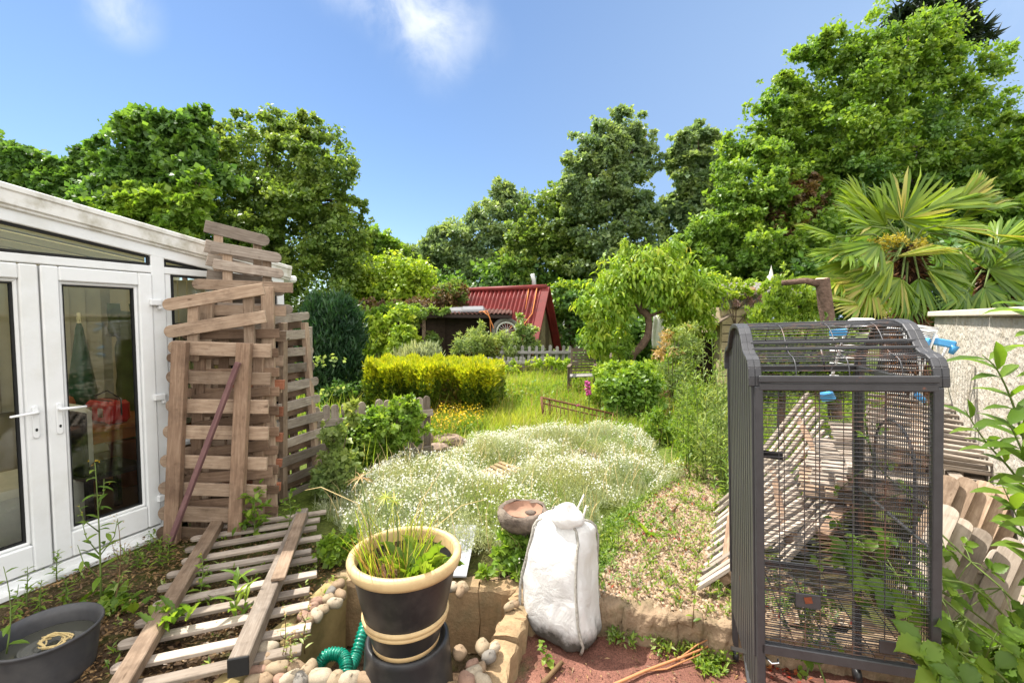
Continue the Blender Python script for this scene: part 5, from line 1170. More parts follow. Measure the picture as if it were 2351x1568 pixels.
foliage('needle_gold', [(0, (.2, .27, .012)), (.5, (.35, .4, .018)), (1, (.5, .48, .025))], trans=.3, clump=.3)
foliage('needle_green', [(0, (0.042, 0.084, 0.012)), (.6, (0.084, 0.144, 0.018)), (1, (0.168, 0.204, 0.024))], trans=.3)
foliage('needle_lime', [(0, (0.091, 0.169, 0.019)), (.5, (0.169, 0.273, 0.026)), (1, (0.286, 0.377, 0.052))], trans=.3)
foliage('peach_leaf', [(0, (0.115, 0.216, 0.026)), (.5, (0.202, 0.331, 0.037)), (.9, (0.317, 0.403, 0.069)), (1, (0.518, 0.432, 0.086))], trans=.45)
foliage('palm_leaf', [(0, (.06, .13, .013)), (.5, (.14, .235, .022)), (.92, (.22, .31, .035)), (1, (.32, .3, .08))], trans=.4, rough=.35)
foliage('palm_flower', [(0, (0.250, 0.200, 0.020)), (1, (0.420, 0.360, 0.050))], trans=.3)
foliage('palm_dead', [(0, (0.180, 0.110, 0.050)), (1, (0.300, 0.200, 0.090))], trans=.3)
foliage('grass_blade', [(0, (.12, .21, .02)), (.5, (.22, .32, .036)), (.85, (.34, .38, .085)), (1, (.44, .39, .17))], trans=.45, clump=.5, cs=.9)
foliage('dry_stem', [(0, (0.200, 0.130, 0.060)), (1, (0.420, 0.310, 0.160))], trans=.3)
foliage('silver_leaf', [(0, (0.210, 0.270, 0.150)), (.5, (0.330, 0.380, 0.250)), (1, (0.470, 0.500, 0.360))], trans=.4, tcol=1.15, clump=.35)
foliage('petal_white', [(0, (0.700, 0.700, 0.640)), (1, (0.820, 0.820, 0.780))], trans=.35, tcol=.9, clump=0)
foliage('petal_yellow', [(0, (0.600, 0.400, 0.010)), (1, (0.750, 0.520, 0.015))], trans=.3, tcol=1, clump=0)
foliage('petal_pink', [(0, (0.500, 0.060, 0.250)), (1, (0.650, 0.160, 0.400))], trans=.35, tcol=1, clump=0)
foliage('petal_rose', [(0, (0.450, 0.250, 0.270)), (1, (0.600, 0.420, 0.420))], trans=.3, tcol=1, clump=0)
foliage('petal_orange', [(0, (0.550, 0.160, 0.010)), (1, (0.700, 0.300, 0.020))], trans=.3, tcol=1, clump=0)
foliage('weed_leaf', [(0, (0.075, 0.150, 0.019)), (.5, (0.125, 0.225, 0.027)), (1, (0.213, 0.312, 0.050))], trans=.42)
foliage('weed_pale', [(0, (0.120, 0.192, 0.060)), (.5, (0.192, 0.276, 0.096)), (1, (0.300, 0.372, 0.156))], trans=.42)
foliage('red_leaf', [(0, (0.200, 0.020, 0.015)), (.6, (0.340, 0.050, 0.030)), (1, (0.400, 0.160, 0.050))], trans=.35, tcol=1)
foliage('bramble_leaf', [(0, (0.070, 0.140, 0.018)), (.5, (0.110, 0.200, 0.022)), (1, (0.170, 0.270, 0.035))], trans=.5, clump=.2, spec=.4)
foliage('litter', [(0, (0.050, 0.030, 0.015)), (.5, (0.140, 0.085, 0.045)), (1, (0.300, 0.200, 0.100))], trans=.1)
plain('stem_green', (.12, .17, .04), .6, .3)
plain('stem_brown', (.16, .1, .05), .8, .2)

def lobe_world(l, Y):
    cx, cy, rx, ry = l[:4]; y = Y + (l[4] if len(l) > 4 else 0); c = at(cx, cy, y); return np.array(c), rx * y / F, ry * y / F
def crown_leaves(lb, lobes, Y, n, L, Wd, mi=0, tpl='diamond', clump=.30, per=36, droop=.15, spread=1.0, shell=.45, zmin=.05, depth_k=.85, up=.45, rnd=None, view_bias=0.35, flat=1.0, sprig=0, coh=.6, frac=False):
    if frac:
        lo2 = []
        for l in lobes:
            cx, cy, rx, ry = l[:4]; dy = l[4] if len(l) > 4 else 0
            if min(rx, ry) < 34: lo2.append(l); continue
            lo2.append((cx, cy, rx * .8, ry * .8, dy + .3 * rx * Y / F))
            for q in range(int(11 + rx / 13)):
                v = RNG.normal(size=3); v /= np.linalg.norm(v); v[1] = -abs(v[1]) * .9; rr = (.13 + .24 * RNG.random() ** 1.5) * min(rx, ry) + 6; k_ = .72 + .42 * RNG.random()
                lo2.append((cx + v[0] * rx * k_, cy - v[2] * ry * k_, rr * (1 + .5 * RNG.random()), rr * .8, dy + v[1] * .8 * rx * Y / F))
        lobes = lo2
    ws = [lobe_world(l, Y) for l in lobes]; area = np.array([a * b for _, a, b in ws]); area = area / area.sum()
    for (c, rx, rz), w in zip(ws, area):
        m = max(3, int(n * w / per)); ry = depth_k * (rx + rz) / 2
        d = rdir(m); k = shell + (1 - shell) * RNG.random(m) ** .5; k = k * (1 + .12 * RNG.normal(size=m).clip(-1, 1.6))
        d[:, 1] = np.where((d[:, 1] > .2) & (RNG.random(m) < view_bias), -d[:, 1], d[:, 1])      # fewer clumps on the far side
        P0 = c + d * k[:, None] * np.array([rx, ry, rz]); cr = clump * min(rx, rz) ** .6 * max(rx, rz) ** .4 * (.5 + 1.0 * RNG.random(m)) * spread
        ax = nrmz(d * np.array([1, 1, .5]) + .5 * rdir(m) + np.array([0, 0, .15]))                     # each bough fans out along ax
        off = rdir(m * per).reshape(m, per, 3) * (RNG.random((m, per, 1)) ** .45); off = off * np.array([1, 1, flat]); off = off + ax[:, None] * (off * ax[:, None]).sum(2, keepdims=True) * .5
        P = (P0[:, None] + off * cr[:, None, None]).reshape(-1, 3)
        O = nrmz(off.reshape(-1, 3) * np.array([1, 1, 1.6]) * .9 + np.repeat(d, per, 0) * .35 + np.array([0, 0, .25]))
        D = nrmz(O * .6 + rdir(len(P)) * .7 + np.array([0, 0, -droop])); N = nrmz(O * coh * 1.3 + rdir(len(P)) * .5 + np.array([0, 0, up * .6]))
        base = np.repeat(RNG.random(m), per); r_ = np.clip(.6 * base + .4 * RNG.random(len(P)), 0, 1)
        if sprig:
            q = max(2, int(sprig * m)); ds = rdir(q); ds[:, 2] = np.abs(ds[:, 2]) * .8 + .1; ds = nrmz(ds); pn = 12
            st = c + ds * np.array([rx, ry, rz]) * .92; ln = .5 * min(rx, rz) * (.4 + .9 * RNG.random(q)); dv = nrmz(ds + np.array([0, 0, .6]) + .4 * rdir(q))
            f = RNG.random((q, pn, 1)); PS = (st[:, None] + dv[:, None] * (ln[:, None, None] * f) + RNG.normal(size=(q, pn, 3)) * (.045 + .05 * (1 - f)) * 1.2 * min(1.0, rx)).reshape(-1, 3)
            P = np.r_[P, PS]; D = np.r_[D, nrmz(rdir(len(PS)) + np.array([0, 0, .1]))]; N = np.r_[N, nrmz(rdir(len(PS)) + np.array([0, 0, .7]))]; r_ = np.r_[r_, np.clip(.45 + .5 * RNG.random(len(PS)), 0, 1)]
        if rnd is not None: r_ = np.full(len(P), rnd)
        keep = P[:, 2] > zmin; s = .5 + 1.0 * RNG.random(keep.sum()) ** 1.4
        lb.add(P[keep], D[keep], N[keep], L * s, Wd * s, tpl, mi, r_[keep])
def limbs(parent, base, top, lobes, Y, r0, mat='bark', name='trunk', n=10, seed=1):
    rr = random.Random(seed); b = MB(); base = Vector(base); top = Vector(top); pts = []
    for i in range(7):
        f = i / 6; pts.append(base.lerp(top, f) + V(rr.uniform(-.12, .12), rr.uniform(-.1, .1), 0) * (r0 * 3) * (0 if i in (0,) else 1))
    b.tube(pts, [r0 * (1.25 if i == 0 else 1 - .75 * i / 6) for i in range(7)], 10)
    for k in range(min(n, len(lobes) * 2)):
        c, rx, rz = lobe_world(lobes[k % len(lobes)], Y); s0 = pts[rr.choice((2, 3, 4, 5))]; e = Vector(c) + V(rr.uniform(-.6, .6) * rx, rr.uniform(-.5, .2) * rx, rr.uniform(-.2, .75) * rz)
        m = s0.lerp(e, .5) + V(rr.uniform(-.2, .2), 0, rr.uniform(0, .35)) * rx * .5; b.tube([s0, s0.lerp(m, .6), m, m.lerp(e, .6) + V(0, 0, .05), e], [r0 * .4, r0 * .32, r0 * .22, r0 * .14, r0 * .05], 7)
    return b.build(name, mat, parent)
def tree(name, label, Y, lobes, n, L=.2, Wd=.15, mat='leaf_olive', base=None, top=None, r0=.16, cat='tree', group=None, extra=None, seed=1, **k):
    if cat == 'tree': k = dict(dict(per=80, clump=.4, flat=.6, shell=.5, sprig=.45, frac=True), **k)
    elif 'per' not in k: k['per'] = 60; k.setdefault('flat', .75); k.setdefault('sprig', .3)
    bx = base or (lobes[0][0], 0); bp = at(bx[0], 740, Y); bp.z = -.1
    t = thing(name, label, cat, (bp.x, bp.y, 0), group)
    lb = LB(); crown_leaves(lb, lobes, Y, n, L, Wd, **k)
    mats = [mat]
    for i, (m2, lob2, n2) in enumerate(extra or []): mats.append(m2); crown_leaves(lb, lob2, Y, n2, L, Wd, mi=i + 1, **k)
    lb.build('crown', mats, t)
    tp = at(*(top or lobes[0][:2]), Y); limbs(t, bp, tp, lobes, Y, r0, seed=seed); return t
GT = 'trees round the garden'
tree('broadleaf_tree', 'big rounded olive green tree rising behind the timber stack on the left', 17.5, [(640, 372, 135, 95), (560, 345, 90, 70), (735, 440, 95, 95), (640, 520, 165, 140), (770, 545, 70, 100), (560, 480, 110, 120), (815, 505, 22, 40), (830, 480, 12, 25), (700, 640, 140, 90), (600, 620, 90, 100), (690, 300, 50, 35), (620, 285, 45, 28)], 75000, .13, .1, 'leaf_olive', base=(660, 0), r0=.28, group=GT)
tree('maple_tree', 'dark broad leaved maple left of the big rounded tree, above the white roof', 15, [(350, 345, 70, 85), (330, 300, 55, 40), (420, 330, 60, 60), (310, 450, 105, 90), (410, 450, 100, 100), (440, 360, 45, 90), (250, 330, 28, 20), (232, 365, 18, 25), (380, 560, 110, 80), (464, 265, 12, 26), (270, 400, 40, 30), (220, 480, 60, 60)], 52000, .17, .15, 'leaf_deep', base=(390, 0), r0=.2, group=GT)
tree('maple_tree', 'bright green sprays of maple leaves before the dark maple, just above the white roof', 13.6, [(420, 480, 60, 45), (390, 530, 70, 40), (460, 430, 22, 40), (300, 470, 70, 40), (350, 510, 50, 40)], 11000, .16, .14, 'leaf_fresh', base=(430, 0), r0=.12, group=GT)
tree('broadleaf_tree', 'green tree at the far left edge above the conservatory roof', 18, [(30, 390, 60, 55), (90, 420, 70, 60), (20, 450, 80, 70), (150, 430, 70, 40), (205, 390, 45, 38), (180, 460, 80, 50), (110, 480, 110, 60), (10, 345, 28, 25)], 28000, .18, .15, 'leaf_deep', base=(80, 0), r0=.18, group=GT)
tree('broadleaf_tree', 'small distant bright green tree at the right foot of the big rounded tree', 23, [(865, 575, 50, 45), (885, 620, 60, 50), (840, 630, 50, 60), (900, 570, 18, 22)], 7500, .2, .15, 'leaf_fresh', base=(870, 0), group=GT)
tree('willow', 'feathery grey green willow scrub in the middle distance left of the spire tree', 24, [(1040, 570, 65, 60), (1120, 530, 70, 60), (1160, 470, 35, 45), (1000, 590, 60, 50), (1160, 560, 90, 80), (1080, 630, 110, 60), (960, 600, 45, 36), (1190, 450, 14, 30), (1060, 510, 30, 30), (1140, 640, 110, 60)], 26000, .22, .1, 'leaf_grey', base=(1090, 0), group=GT)
tree('broadleaf_tree', 'rounded olive green tree directly left of the tall spire tree', 21.5, [(1270, 520, 75, 60), (1310, 560, 90, 100), (1230, 560, 60, 60), (1340, 480, 60, 60), (1290, 450, 30, 40), (1260, 610, 110, 70)], 26000, .15, .12, 'leaf_olive', base=(1290, 0), group=GT)
tree('broadleaf_tree', 'tall loose spire shaped tree in the centre of the skyline', 20, [(1420, 300, 55, 48), (1400, 350, 75, 60), (1445, 360, 55, 55), (1380, 410, 85, 65), (1440, 440, 70, 75), (1410, 520, 100, 100), (1335, 400, 26, 34), (1490, 320, 16, 34), (1320, 440, 40, 40), (1430, 610, 120, 80), (1480, 540, 40, 90), (1425, 258, 22, 20)], 38000, .15, .12, 'leaf_grey', base=(1420, 0), r0=.2, group=GT)
tree('broadleaf_tree', 'slim airy tree standing between the spire tree and the huge tree on the right', 21, [(1600, 345, 50, 45), (1610, 390, 50, 50), (1575, 420, 40, 50), (1600, 470, 55, 60), (1560, 500, 45, 60), (1590, 550, 70, 60), (1620, 330, 28, 28)], 9500, .2, .16, 'leaf_grey', base=(1600, 0), r0=.14, group=GT)
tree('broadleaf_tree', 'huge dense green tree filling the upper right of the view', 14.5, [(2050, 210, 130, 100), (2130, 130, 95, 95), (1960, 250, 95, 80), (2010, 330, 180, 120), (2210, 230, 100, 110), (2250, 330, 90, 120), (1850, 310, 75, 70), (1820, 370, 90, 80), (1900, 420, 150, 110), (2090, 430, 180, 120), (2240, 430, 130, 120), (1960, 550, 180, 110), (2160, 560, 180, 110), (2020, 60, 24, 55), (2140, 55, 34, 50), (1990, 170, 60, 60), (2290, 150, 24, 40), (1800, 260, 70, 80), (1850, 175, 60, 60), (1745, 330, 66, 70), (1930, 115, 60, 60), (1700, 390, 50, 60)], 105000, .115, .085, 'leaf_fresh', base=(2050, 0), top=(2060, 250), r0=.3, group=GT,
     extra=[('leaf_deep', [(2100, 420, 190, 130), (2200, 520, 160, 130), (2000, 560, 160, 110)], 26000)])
tree('broadleaf_tree', 'leaning green tree with brownish patches on the left flank of the huge tree', 13.2, [(1770, 440, 90, 80), (1700, 500, 80, 70), (1740, 560, 120, 90), (1650, 540, 70, 60), (1640, 600, 90, 70), (1820, 560, 110, 100), (1780, 640, 130, 70), (1680, 440, 30, 40), (1780, 360, 45, 40), (1590, 560, 35, 45), (1700, 660, 120, 50)], 52000, .105, .08, 'leaf_fresh', base=(1760, 0), r0=.16, group=GT,
     extra=[('leaf_brown', [(1790, 520, 60, 90), (1720, 480, 30, 30), (1840, 460, 60, 60)], 3000), ('leaf_deep', [(1820, 620, 130, 60)], 6000)])
tree('conifer', 'dark conifer showing its jagged top behind the huge tree on the right', 22, [(2060, 75, 26, 36), (2190, 70, 36, 38), (2130, 60, 60, 60), (2230, 95, 30, 22)], 6000, .5, .1, 'needle_black', base=(2140, 0), r0=.25, group=GT)
tree('broadleaf_tree', 'green tree entering the view at the far right edge beyond the palms', 12.5, [(2350, 320, 40, 60), (2370, 420, 60, 90), (2330, 500, 60, 70), (2360, 560, 80, 100), (2360, 600, 90, 90)], 18000, .13, .1, 'leaf_fresh', base=(2380, 0), group=GT)
tree('ivy_thicket', 'bright lime green ivy mound in front of the distant trees left of the red roof', 19, [(890, 640, 85, 50), (850, 650, 45, 50), (940, 660, 70, 50), (900, 690, 120, 45), (980, 690, 60, 40)], 16000, .15, .13, 'leaf_lime', base=(890, 0), cat='bush')
tree('ivy_thicket', 'dark shrubbery in the gap behind the red roof and flue pipe', 22, [(1180, 660, 140, 60), (1300, 660, 120, 70), (1040, 690, 130, 50), (1450, 670, 150, 70), (1600, 640, 140, 90)], 22000, .2, .16, 'leaf_deep', base=(1200, 0), cat='bush')
tree('creeper', 'brown tangled creeper heaped on the roof between the outbuilding and the red roof', 15.8, [(1035, 683, 34, 30), (960, 702, 60, 14), (880, 700, 60, 12), (1010, 700, 40, 14), (1060, 670, 16, 16)], 6500, .1, .06, 'leaf_brown', base=(1040, 0), r0=.03, cat='creeper', extra=[('leaf_olive', [(1035, 672, 34, 24)], 1500)])
tree('bush', 'lime topped dark bush standing right of the red roofed hut', 17, [(1310, 690, 48, 40), (1320, 740, 50, 60), (1345, 700, 40, 40), (1290, 730, 20, 60)], 8000, .12, .1, 'leaf_deep', base=(1315, 0), cat='bush', extra=[('leaf_lime', [(1305, 668, 42, 18), (1345, 672, 30, 20)], 1800)])
tree('bush', 'vine covered green lump leaning left of the dark shed door', 13.6, [(928, 780, 26, 32), (915, 800, 24, 24), (935, 765, 16, 18)], 3600, .1, .09, 'leaf_lime', base=(928, 0), r0=.03, cat='bush', group='green lumps before the shed')
tree('bush', 'larger leafy green lump between the dark conifer and the vine lump', 14, [(865, 785, 30, 34), (850, 765, 26, 26), (890, 760, 24, 20), (925, 725, 30, 22), (870, 740, 26, 18)], 5200, .1, .09, 'leaf_lime', base=(865, 0), r0=.03, cat='bush', group='green lumps before the shed')
tree('bush', 'trailing creeper falling down the wall at the left end of the dark shed', 15, [(905, 720, 34, 20), (940, 740, 16, 40), (850, 735, 40, 25), (830, 770, 30, 60)], 4500, .11, .09, 'leaf_fresh', base=(905, 0), r0=.03, cat='creeper')
tree('climbing_rose', 'rose climbing over the playhouse roof with faded pink blooms', 10.4, [(1690, 672, 40, 14), (1748, 655, 34, 16), (1795, 632, 20, 18), (1662, 655, 34, 24), (1722, 722, 7, 14), (1660, 700, 10, 16)], 2400, .07, .05, 'leaf_lime', base=(1690, 0), r0=.03, cat='rose', extra=[('petal_rose', [(1690, 694, 34, 5), (1755, 688, 26, 5), (1720, 672, 16, 8), (1725, 740, 6, 8)], 260)])
tree('bush', 'leafy creeper hanging over the left end of the dark shed roof', 14.4, [(960, 715, 40, 14), (940, 735, 30, 26), (985, 790, 24, 26), (1010, 712, 30, 8)], 3600, .1, .07, 'leaf_olive', base=(950, 0), r0=.03, cat='creeper')
tree('bush', 'dark undergrowth behind the peach tree trunk', 12.6, [(1500, 770, 70, 50), (1570, 780, 60, 50), (1440, 790, 50, 40), (1380, 790, 50, 40), (1620, 760, 50, 60)], 9000, .14, .1, 'leaf_deep', base=(1500, 0), r0=.03, cat='bush')
# right-hand background shrubs under the huge tree
tree('bush', 'dark undergrowth below the huge tree behind the palms', 11.5, [(1950, 660, 120, 80), (2150, 660, 150, 90), (2330, 640, 100, 90), (1830, 690, 70, 50), (2200, 740, 160, 60)], 17000, .17, .13, 'leaf_deep', base=(2100, 0), cat='bush')

# ------------------------------------------------------------------ peach tree with twisting trunk
pt_ = thing('peach_tree', 'peach tree with a twisted bare trunk and drooping light green leaves', 'tree', tuple(at(1450, 860, 9.6)), GT)
YP = 9.6
tk = [at(x, y, YP) for x, y in ((1451, 880), (1449, 850), (1447, 832), (1455, 812), (1475, 792), (1488, 770), (1490, 745), (1488, 725), (1474, 712), (1465, 700), (1478, 690), (1500, 684))]
b = MB(); b.tube(tk, [.10, .085, .08, .075, .085, .08, .072, .08, .085, .07, .06, .05], 12)
for br in (((1465, 704), (1440, 700), (1415, 697), (1385, 690)), ((1500, 684), (1510, 660), (1530, 620), (1545, 570)), ((1490, 690), (1480, 650), (1440, 610), (1420, 590)), ((1485, 728), (1520, 715), (1545, 690), (1590, 660)), ((1520, 716), (1545, 705), (1560, 700)), ((1470, 660), (1500, 610), (1520, 590))):
    b.tube([at(x, y, YP + random.uniform(-.3, .3) * i) for i, (x, y) in enumerate(br)], [.04, .032, .022, .01], 7)
b.build('trunk', 'bark', pt_)
lb = LB(); crown_leaves(lb, [(1480, 640, 105, 50), (1430, 620, 60, 40), (1400, 690, 55, 60), (1530, 640, 85, 65), (1590, 680, 60, 60), (1545, 575, 24, 36), (1370, 760, 30, 50), (1395, 800, 28, 40), (1600, 720, 30, 50), (1500, 600, 60, 30), (1440, 690, 50, 40, .5), (1550, 740, 40, 26, .3), (1420, 770, 20, 40, .6), (1365, 720, 22, 40), (1355, 800, 14, 25), (1335, 690, 20, 34), (1560, 775, 44, 26, .2), (1625, 665, 30, 36), (1620, 745, 22, 34), (1400, 835, 24, 20), (1440, 575, 26, 20)], YP, 13500, .115, .038, tpl='droop', clump=.3, per=22, droop=1.0, up=.5)
lb.build('crown', ['peach_leaf'], pt_)
lb = LB(); q = np.array([tuple(at(1390 + 260 * random.random(), 560 + 220 * random.random(), YP - .6)) for _ in range(14)])

# ------------------------------------------------------------------ clipped and columnar conifers
def needle_bush(name, label, Y, lobes, n, mat, L=.09, Wd=.03, cat='conifer', extra=None, upright=.8, base=None, per=30, clump=.3, group=None, zmin=.0):
    bp = at((base or lobes[0][0]), 740, Y); bp.z = 0; t = thing(name, label, cat, tuple(bp), group); lb = LB()
    crown_leaves(lb, lobes, Y, n, L, Wd, per=per, clump=clump, droop=-upright, shell=.7, up=.1, zmin=zmin)
    mats = [mat]
    for i, (m2, lo2, n2) in enumerate(extra or []): mats.append(m2); crown_leaves(lb, lo2, Y, n2, L, Wd, mi=i + 1, per=per, clump=clump, droop=-upright, shell=.7, up=.1)
    lb.build('foliage', mats, t)
    b = MB(); b.tube([bp + V(0, 0, -.05), bp + V(0, 0, .9)], .05, 8); b.build('stem', 'bark', t); return t
needle_bush('columnar_conifer', 'dark blue green upright conifer beside the timber stack', 9.6, [(765, 860, 58, 70), (760, 790, 55, 80), (742, 735, 32, 45), (790, 750, 34, 60), (770, 720, 30, 40), (735, 700, 14, 22), (812, 790, 20, 70), (720, 790, 22, 80)], 24000, 'needle_dark', .14, .028)
# clipped golden hedge
hx0, hx1, hy = 836, 1126, 8.0
hg = thing('golden_hedge', 'clipped golden conifer hedge, bright yellow on top and green below', 'hedge', tuple(at(980, 950, 8)))
lb = LB(); A0, A1 = at(hx0, 900, 7.95), at(hx1, 900, 7.4); n = 36000
zt_ = at(980, 847, 7.65).z; dv = np.array([(A1 - A0).x, (A1 - A0).y, 0]); bk_ = np.array([.1, 1, 0.])
u_ = RNG.random(n); w_ = RNG.random(n); face = RNG.random(n)
top = face < .38
zz_ = np.where(top, zt_ - .05 * RNG.random(n), zt_ * RNG.random(n) ** .8); dd = np.where(top, 1.3 * w_, .14 * w_ ** 2)
side = (face > .86); u2 = np.where(side, (RNG.random(n) < .5) * 1.0, u_); dd = np.where(side, 1.3 * w_, dd)
lump = .09 * np.sin(u2 * 19 + 1) + .06 * np.sin(u2 * 41 + zz_ * 3) + .05 * np.sin(zz_ * 9 + u2 * 13)
P = np.array([A0.x, A0.y, 0]) + u2[:, None] * dv + bk_ * (dd + lump * (~top))[:, None]; P[:, 2] = zz_ + .04 * np.sin(u2 * 31) * top + .05 * np.sin(dd * 8 + u2 * 23) * top
P += RNG.normal(size=(n, 3)) * .025
outw = np.where(top[:, None], np.array([0, 0, 1.]), np.where(side[:, None], np.sign(u2 - .5)[:, None] * np.array([1., 0, 0]), -bk_))
D = nrmz(outw * .8 + rdir(n) * .6 + np.array([0, 0, .7])); N = nrmz(rdir(n) + outw * .4)
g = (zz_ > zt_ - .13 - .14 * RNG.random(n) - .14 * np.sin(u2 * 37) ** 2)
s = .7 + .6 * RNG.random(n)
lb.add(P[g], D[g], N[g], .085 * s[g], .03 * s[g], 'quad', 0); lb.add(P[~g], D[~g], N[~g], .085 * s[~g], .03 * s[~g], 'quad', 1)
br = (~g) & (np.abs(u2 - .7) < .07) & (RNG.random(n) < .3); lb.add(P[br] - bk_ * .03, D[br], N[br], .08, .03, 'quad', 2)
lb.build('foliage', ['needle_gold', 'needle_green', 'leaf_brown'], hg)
b = MB()
for k in range(9): q = A0.lerp(A1, (k + .5) / 9) + V(.05, .65, 0); b.tube([V(q.x, q.y, -.05), V(q.x + .05, q.y, zt_ - .2)], .04, 6)
b.build('stem', 'bark', hg)
lobes_d = []
for cx, ty, w in ((1735, 725, 18), (1752, 705, 18), (1772, 690, 20), (1790, 660, 20), (1800, 700, 30), (1815, 672, 18), (1838, 690, 20), (1860, 690, 22), (1875, 705, 18), (1828, 735, 40), (1770, 745, 46), (1860, 745, 34), (1800, 790, 90)): lobes_d.append((cx, ty + 10, w * .72 if w < 40 else w, 34 if w < 40 else w * .55))
needle_bush('dwarf_conifer', 'bushy lime green dwarf conifer with pointed tufts behind the cage top', 6.9, lobes_d, 13000, 'needle_lime', .06, .025, per=26)
needle_bush('hebe_bush', 'dark clipped evergreen mass seen through the upper bars of the cage', 6.0, [(1800, 830, 95, 62), (1860, 820, 80, 62), (1750, 850, 50, 60), (1900, 870, 50, 40)], 15000, 'needle_green', .06, .03, cat='bush', per=26, upright=.3)
needle_bush('rosemary_bush', 'greyish feathery bush peeping over the yellow hedge', 9.6, [(960, 822, 42, 22), (985, 815, 26, 18), (930, 830, 30, 16)], 3500, 'silver_leaf', .12, .02, cat='bush', per=18, upright=1.2)

# ------------------------------------------------------------------ palms
def fan(lb, hub, axis, nrm, Rr, ns=30, arc=105, droop=.25, mi=0, tone=None):
    hub = np.array(hub); a = np.array(axis.normalized()); nrm = np.array(nrm); s = np.cross(a, nrm); s /= np.linalg.norm(s); nn = np.cross(s, a)
    th = np.radians(np.linspace(-arc, arc, ns)); d = a * np.cos(th)[:, None] + s * np.sin(th)[:, None] + nn * (-.12 * (1 - np.cos(th)))[:, None]
    L = Rr * (.72 + .28 * np.cos(th)) * (.92 + .14 * RNG.random(ns)); tn = np.clip((.5 if tone is None else tone) + .25 * RNG.normal(size=ns), 0, 1)
    lb.add(hub + d * .02, d + RNG.normal(size=(ns, 3)) * .035 + np.array([0, 0, -droop * .2]), np.broadcast_to(nn, (ns, 3)) + RNG.normal(size=(ns, 3)) * .35, L, Rr * .075, 'stiff', mi, tn)
def palm(name, label, base, top, fans, Y, trunk_r, seed):
    t = thing(name, label, 'palm tree', tuple(base)); b = MB()
    pts = [Vector(base).lerp(Vector(top), i / 16) for i in range(17)]; b.tube(pts, [trunk_r * (1 + .12 * (i % 2)) for i in range(17)], 14)
    b.build('trunk', 'palm_bark', t)
    lbk = LB(); m = 1500; z = RNG.random(m); th = RNG.random(m) * 6.28; P = np.array(base) + (np.array(top) - np.array(base)) * z[:, None] + np.stack([np.cos(th), np.sin(th), 0 * th], 1) * trunk_r
    lbk.add(P, np.stack([np.cos(th) * .6, np.sin(th) * .6, -.6 + .5 * RNG.random(m)], 1), rdir(m), .16, .03, 'blade', 0); lbk.build('fibre', ['palm_fibre'], t)
    for (hx, hy, ax, ay, rp, dy, nz, arc, tone) in fans:
        y = Y + dy; hub = at(hx, hy, y); axv = at(ax, ay, y + (-.18 if ay > hy else -.1)) - hub; lb = LB(); fan(lb, hub, axv, V(*nz), 1.15 * rp * y / F, arc=arc, tone=tone)
        o = lb.build('frond', ['palm_leaf'], t); b = MB(); mid = Vector(top).lerp(hub, .5) + V(0, 0, .12); b.tube([Vector(top) - V(0, 0, .1), mid, hub], [.022, .016, .012], 6); b.build('stalk', 'stem_green', o)
    return t
plain('palm_bark', (.05, .025, .015), .95, .1, var=.6, scale=14, bump=1, bscale=30, bdist=.03)
foliage('palm_fibre', [(0, (0.060, 0.025, 0.012)), (1, (0.200, 0.100, 0.050))], trans=.15)
fans = [(2070, 505, 2120, 440, 105, .0, (.2, -.8, .6), 100, .6), (2035, 520, 1995, 445, 95, .1, (-.1, -.9, .4), 95, .55), (2000, 520, 1920, 455, 90, -.1, (-.2, -.6, .8), 55, .5), (1920, 545, 1850, 512, 80, -.2, (0, -.5, .9), 40, .6),
        (1950, 575, 1870, 590, 80, -.3, (0, -.4, .9), 80, .5), (1930, 640, 1830, 650, 85, -.3, (.1, -.4, .9), 55, .7), (2130, 480, 2240, 440, 110, .1, (.2, -.6, .7), 30, .6), (2190, 480, 2290, 400, 90, .1, (.6, -.5, .6), 22, .85), (2210, 500, 2315, 442, 90, .0, (.4, -.4, .8), 25, .65),
        (2060, 590, 2150, 565, 95, -.5, (0, -.3, .95), 22, .9), (2050, 600, 1975, 655, 95, -.5, (.2, -.7, .7), 28, .7), (2000, 650, 2010, 720, 80, -.6, (0, -1, .2), 80, .9), (1985, 640, 1920, 720, 90, -.5, (-.3, -.9, .3), 70, .75), (2080, 680, 2110, 740, 60, -.4, (0, -1, .1), 70, .4),
        (1960, 600, 1900, 680, 70, -.3, (-.3, -.9, .3), 60, .55), (2140, 560, 2200, 590, 80, -.1, (.2, -.6, .7), 70, .4), (2090, 520, 2170, 500, 70, .3, (.2, -.8, .5), 90, .45), (1975, 700, 1920, 690, 70, -.7, (0, -.7, .7), 50, 1.0), (2020, 560, 1925, 600, 95, -.4, (-.1, -.7, .7), 45, .6), (2130, 620, 2215, 655, 90, -.4, (.2, -.8, .5), 55, .45), (2110, 640, 2150, 720, 80, -.5, (.2, -.95, .2), 70, .35), (2150, 520, 2260, 505, 95, -.2, (.3, -.5, .8), 40, .6), (1990, 480, 1945, 430, 80, .2, (-.2, -.8, .5), 60, .5), (2070, 640, 2050, 720, 85, -.6, (0, -1, .1), 75, .45), (2180, 540, 2290, 560, 90, -.1, (.2, -.4, .9), 35, .55)]
tb_ = at(2090, 760, 7.6); tb_.z = 0
palm('fan_palm', 'fan palm with a shaggy brown trunk and bright spreading fronds above the block wall', tb_, at(2085, 565, 7.6), fans, 7.6, .2, 1)
lbp = LB(); crown_leaves(lbp, [(2015, 565, 26, 16), (2060, 555, 22, 10), (2105, 555, 16, 10)], 7.3, 520, .06, .03, per=12, clump=.55)
pf_obj = lbp.build('flower_cluster', ['palm_flower']); link_parent(pf_obj, bpy.data.objects['fan_palm'])
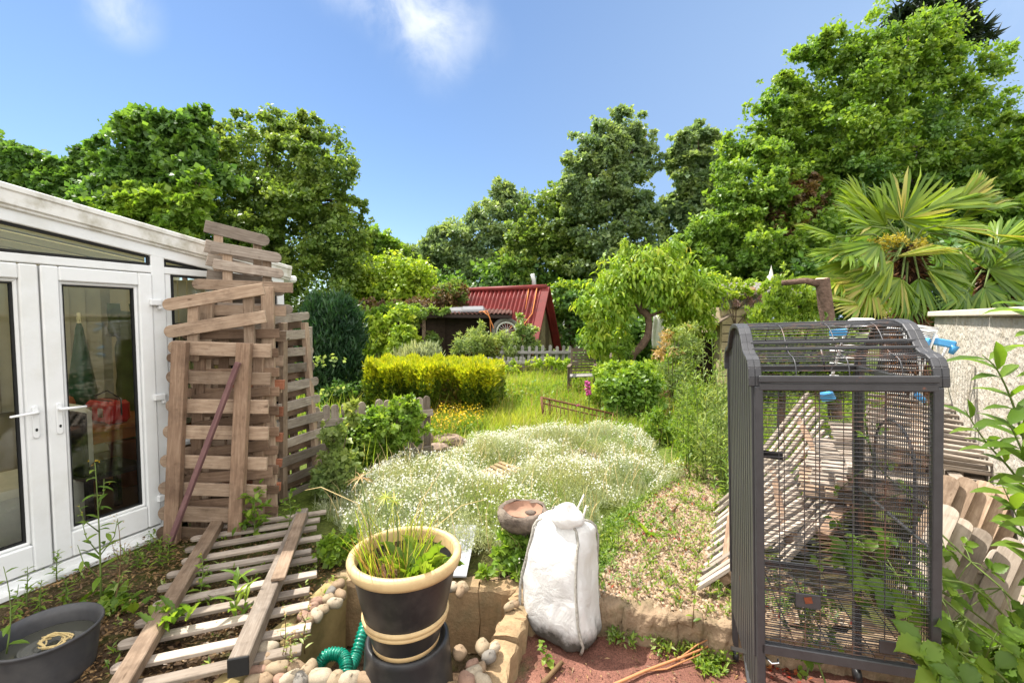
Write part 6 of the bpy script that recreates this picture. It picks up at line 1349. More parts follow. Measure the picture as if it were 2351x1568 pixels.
fans2 = [(2270, 620, 2351, 590, 100, .0, (.1, -.7, .6), 90, .35), (2240, 640, 2180, 600, 90, .1, (-.2, -.8, .5), 80, .3), (2260, 660, 2330, 720, 90, -.2, (.2, -.95, .2), 90, .3), (2220, 670, 2200, 730, 80, -.2, (0, -1, .1), 90, .25), (2290, 560, 2351, 520, 80, .0, (.2, -.5, .8), 60, .4), (2260, 560, 2210, 540, 80, .2, (0, -.7, .7), 80, .25), (2320, 660, 2400, 640, 90, -.2, (.2, -.8, .5), 90, .35), (2280, 540, 2340, 545, 70, -.2, (0, -.3, .95), 35, .6)]
tb_ = at(2290, 760, 8.6); tb_.z = 0
palm('fan_palm', 'second, darker fan palm at the right edge behind the block wall', tb_, at(2280, 610, 8.6), fans2, 8.4, .2, 2)
# ------------------------------------------------------------------ stuff: flowers, grass, gravel
def in_poly(P, poly):
    x, y = P[:, 0], P[:, 1]; c = np.zeros(len(P), bool); n = len(poly)
    for i in range(n):
        (ax, ay), (bx, by) = poly[i], poly[i - 1]
        k = ((ay > y) != (by > y)) & (x < (bx - ax) * (y - ay) / (by - ay + 1e-12) + ax); c ^= k
    return c
def scatter(poly, n):
    a = np.array(poly); lo, hi = a.min(0), a.max(0); out = []; tot = 0
    while tot < n:
        P = lo + (hi - lo) * RNG.random((n * 2, 2)); P = P[in_poly(P, poly)]; out.append(P); tot += len(P)
    return np.concatenate(out)[:n]
def fbm(P, s, seed=0):
    x, y = P[:, 0] * s + seed, P[:, 1] * s - seed
    return (np.sin(x * 1.7 + 1.3 * np.sin(y * 1.1)) + np.sin(y * 2.3 + 1.7 * np.sin(x * .9)) + .5 * np.sin(x * 4.1 + y * 3.3) + .5 * np.sin(y * 5.7 - x * 2.9)) / 6 + .5
pp = lambda L: [(on(x, y).x, on(x, y).y) for x, y in L]
MOUND = pp([(745, 1235), (800, 1330), (900, 1330), (1075, 1315), (1160, 1330), (1255, 1310), (1330, 1245), (1400, 1200), (1470, 1150), (1525, 1100), (1535, 1065), (1500, 1020), (1400, 1000), (1270, 1005), (1130, 1015), (1000, 1040), (900, 1075), (820, 1110), (770, 1160)])
def mound_h(P):
    c = np.array(MOUND); d = np.full(len(P), 9.)
    for i in range(len(c)):
        a, b_ = c[i - 1], c[i]; ab = b_ - a; t = np.clip(((P - a) @ ab) / (ab @ ab), 0, 1); d = np.minimum(d, np.linalg.norm(P - (a + t[:, None] * ab), axis=1))
    ex = np.ones(len(P))
    for (px_, py_, r_) in ((1000, 1052, .34), (1030, 1056, .34), (975, 1050, .3), (1150, 1100, .36), (1320, 1070, .26), (1360, 1075, .2)):
        o = on(px_, py_); ex *= np.clip((np.hypot(P[:, 0] - o.x, (P[:, 1] - o.y) * .8) - r_ * .6) / (r_ * .5), .1, 1)
    return ex * (.21 + .10 * fbm(P, 2.1, 3) + .09 * fbm(P, 6.5, 8) - .07) * (1 - np.exp(-d / .25)) * np.clip(.55 + fbm(P, 3.7, 21), .4, 1.2)
lb = LB()
MO = [(c[0] + .22 * math.sin(i * 2.3), c[1] + .2 * math.cos(i * 1.9)) for i, c in enumerate(MOUND)]
n = 82000; P2 = scatter(MO, n); h = np.abs(mound_h(P2)); z = h * (.3 + .8 * RNG.random(n)); P = np.c_[P2, z]
tone = np.clip(.15 + .75 * fbm(P2, 2.4, 12) + .35 * (RNG.random(n) - .5), 0, 1); gr = fbm(P2, 1.9, 31) > .70
for msk, mi in ((~gr, 0), (gr, 2)): lb.add(P[msk], (rdir(n) * .8 + np.array([0, 0, .8]))[msk], rdir(n)[msk], (.035 * (.5 + 1.0 * RNG.random(n)))[msk], .0062, 'quad', mi, tone[msk])
n = 17000; P2 = scatter(MO, n); h = np.abs(mound_h(P2)); P = np.c_[P2, h * .6]; Ls = .10 * (.5 + 1.3 * RNG.random(n) ** 2)     # upright stems
lb.add(P, rdir(n) * .4 + np.array([0, 0, 1.]), rdir(n), Ls, .004, 'blade', 0)
n = 600; P2 = scatter(MO, n); h = np.abs(mound_h(P2)); lb.add(np.c_[P2, h * .5], rdir(n) * .25 + np.array([0, 0, 1.]), rdir(n), .2 + .16 * RNG.random(n), .004, 'droop', 3)
n = 26000; P2 = scatter(MO, n); k = .55 * fbm(P2, 1.5, 9) + .45 * fbm(P2, 5.1, 4) + .3 * RNG.random(n) > .60; P2 = P2[k]; n = len(P2)
h = np.abs(mound_h(P2)); P = np.c_[P2, h + .01 + .085 * RNG.random(n)]
up = nrmz(rdir(n) * .9 + np.array([-.15, -.1, .8])); lb.add(P, np.cross(up, rdir(n)), up, .019 * (.5 + .8 * RNG.random(n)), .019, 'flower', 1)
tag(lb.build('white_flower_carpet', ['silver_leaf', 'petal_white', 'weed_pale', 'raffia_straw']), 'spreading silver leaved carpet dotted with small white flowers', 'flowers', None, 'stuff')
# long grass of the lawn
LAWN = pp([(930, 1010), (1000, 1030), (1120, 1010), (1260, 1000), (1420, 1000), (1500, 1010), (1560, 1000), (1530, 930), (1420, 890), (1400, 860), (1280, 862), (1130, 865), (1140, 900), (1130, 950), (1000, 965)])
lb = LB(); n = 60000; P2 = scatter(LAWN, n); Lg = (.10 + .19 * RNG.random(n) ** 2) * (.5 + .9 * fbm(P2, .9, 1)); dh = np.hypot(P2[:, 0] - at(1337, 905, 10.2).x, P2[:, 1] - 9.9); Lg = Lg * np.clip(.25 + dh / .9, .25, 1); w = .004 + .0016 * P2[:, 1] * .6
lb.add(np.c_[P2, np.full(n, -.02)], rdir(n) * .4 + np.array([.05, 0, 1.]), rdir(n), Lg, w, 'droop', 0, np.clip(.25 + .5 * fbm(P2, 1.3, 5) + .3 * (RNG.random(n) - .5), 0, 1))
n = 1500; P2 = scatter(LAWN, n); lb.add(np.c_[P2, np.zeros(n)], rdir(n) * .2 + np.array([0, 0, 1.]), rdir(n), .25 + .25 * RNG.random(n), .006, 'blade', 1)
tag(lb.build('long_grass', ['grass_blade', 'dry_stem']), 'tall unmown yellow green grass in the middle of the garden', 'grass', None, 'stuff')
# weedy ground cover everywhere else
COVER = [(-4.2, 6.5), (-2.0, 5.0), (-1.6, 4.2), (-1.2, 4.2), (-1.6, 6.2), (-.9, 7.2), (.4, 8.4), (2.2, 8.3), (1.9, 6.5), (2.0, 5.2), (2.6, 3.8), (4.6, 5.2), (8, 9), (9, 15), (-7, 17), (-7, 9)]
lb = LB(); n = 52000; P2 = scatter(COVER, n); f = fbm(P2, .8, 2); z = RNG.random(n) ** 1.3 * (.08 + .5 * np.clip(f - .25, 0, 1) * np.clip(P2[:, 1] / 9, .35, 1.2)); sz = .03 + .0055 * P2[:, 1]
lb.add(np.c_[P2, z], rdir(n) * .8 + np.array([0, 0, .5]), rdir(n) * .7 + np.array([0, 0, .6]), sz * (.6 + .8 * RNG.random(n)), sz * .5, 'diamond', 0, np.clip(.2 + .6 * fbm(P2, 1.7, 7) + .4 * (RNG.random(n) - .5), 0, 1))
n = 12000; P2 = scatter(COVER, n); lb.add(np.c_[P2, np.zeros(n)], rdir(n) * .35 + np.array([0, 0, 1.]), rdir(n), .15 + .45 * RNG.random(n) ** 2, .012, 'blade', 1)
tag(lb.build('ground_cover', ['weed_leaf', 'grass_blade']), 'low green weeds covering the beds between lawn and sheds', 'weeds', None, 'stuff')
# buttercups
BC = pp([(960, 1000), (1010, 1020), (1110, 995), (1110, 972), (1020, 968)])
lb = LB(); n = 620; P2 = scatter(BC, n); zz = .12 + .22 * RNG.random(n); lb.add(np.c_[P2, zz], rdir(n) + np.array([0, 0, .2]), rdir(n) * .4 + np.array([0, 0, 1.]), .034, .034, 'flower', 0)
lb.add(np.c_[P2, np.zeros(n)], rdir(n) * .1 + np.array([0, 0, 1.]), rdir(n), zz, .006, 'blade', 1); n = 3500; P2 = scatter(BC, n); lb.add(np.c_[P2, .16 * RNG.random(n)], rdir(n), rdir(n) + np.array([0, 0, .5]), .05, .025, 'diamond', 1)
tag(lb.build('buttercups', ['petal_yellow', 'weed_leaf']), 'patch of yellow buttercups in front of the golden hedge', 'flowers', None, 'stuff')
# loose gravel
gp_ = [(p.x, p.y) for p in GRAVEL]
b = LB(); n = 15000; P2 = scatter(gp_, n); sz = .008 + .012 * RNG.random(n)
TPL['stone'] = (np.array([(0, -.35, 0), (.3, .5, 0), (1, .3, 0), (.8, -.5, 0), (.3, -.1, .4), (.65, .15, .42)]), [(0, 4, 1), (1, 4, 5), (1, 5, 2), (2, 5, 3), (3, 5, 4), (3, 4, 0)])
a = RNG.random(n) * 6.28; b.add(np.c_[P2, np.full(n, .026)], np.c_[np.cos(a), np.sin(a), .1 * RNG.normal(size=n)], np.array([0, 0, 1.]) + rdir(n) * .15, sz * 1.6, sz * 1.2, 'stone', 0)
s = NT('gravel_stone'); s.bsdf(s.ramp(s.attr(), [(0, (.08, .05, .03)), (.3, (.19, .125, .075)), (.6, (.29, .2, .125)), (.85, (.38, .29, .2)), (1, (.22, .19, .165))]), .85, .2); MATS['gravel_stone'] = s.m
tag(b.build('gravel', 'gravel_stone'), 'loose tan gravel on the path right of the white sack', 'gravel', None, 'stuff')
# litter on the soil near the conservatory
SOIL = pp([(0, 1400), (370, 1215), (640, 1200), (740, 1240), (790, 1340), (560, 1567), (100, 1567)])
lb = LB(); n = 5200; P2 = scatter(SOIL, n); lb.add(np.c_[P2, .0 + .02 * RNG.random(n)], rdir(n) * np.array([1, 1, .25]), rdir(n) * .4 + np.array([0, 0, 1.]), .012 + .035 * RNG.random(n) ** 2, .008 + .012 * RNG.random(n), 'diamond', 0)
n = 900; P2 = scatter(SOIL, n); lb.add(np.c_[P2, np.full(n, .01)], rdir(n) * np.array([1, 1, .1]), rdir(n) + np.array([0, 0, .6]), .05 + .08 * RNG.random(n), .003, 'blade', 0)
PT2 = [(x, y) for x, y in PATIO if y > 1.5] + [(2.6, 1.5), (-.3, 1.7)]
n = 700; P2 = scatter(PT2, n); lb.add(np.c_[P2, np.full(n, -.14)], rdir(n) * np.array([1, 1, .2]), rdir(n) * .4 + np.array([0, 0, 1.]), .01 + .03 * RNG.random(n) ** 2, .008, 'diamond', 0)
tag(lb.build('leaf_litter', ['litter']), 'scattered dry leaf fragments on the bare soil and paving', 'leaf litter', None, 'stuff')
# tiny weeds in soil, gravel and kerb
lb = LB(); 
for poly, n, zz in ((SOIL, 90, 0), (gp_, 620, .026), (pp([(1250, 1320), (1330, 1245), (1470, 1150), (1545, 1105), (1445, 1195), (1415, 1255), (1395, 1315), (1330, 1375)]), 900, 0), (pp([(1400, 1400), (1690, 1452), (1690, 1475), (1400, 1425)]), 70, -.14)):
    P2 = scatter(poly, n); 
    for j in range(7): lb.add(np.c_[P2 + RNG.normal(size=(n, 2)) * .012, zz + .05 * RNG.random(n)], rdir(n) * .8 + np.array([0, 0, .6]), rdir(n) * .5 + np.array([0, 0, .8]), .018 + .03 * RNG.random(n), .009 + .008 * RNG.random(n), 'diamond', 0 if j % 3 else 1)
n = 500; P2 = scatter(gp_, n); P2 = P2[fbm(P2, 3, 4) > .55]; n = len(P2); lb.add(np.c_[P2, .02 + .05 * RNG.random(n)], rdir(n), rdir(n), .03, .014, 'diamond', 2)
tag(lb.build('small_weeds', ['weed_leaf', 'weed_pale', 'red_leaf']), 'small seedling weeds scattered over the gravel and soil', 'weeds', None, 'stuff')

# ------------------------------------------------------------------ individual weeds and shrubs
def stem_plant(name, label, base, tip, nleaf, L, Wd, mat='weed_leaf', tpl='lance', cat='weed', group=None, stem='stem_green', r=.004, bend=.06, low=.05, flower=None, nfl=0, fsize=.012, side=0, taper=.5, up=.35, sub=0):
    """upright stalk from base to tip with leaves up it, optional side branches and flowers at the head"""
    base = Vector(base); tip = Vector(tip); Ls = (tip - base).length; t = thing(name, label, cat, tuple(base), group); b = MB(); a0 = random.uniform(0, 6.28); bd = V(math.cos(a0), math.sin(a0), 0) * bend * Ls
    pts = [base.lerp(tip, i / 6) + bd * math.sin(math.pi * i / 6) for i in range(7)]; b.tube(pts, [r * (1 - .65 * i / 6) for i in range(7)], 6); lines = [(pts, 1.0)]
    for k in range(side):
        f = random.uniform(.3, .8); i = int(f * 6); p = pts[i]; a = random.uniform(0, 6.28); e = p + V(math.cos(a) * .35, math.sin(a) * .35, .8) * Ls * random.uniform(.15, .35); q = [p, p.lerp(e, .5) + V(math.cos(a), math.sin(a), 0) * .03 * Ls, e]; b.tube(q, [r * .6, r * .45, r * .25], 5); lines.append((q, .5))
    b.build('stem', stem, t)
    lb = LB()
    for ln, wgt in lines:
        m = max(2, int(nleaf * wgt * (1 if wgt == 1 else .6))); f = low + (1 - low) * (np.arange(m) + RNG.random(m) * .5) / m; A = np.array([tuple(q) for q in ln]); x = f.clip(0, .999) * (len(A) - 1); i = x.astype(int); P = A[i] + (A[i + 1] - A[i]) * (x - i)[:, None]
        an = np.arange(m) * 2.4 + RNG.random(m); D = np.c_[np.cos(an), np.sin(an), up + .4 * RNG.normal(size=m)]; sc_ = (1 - taper * f) * (.75 + .5 * RNG.random(m)) * (1 if wgt == 1 else .7)
        lb.add(P, D, np.c_[-np.cos(an) * .3, -np.sin(an) * .3, np.ones(m)], L * sc_, Wd * sc_, tpl, 0)
        if sub:
            for j in range(sub): lb.add(P + D * (L * sc_ * (j + 1) / (sub + 1))[:, None], D + RNG.normal(size=D.shape) * .9, np.array([0, 0, 1.]) + rdir(m) * .4, L * sc_ * .45, Wd * sc_ * .6, tpl, 0)
        if flower and nfl:
            e = np.array(tuple(ln[-1])); k = max(1, int(nfl * wgt)); lb.add(e + RNG.normal(size=(k, 3)) * np.array([.02, .02, .025]) * Ls * 1.2, rdir(k), rdir(k) * .4 + np.array([0, 0, 1.]), fsize, fsize, 'flower', 1)
    lb.build('leaves', [mat] + ([flower] if flower else []), t); return t
def clump_plant(name, label, base, n, L, Wd, mat, tpl='lance', spread=.05, up=.9, cat='plant', extra=None, group=None, var=.4, out=.8):
    t = LB(); P = np.array(tuple(base)) + RNG.normal(size=(n, 3)) * np.array([spread, spread, .0]); a = RNG.random(n) * 6.28
    t.add(P, np.c_[np.cos(a) * out, np.sin(a) * out, up + .4 * RNG.normal(size=n)], np.c_[-np.cos(a), -np.sin(a), np.ones(n) * .8], L * (1 - var + 2 * var * RNG.random(n)), Wd, tpl, 0); mats = [mat]
    for i, (m2, n2, L2, W2, tp2) in enumerate(extra or []):
        mats.append(m2); P = np.array(tuple(base)) + RNG.normal(size=(n2, 3)) * np.array([spread, spread, 0]); a = RNG.random(n2) * 6.28; t.add(P, np.c_[np.cos(a) * .3, np.sin(a) * .3, np.ones(n2)], rdir(n2), L2 * (.6 + .8 * RNG.random(n2)), W2, tp2, i + 1)
    return tag(t.build(name, mats), label, cat, group)
GW = 'weeds by the conservatory door'
stem_plant('sow_thistle', 'tall thin sow thistle gone to seed before the glass door, reaching the handle height', on(232, 1385), at(218, 1062, 2.62), 16, .12, .04, 'weed_leaf', group=GW, side=5, flower='petal_yellow', nfl=5, bend=.03, r=.006, cat='weed')
stem_plant('nipplewort', 'pale dry seeding weed right beside the tall sow thistle', on(262, 1390), at(270, 1190, 2.75), 10, .07, .02, 'weed_pale', group=GW, side=7, flower='dry_stem', nfl=10, stem='stem_brown')
clump_plant('strawberry_plant', 'bright leafy plant at the foot of the sow thistle', on(240, 1400), 60, .085, .06, 'weed_leaf', 'serr', .09, .5, group=GW)
for k, (x, y, yt, lb_, m) in enumerate(((92, 1325, 1255, 'small upright lance leaved weed against the door sill, between the two doors', 'weed_leaf'), (60, 1400, 1300, 'dark green lance leaved weed behind the tub, left of the others', 'weed_leaf'), (92, 1410, 1330, 'dark green lance leaved weed behind the tub, second from left', 'weed_leaf'), (150, 1390, 1330, 'short lance leaved weed behind the tub rim', 'weed_leaf'), (130, 1330, 1262, 'reddish stemmed weed beside the left door bottom', 'weed_leaf'),
                                     (315, 1305, 1262, 'small bushy weed on the soil right of the sow thistle', 'weed_leaf'), (365, 1300, 1235, 'dark willowherb shoot in the shade under the door hinge', 'weed_leaf'), (385, 1290, 1228, 'darker willowherb shoot right under the brown picket panel', 'weed_leaf'), (345, 1270, 1225, 'shaded willowherb shoot nearest the door sill corner', 'weed_leaf'))):
    stem_plant('willowherb', lb_, on(x, y), at(x + 3, yt, on(x, y).y), 26, .06, .016, m, group=GW, bend=.02)
stem_plant('sow_thistle', 'weed stalk rising out of the dark tub edge at the left border', at(15, 1500, 2.0), at(8, 1300, 2.05), 9, .07, .03, 'weed_leaf', side=2, bend=.05)
stem_plant('potato_plant', 'leafy dark green compound leaved weed at the foot of the brown picket panel', on(585, 1235), at(585, 1128, 3.45), 20, .14, .06, 'weed_leaf', sub=4, r=.006, taper=.3)
stem_plant('potato_plant', 'second leafy weed right of the first between the panel and the loose board', on(660, 1225), at(662, 1130, 3.6), 14, .1, .04, 'weed_leaf', sub=3, taper=.3)
stem_plant('dock_shoot', 'fresh green shoot with upright lance leaves growing through the flat panel', on(545, 1440), at(550, 1310, 2.55), 10, .14, .035, 'weed_leaf', up=1.3, group='weeds through the flat panel', taper=.2)
stem_plant('dock_shoot', 'second upright green shoot close right of the first through the flat panel', on(565, 1430), at(572, 1330, 2.55), 7, .12, .03, 'weed_leaf', up=1.3, group='weeds through the flat panel', taper=.2)
stem_plant('nipplewort', 'yellow flowered weed growing over the left rail of the flat panel', on(450, 1400), at(462, 1268, 2.8), 16, .07, .03, 'weed_leaf', group='weeds through the flat panel', side=3, flower='petal_yellow', nfl=3)
clump_plant('leafy_weed', 'bright young leafy weed on the left rail of the flat panel', on(390, 1420, .1), 26, .1, .04, 'weed_leaf', 'serr', .05, .6, group='weeds through the flat panel')
for k, (x, y, yt, lab) in enumerate(((640, 1535, 1400, 'thin seeding weed left of the black beam end among pebbles'), (700, 1500, 1390, 'thin dry seeding weed right of the beam in front of the left bed wall'), (660, 1560, 1450, 'wispy brown weed at the bottom edge among the pebbles'))):
    stem_plant('dry_weed', lab, on(x, y), at(x + 12, yt, on(x, y).y), 7, .05, .015, 'weed_pale', group='dry weeds round the raised bed', side=5, stem='stem_brown', flower='dry_stem', nfl=7, r=.003)
# plants in the pot
pc = V(PX, PY, .50)
gs = LB(); n = 95; a = RNG.random(n) * 6.28; rr_ = .16 * RNG.random(n) ** .5; P = np.c_[PX - .05 + rr_ * np.cos(a), PY + rr_ * np.sin(a), np.full(n, .49)]
gs.add(P, np.c_[np.cos(a) * .28, np.sin(a) * .28, np.ones(n)] + rdir(n) * .12, rdir(n), .14 + .24 * RNG.random(n) ** 1.6, .0055, 'droop', 0)
n = 60; a = RNG.random(n) * 6.28; gs.add(np.c_[PX - .05 + .1 * np.cos(a), PY + .1 * np.sin(a), np.full(n, .49)], np.c_[np.cos(a) * .5, np.sin(a) * .5, np.ones(n)], rdir(n), .2 + .18 * RNG.random(n), .004, 'blade', 1)
tag(gs.build('potted_sedge', ['grass_blade', 'dry_stem']), 'tuft of green and dry sedge growing in the big pot', 'grass tuft')
for k, (x, y, yt, xt) in enumerate(((855, 1240, 1095, 828), (880, 1225, 1140, 885), (905, 1220, 1150, 905))):
    p0 = V(at(x, y, PY).x, PY + .03 * k, .49); tp = at(xt, yt, PY - .02 + .06 * k)
    t = thing('umbrella_sedge', ('tallest umbrella sedge stalk with an orange brown head, leftmost in the pot', 'middle umbrella sedge stalk with a green spoked head in the pot', 'right hand umbrella sedge stalk in the pot')[k], 'sedge', tuple(p0)); b = MB(); b.tube([p0, p0.lerp(tp, .5) + V(.01, 0, 0), tp], [.004, .0035, .0025], 6); b.build('stem', 'stem_green', t)
    lb = LB(); m = 18; a = np.linspace(0, 6.28, m); lb.add(np.tile(np.array(tuple(tp)), (m, 1)), np.c_[np.cos(a), np.sin(a), .25 * RNG.normal(size=m)], np.array([0, 0, 1.]), .06 + .03 * RNG.random(m), .006, 'blade', 0); lb.build('head', ['dry_stem' if k == 0 else 'grass_blade'], t)
clump_plant('dock_plant', 'broad leaved green dock growing at the front right of the pot', V(PX + .06, PY - .09, .49), 16, .17, .075, 'weed_leaf', 'serr', .035, 1.1)
clump_plant('dock_plant', 'smaller dock with curled leaves at the right inside the pot', V(PX + .13, PY + .0, .49), 9, .12, .06, 'weed_leaf', 'serr', .03, 1.1)
b = MB(); b.tube([V(PX - .1, PY + .05, .5), at(820, 1155, 2.12), at(737, 1118, 2.15), at(700, 1125, 2.16)], [.003, .002, .0018, .001], 5); tag(b.build('dry_stalk', 'raffia_straw'), 'long dry stalk arching out of the pot to the left', 'stalk')
b = MB(); b.tube([V(PX, PY + .05, .5), at(960, 1160, 2.2), at(1010, 1085, 2.25), at(1015, 1040, 2.28)], [.003, .002, .0015, .001], 5); tag(b.build('dry_stalk', 'raffia_straw'), 'long dry stalk arching out of the pot up to the right', 'stalk')
b = MB(); b.tube([V(PX, PY + .05, .5), at(1000, 1210, 2.2), at(1060, 1160, 2.25), at(1120, 1145, 2.28)], [.003, .002, .0015, .001], 5); tag(b.build('dry_stalk', 'raffia_straw'), 'dry grass stalk bending low out of the pot towards the birdbath', 'stalk')

# bushes at the edges of the carpet
tree('lilac_bush', 'fresh green shrub in front of the low picket fence left of the buttercups', 5.2, [(880, 985, 75, 50), (840, 1010, 60, 55), (925, 960, 40, 42), (800, 1040, 50, 50), (860, 1050, 70, 40), (950, 990, 30, 36), (780, 990, 40, 40)], 10500, .055, .04, 'leaf_fresh', base=(870, 0), r0=.03, cat='bush', clump=.24)
tree('bindweed_bush', 'pale straggling shrub at the right foot of the timber stack', 4.3, [(775, 1060, 40, 40), (760, 1110, 35, 50), (800, 1100, 40, 40), (770, 1000, 26, 30), (745, 1150, 30, 30), (810, 950, 20, 24)], 4200, .055, .04, 'weed_pale', base=(775, 0), r0=.02, cat='bush', clump=.26)
tree('hardy_geranium', 'low leafy plant spilling beside the pebble wall left of the big pot', 3.1, [(770, 1270, 40, 36), (745, 1310, 24, 20), (790, 1240, 30, 20)], 1900, .04, .03, 'weed_leaf', base=(770, 0), r0=.01, cat='plant')
tree('ivy_plant', 'green ivy growing round the birdbath pedestal', 2.98, [(1190, 1255, 50, 30), (1170, 1280, 40, 26), (1215, 1290, 40, 30)], 2100, .045, .035, 'leaf_fresh', base=(1195, 0), r0=.01, cat='plant')
tree('leafy_weed', 'light green weed clump between the back wall of the bed and the white sack', 2.86, [(1120, 1325, 40, 16), (1170, 1330, 40, 20), (1205, 1325, 26, 20)], 900, .055, .03, 'weed_leaf', base=(1150, 0), r0=.008, cat='weed')
for x, y, r_, lab in ((1060, 1275, 34, 'left'), (1110, 1230, 34, 'right')): pass
def big_bush(label, Y, lobes, n, mat, L=.07, W_=.045, **k): return tree(k.pop('name', 'bush'), label, Y, lobes, n, L, W_, mat, r0=.03, cat=k.pop('cat', 'bush'), clump=.26, **k)
big_bush('dense green bush under the peach tree right of the foxglove', 7.3, [(1430, 905, 42, 50), (1470, 890, 45, 50), (1480, 940, 44, 50), (1420, 950, 40, 40), (1400, 890, 26, 24)], 7500, 'leaf_fresh')
big_bush('yellowish leafy bush round the foot of the peach trunk', 8.6, [(1405, 862, 45, 24), (1480, 868, 50, 30), (1530, 850, 36, 34), (1430, 850, 24, 14)], 6000, 'leaf_lime')
big_bush('pale seeding weed thicket with dry heads right of the peach trunk', 7.8, [(1545, 890, 34, 70), (1550, 840, 34, 40), (1580, 800, 34, 40), (1570, 770, 40, 30), (1520, 960, 40, 46)], 5500, 'weed_pale', .06, .02, extra=[('leaf_brown', [(1520, 930, 26, 46)], 700), ('dry_stem', [(1540, 790, 50, 40)], 500)])
big_bush('light green feathery shrub in front of the dark shed', 13.6, [(1090, 790, 46, 26), (1130, 790, 46, 28), (1095, 765, 18, 24), (1060, 800, 20, 16), (1170, 800, 36, 22)], 5200, 'weed_pale', .12, .03)
big_bush('leggy shrub with whitish leaves at the right foot of the red roof', 13.8, [(1205, 775, 22, 34), (1222, 800, 28, 26), (1195, 745, 8, 26)], 2200, 'weed_pale', .1, .06)
big_bush('tangle of climbers on the grey picket fence', 12.6, [(1170, 845, 26, 18), (1220, 835, 20, 16), (1262, 840, 24, 20), (1290, 850, 18, 22)], 1400, 'leaf_lime', .09, .06, cat='creeper', name='creeper')
big_bush('shaded shrub between the dark conifer and the low picket fence', 8.6, [(800, 890, 34, 22), (765, 910, 44, 16), (836, 905, 20, 24)], 2600, 'leaf_deep')
big_bush('tall yellow green weeds between the armchair and the peach trunk', 9.2, [(1415, 835, 24, 26), (1430, 800, 22, 30)], 1500, 'weed_leaf', .08, .025, name='weed_thicket')
big_bush('rank green growth behind the rusty frame and foxglove', 7.9, [(1390, 930, 34, 30), (1370, 900, 22, 24), (1450, 990, 44, 24)], 2600, 'leaf_lime', .07, .03, name='weed_thicket')
big_bush('rank weeds at the right end of the white flower carpet', 6.2, [(1520, 980, 44, 40), (1560, 1010, 30, 40), (1500, 1010, 30, 26)], 2600, 'weed_leaf', .06, .02, name='weed_thicket')
# bramble spray at right flank of the stack
for k, (x, y) in enumerate(((740, 800), (745, 880))):
    t = LB(); 
    p0, p1 = at(715, y + 30, 5.2), at(785, y + (12 if k else 25), 5.0); m = 40; f = RNG.random(m); P = np.array(tuple(p0)) + (np.array(tuple(p1)) - np.array(tuple(p0))) * f[:, None] + RNG.normal(size=(m, 3)) * .03
    t.add(P, rdir(m), rdir(m) + np.array([0, 0, .8]), .05, .04, 'diamond', 0); tag(t.build('bramble_spray', ['weed_pale']), ('upper pale bramble spray beside the right flank of the timber stack', 'lower pale bramble spray beside the right flank of the timber stack')[k], 'bramble')
# tall feathery weeds left of the cage
GF = 'tall feathery weeds left of the cage'
k = 0
for (x, yt, yb, Y) in ((1570, 820, 1075, 5.2), (1590, 790, 1080, 5.0), (1612, 800, 1080, 4.9), (1632, 775, 1075, 5.1), (1655, 800, 1085, 4.9), (1600, 850, 1090, 4.7), (1640, 850, 1090, 4.6), (1575, 880, 1075, 5.0), (1665, 860, 1090, 4.6), (1550, 870, 1050, 5.4), (1620, 900, 1085, 4.5), (1585, 930, 1080, 4.7), (1660, 930, 1090, 4.4)):
    bp = at(x, yb, Y); bp.z = 0; k += 1
    stem_plant('mugwort', f'feathery mugwort stalk, {ORD[k - 1]} planted of the thicket left of the cage' if False else 'tall feathery green mugwort stalk in the dense thicket left of the cage', bp, at(x + random.uniform(-4, 4), yt, Y), 46, .15, .03, 'weed_pale' if k % 2 else 'weed_leaf', 'quad', group=GF, sub=4, r=.008, up=.5, side=3, taper=.62, low=.12, bend=.03)
stem_plant('goldenrod', 'leafy yellow green stalk directly left of the cage post', on(1660, 1150), at(1655, 1000, 3.9), 34, .1, .03, 'weed_leaf', up=.6, flower='petal_orange', nfl=2)
stem_plant('goldenrod', 'second leafy stalk beside the cage foot', on(1640, 1180), at(1632, 1060, 3.8), 26, .09, .025, 'weed_leaf', up=.6)
clump_plant('grass_tuft', 'grass tuft at the right end of the white flower carpet', on(1560, 1080), 60, .22, .008, 'grass_blade', 'droop', .06, 1.2, cat='grass tuft', extra=[('red_leaf', 20, .1, .01, 'blade')])
# foxglove
fx = thing('foxglove', 'pink foxglove spire standing in the long grass', 'foxglove', tuple(at(1352, 985, 7.2)))
p0 = at(1352, 985, 7.2); p0.z = 0; p1 = at(1348, 866, 7.2); b = MB(); b.tube([p0, p0.lerp(p1, .6) + V(.02, 0, 0), p1], [.01, .008, .004], 6); b.build('stem', 'stem_green', fx)
fb_ = MB()
for k in range(34):
    f = random.random(); q = at(1349, 872, 7.2).lerp(at(1350, 905, 7.2), f); a = random.uniform(0, 6.28); d = V(math.cos(a), math.sin(a), -.7).normalized(); fb_.tube([q, q + d * .03, q + d * (.045 + .02 * f)], [.004, .014, .02], 7)
fb_.build('bells', 'petal_pink', fx)
clump = LB(); m = 10; a = RNG.random(m) * 6.28; clump.add(np.tile(np.array(tuple(p0)), (m, 1)), np.c_[np.cos(a), np.sin(a), .5 + 0 * a], np.array([0, 0, 1.]), .2, .08, 'lance', 0); clump.build('leaves', ['weed_leaf'], fx)
stem_plant('foxglove', 'short pink flowered spike left of the tall foxglove in front of the rusty frame', V(at(1328, 975, 6.9).x, 6.9, 0), at(1328, 930, 6.9), 8, .08, .03, 'weed_leaf', flower='petal_pink', nfl=12, fsize=.03, cat='foxglove')
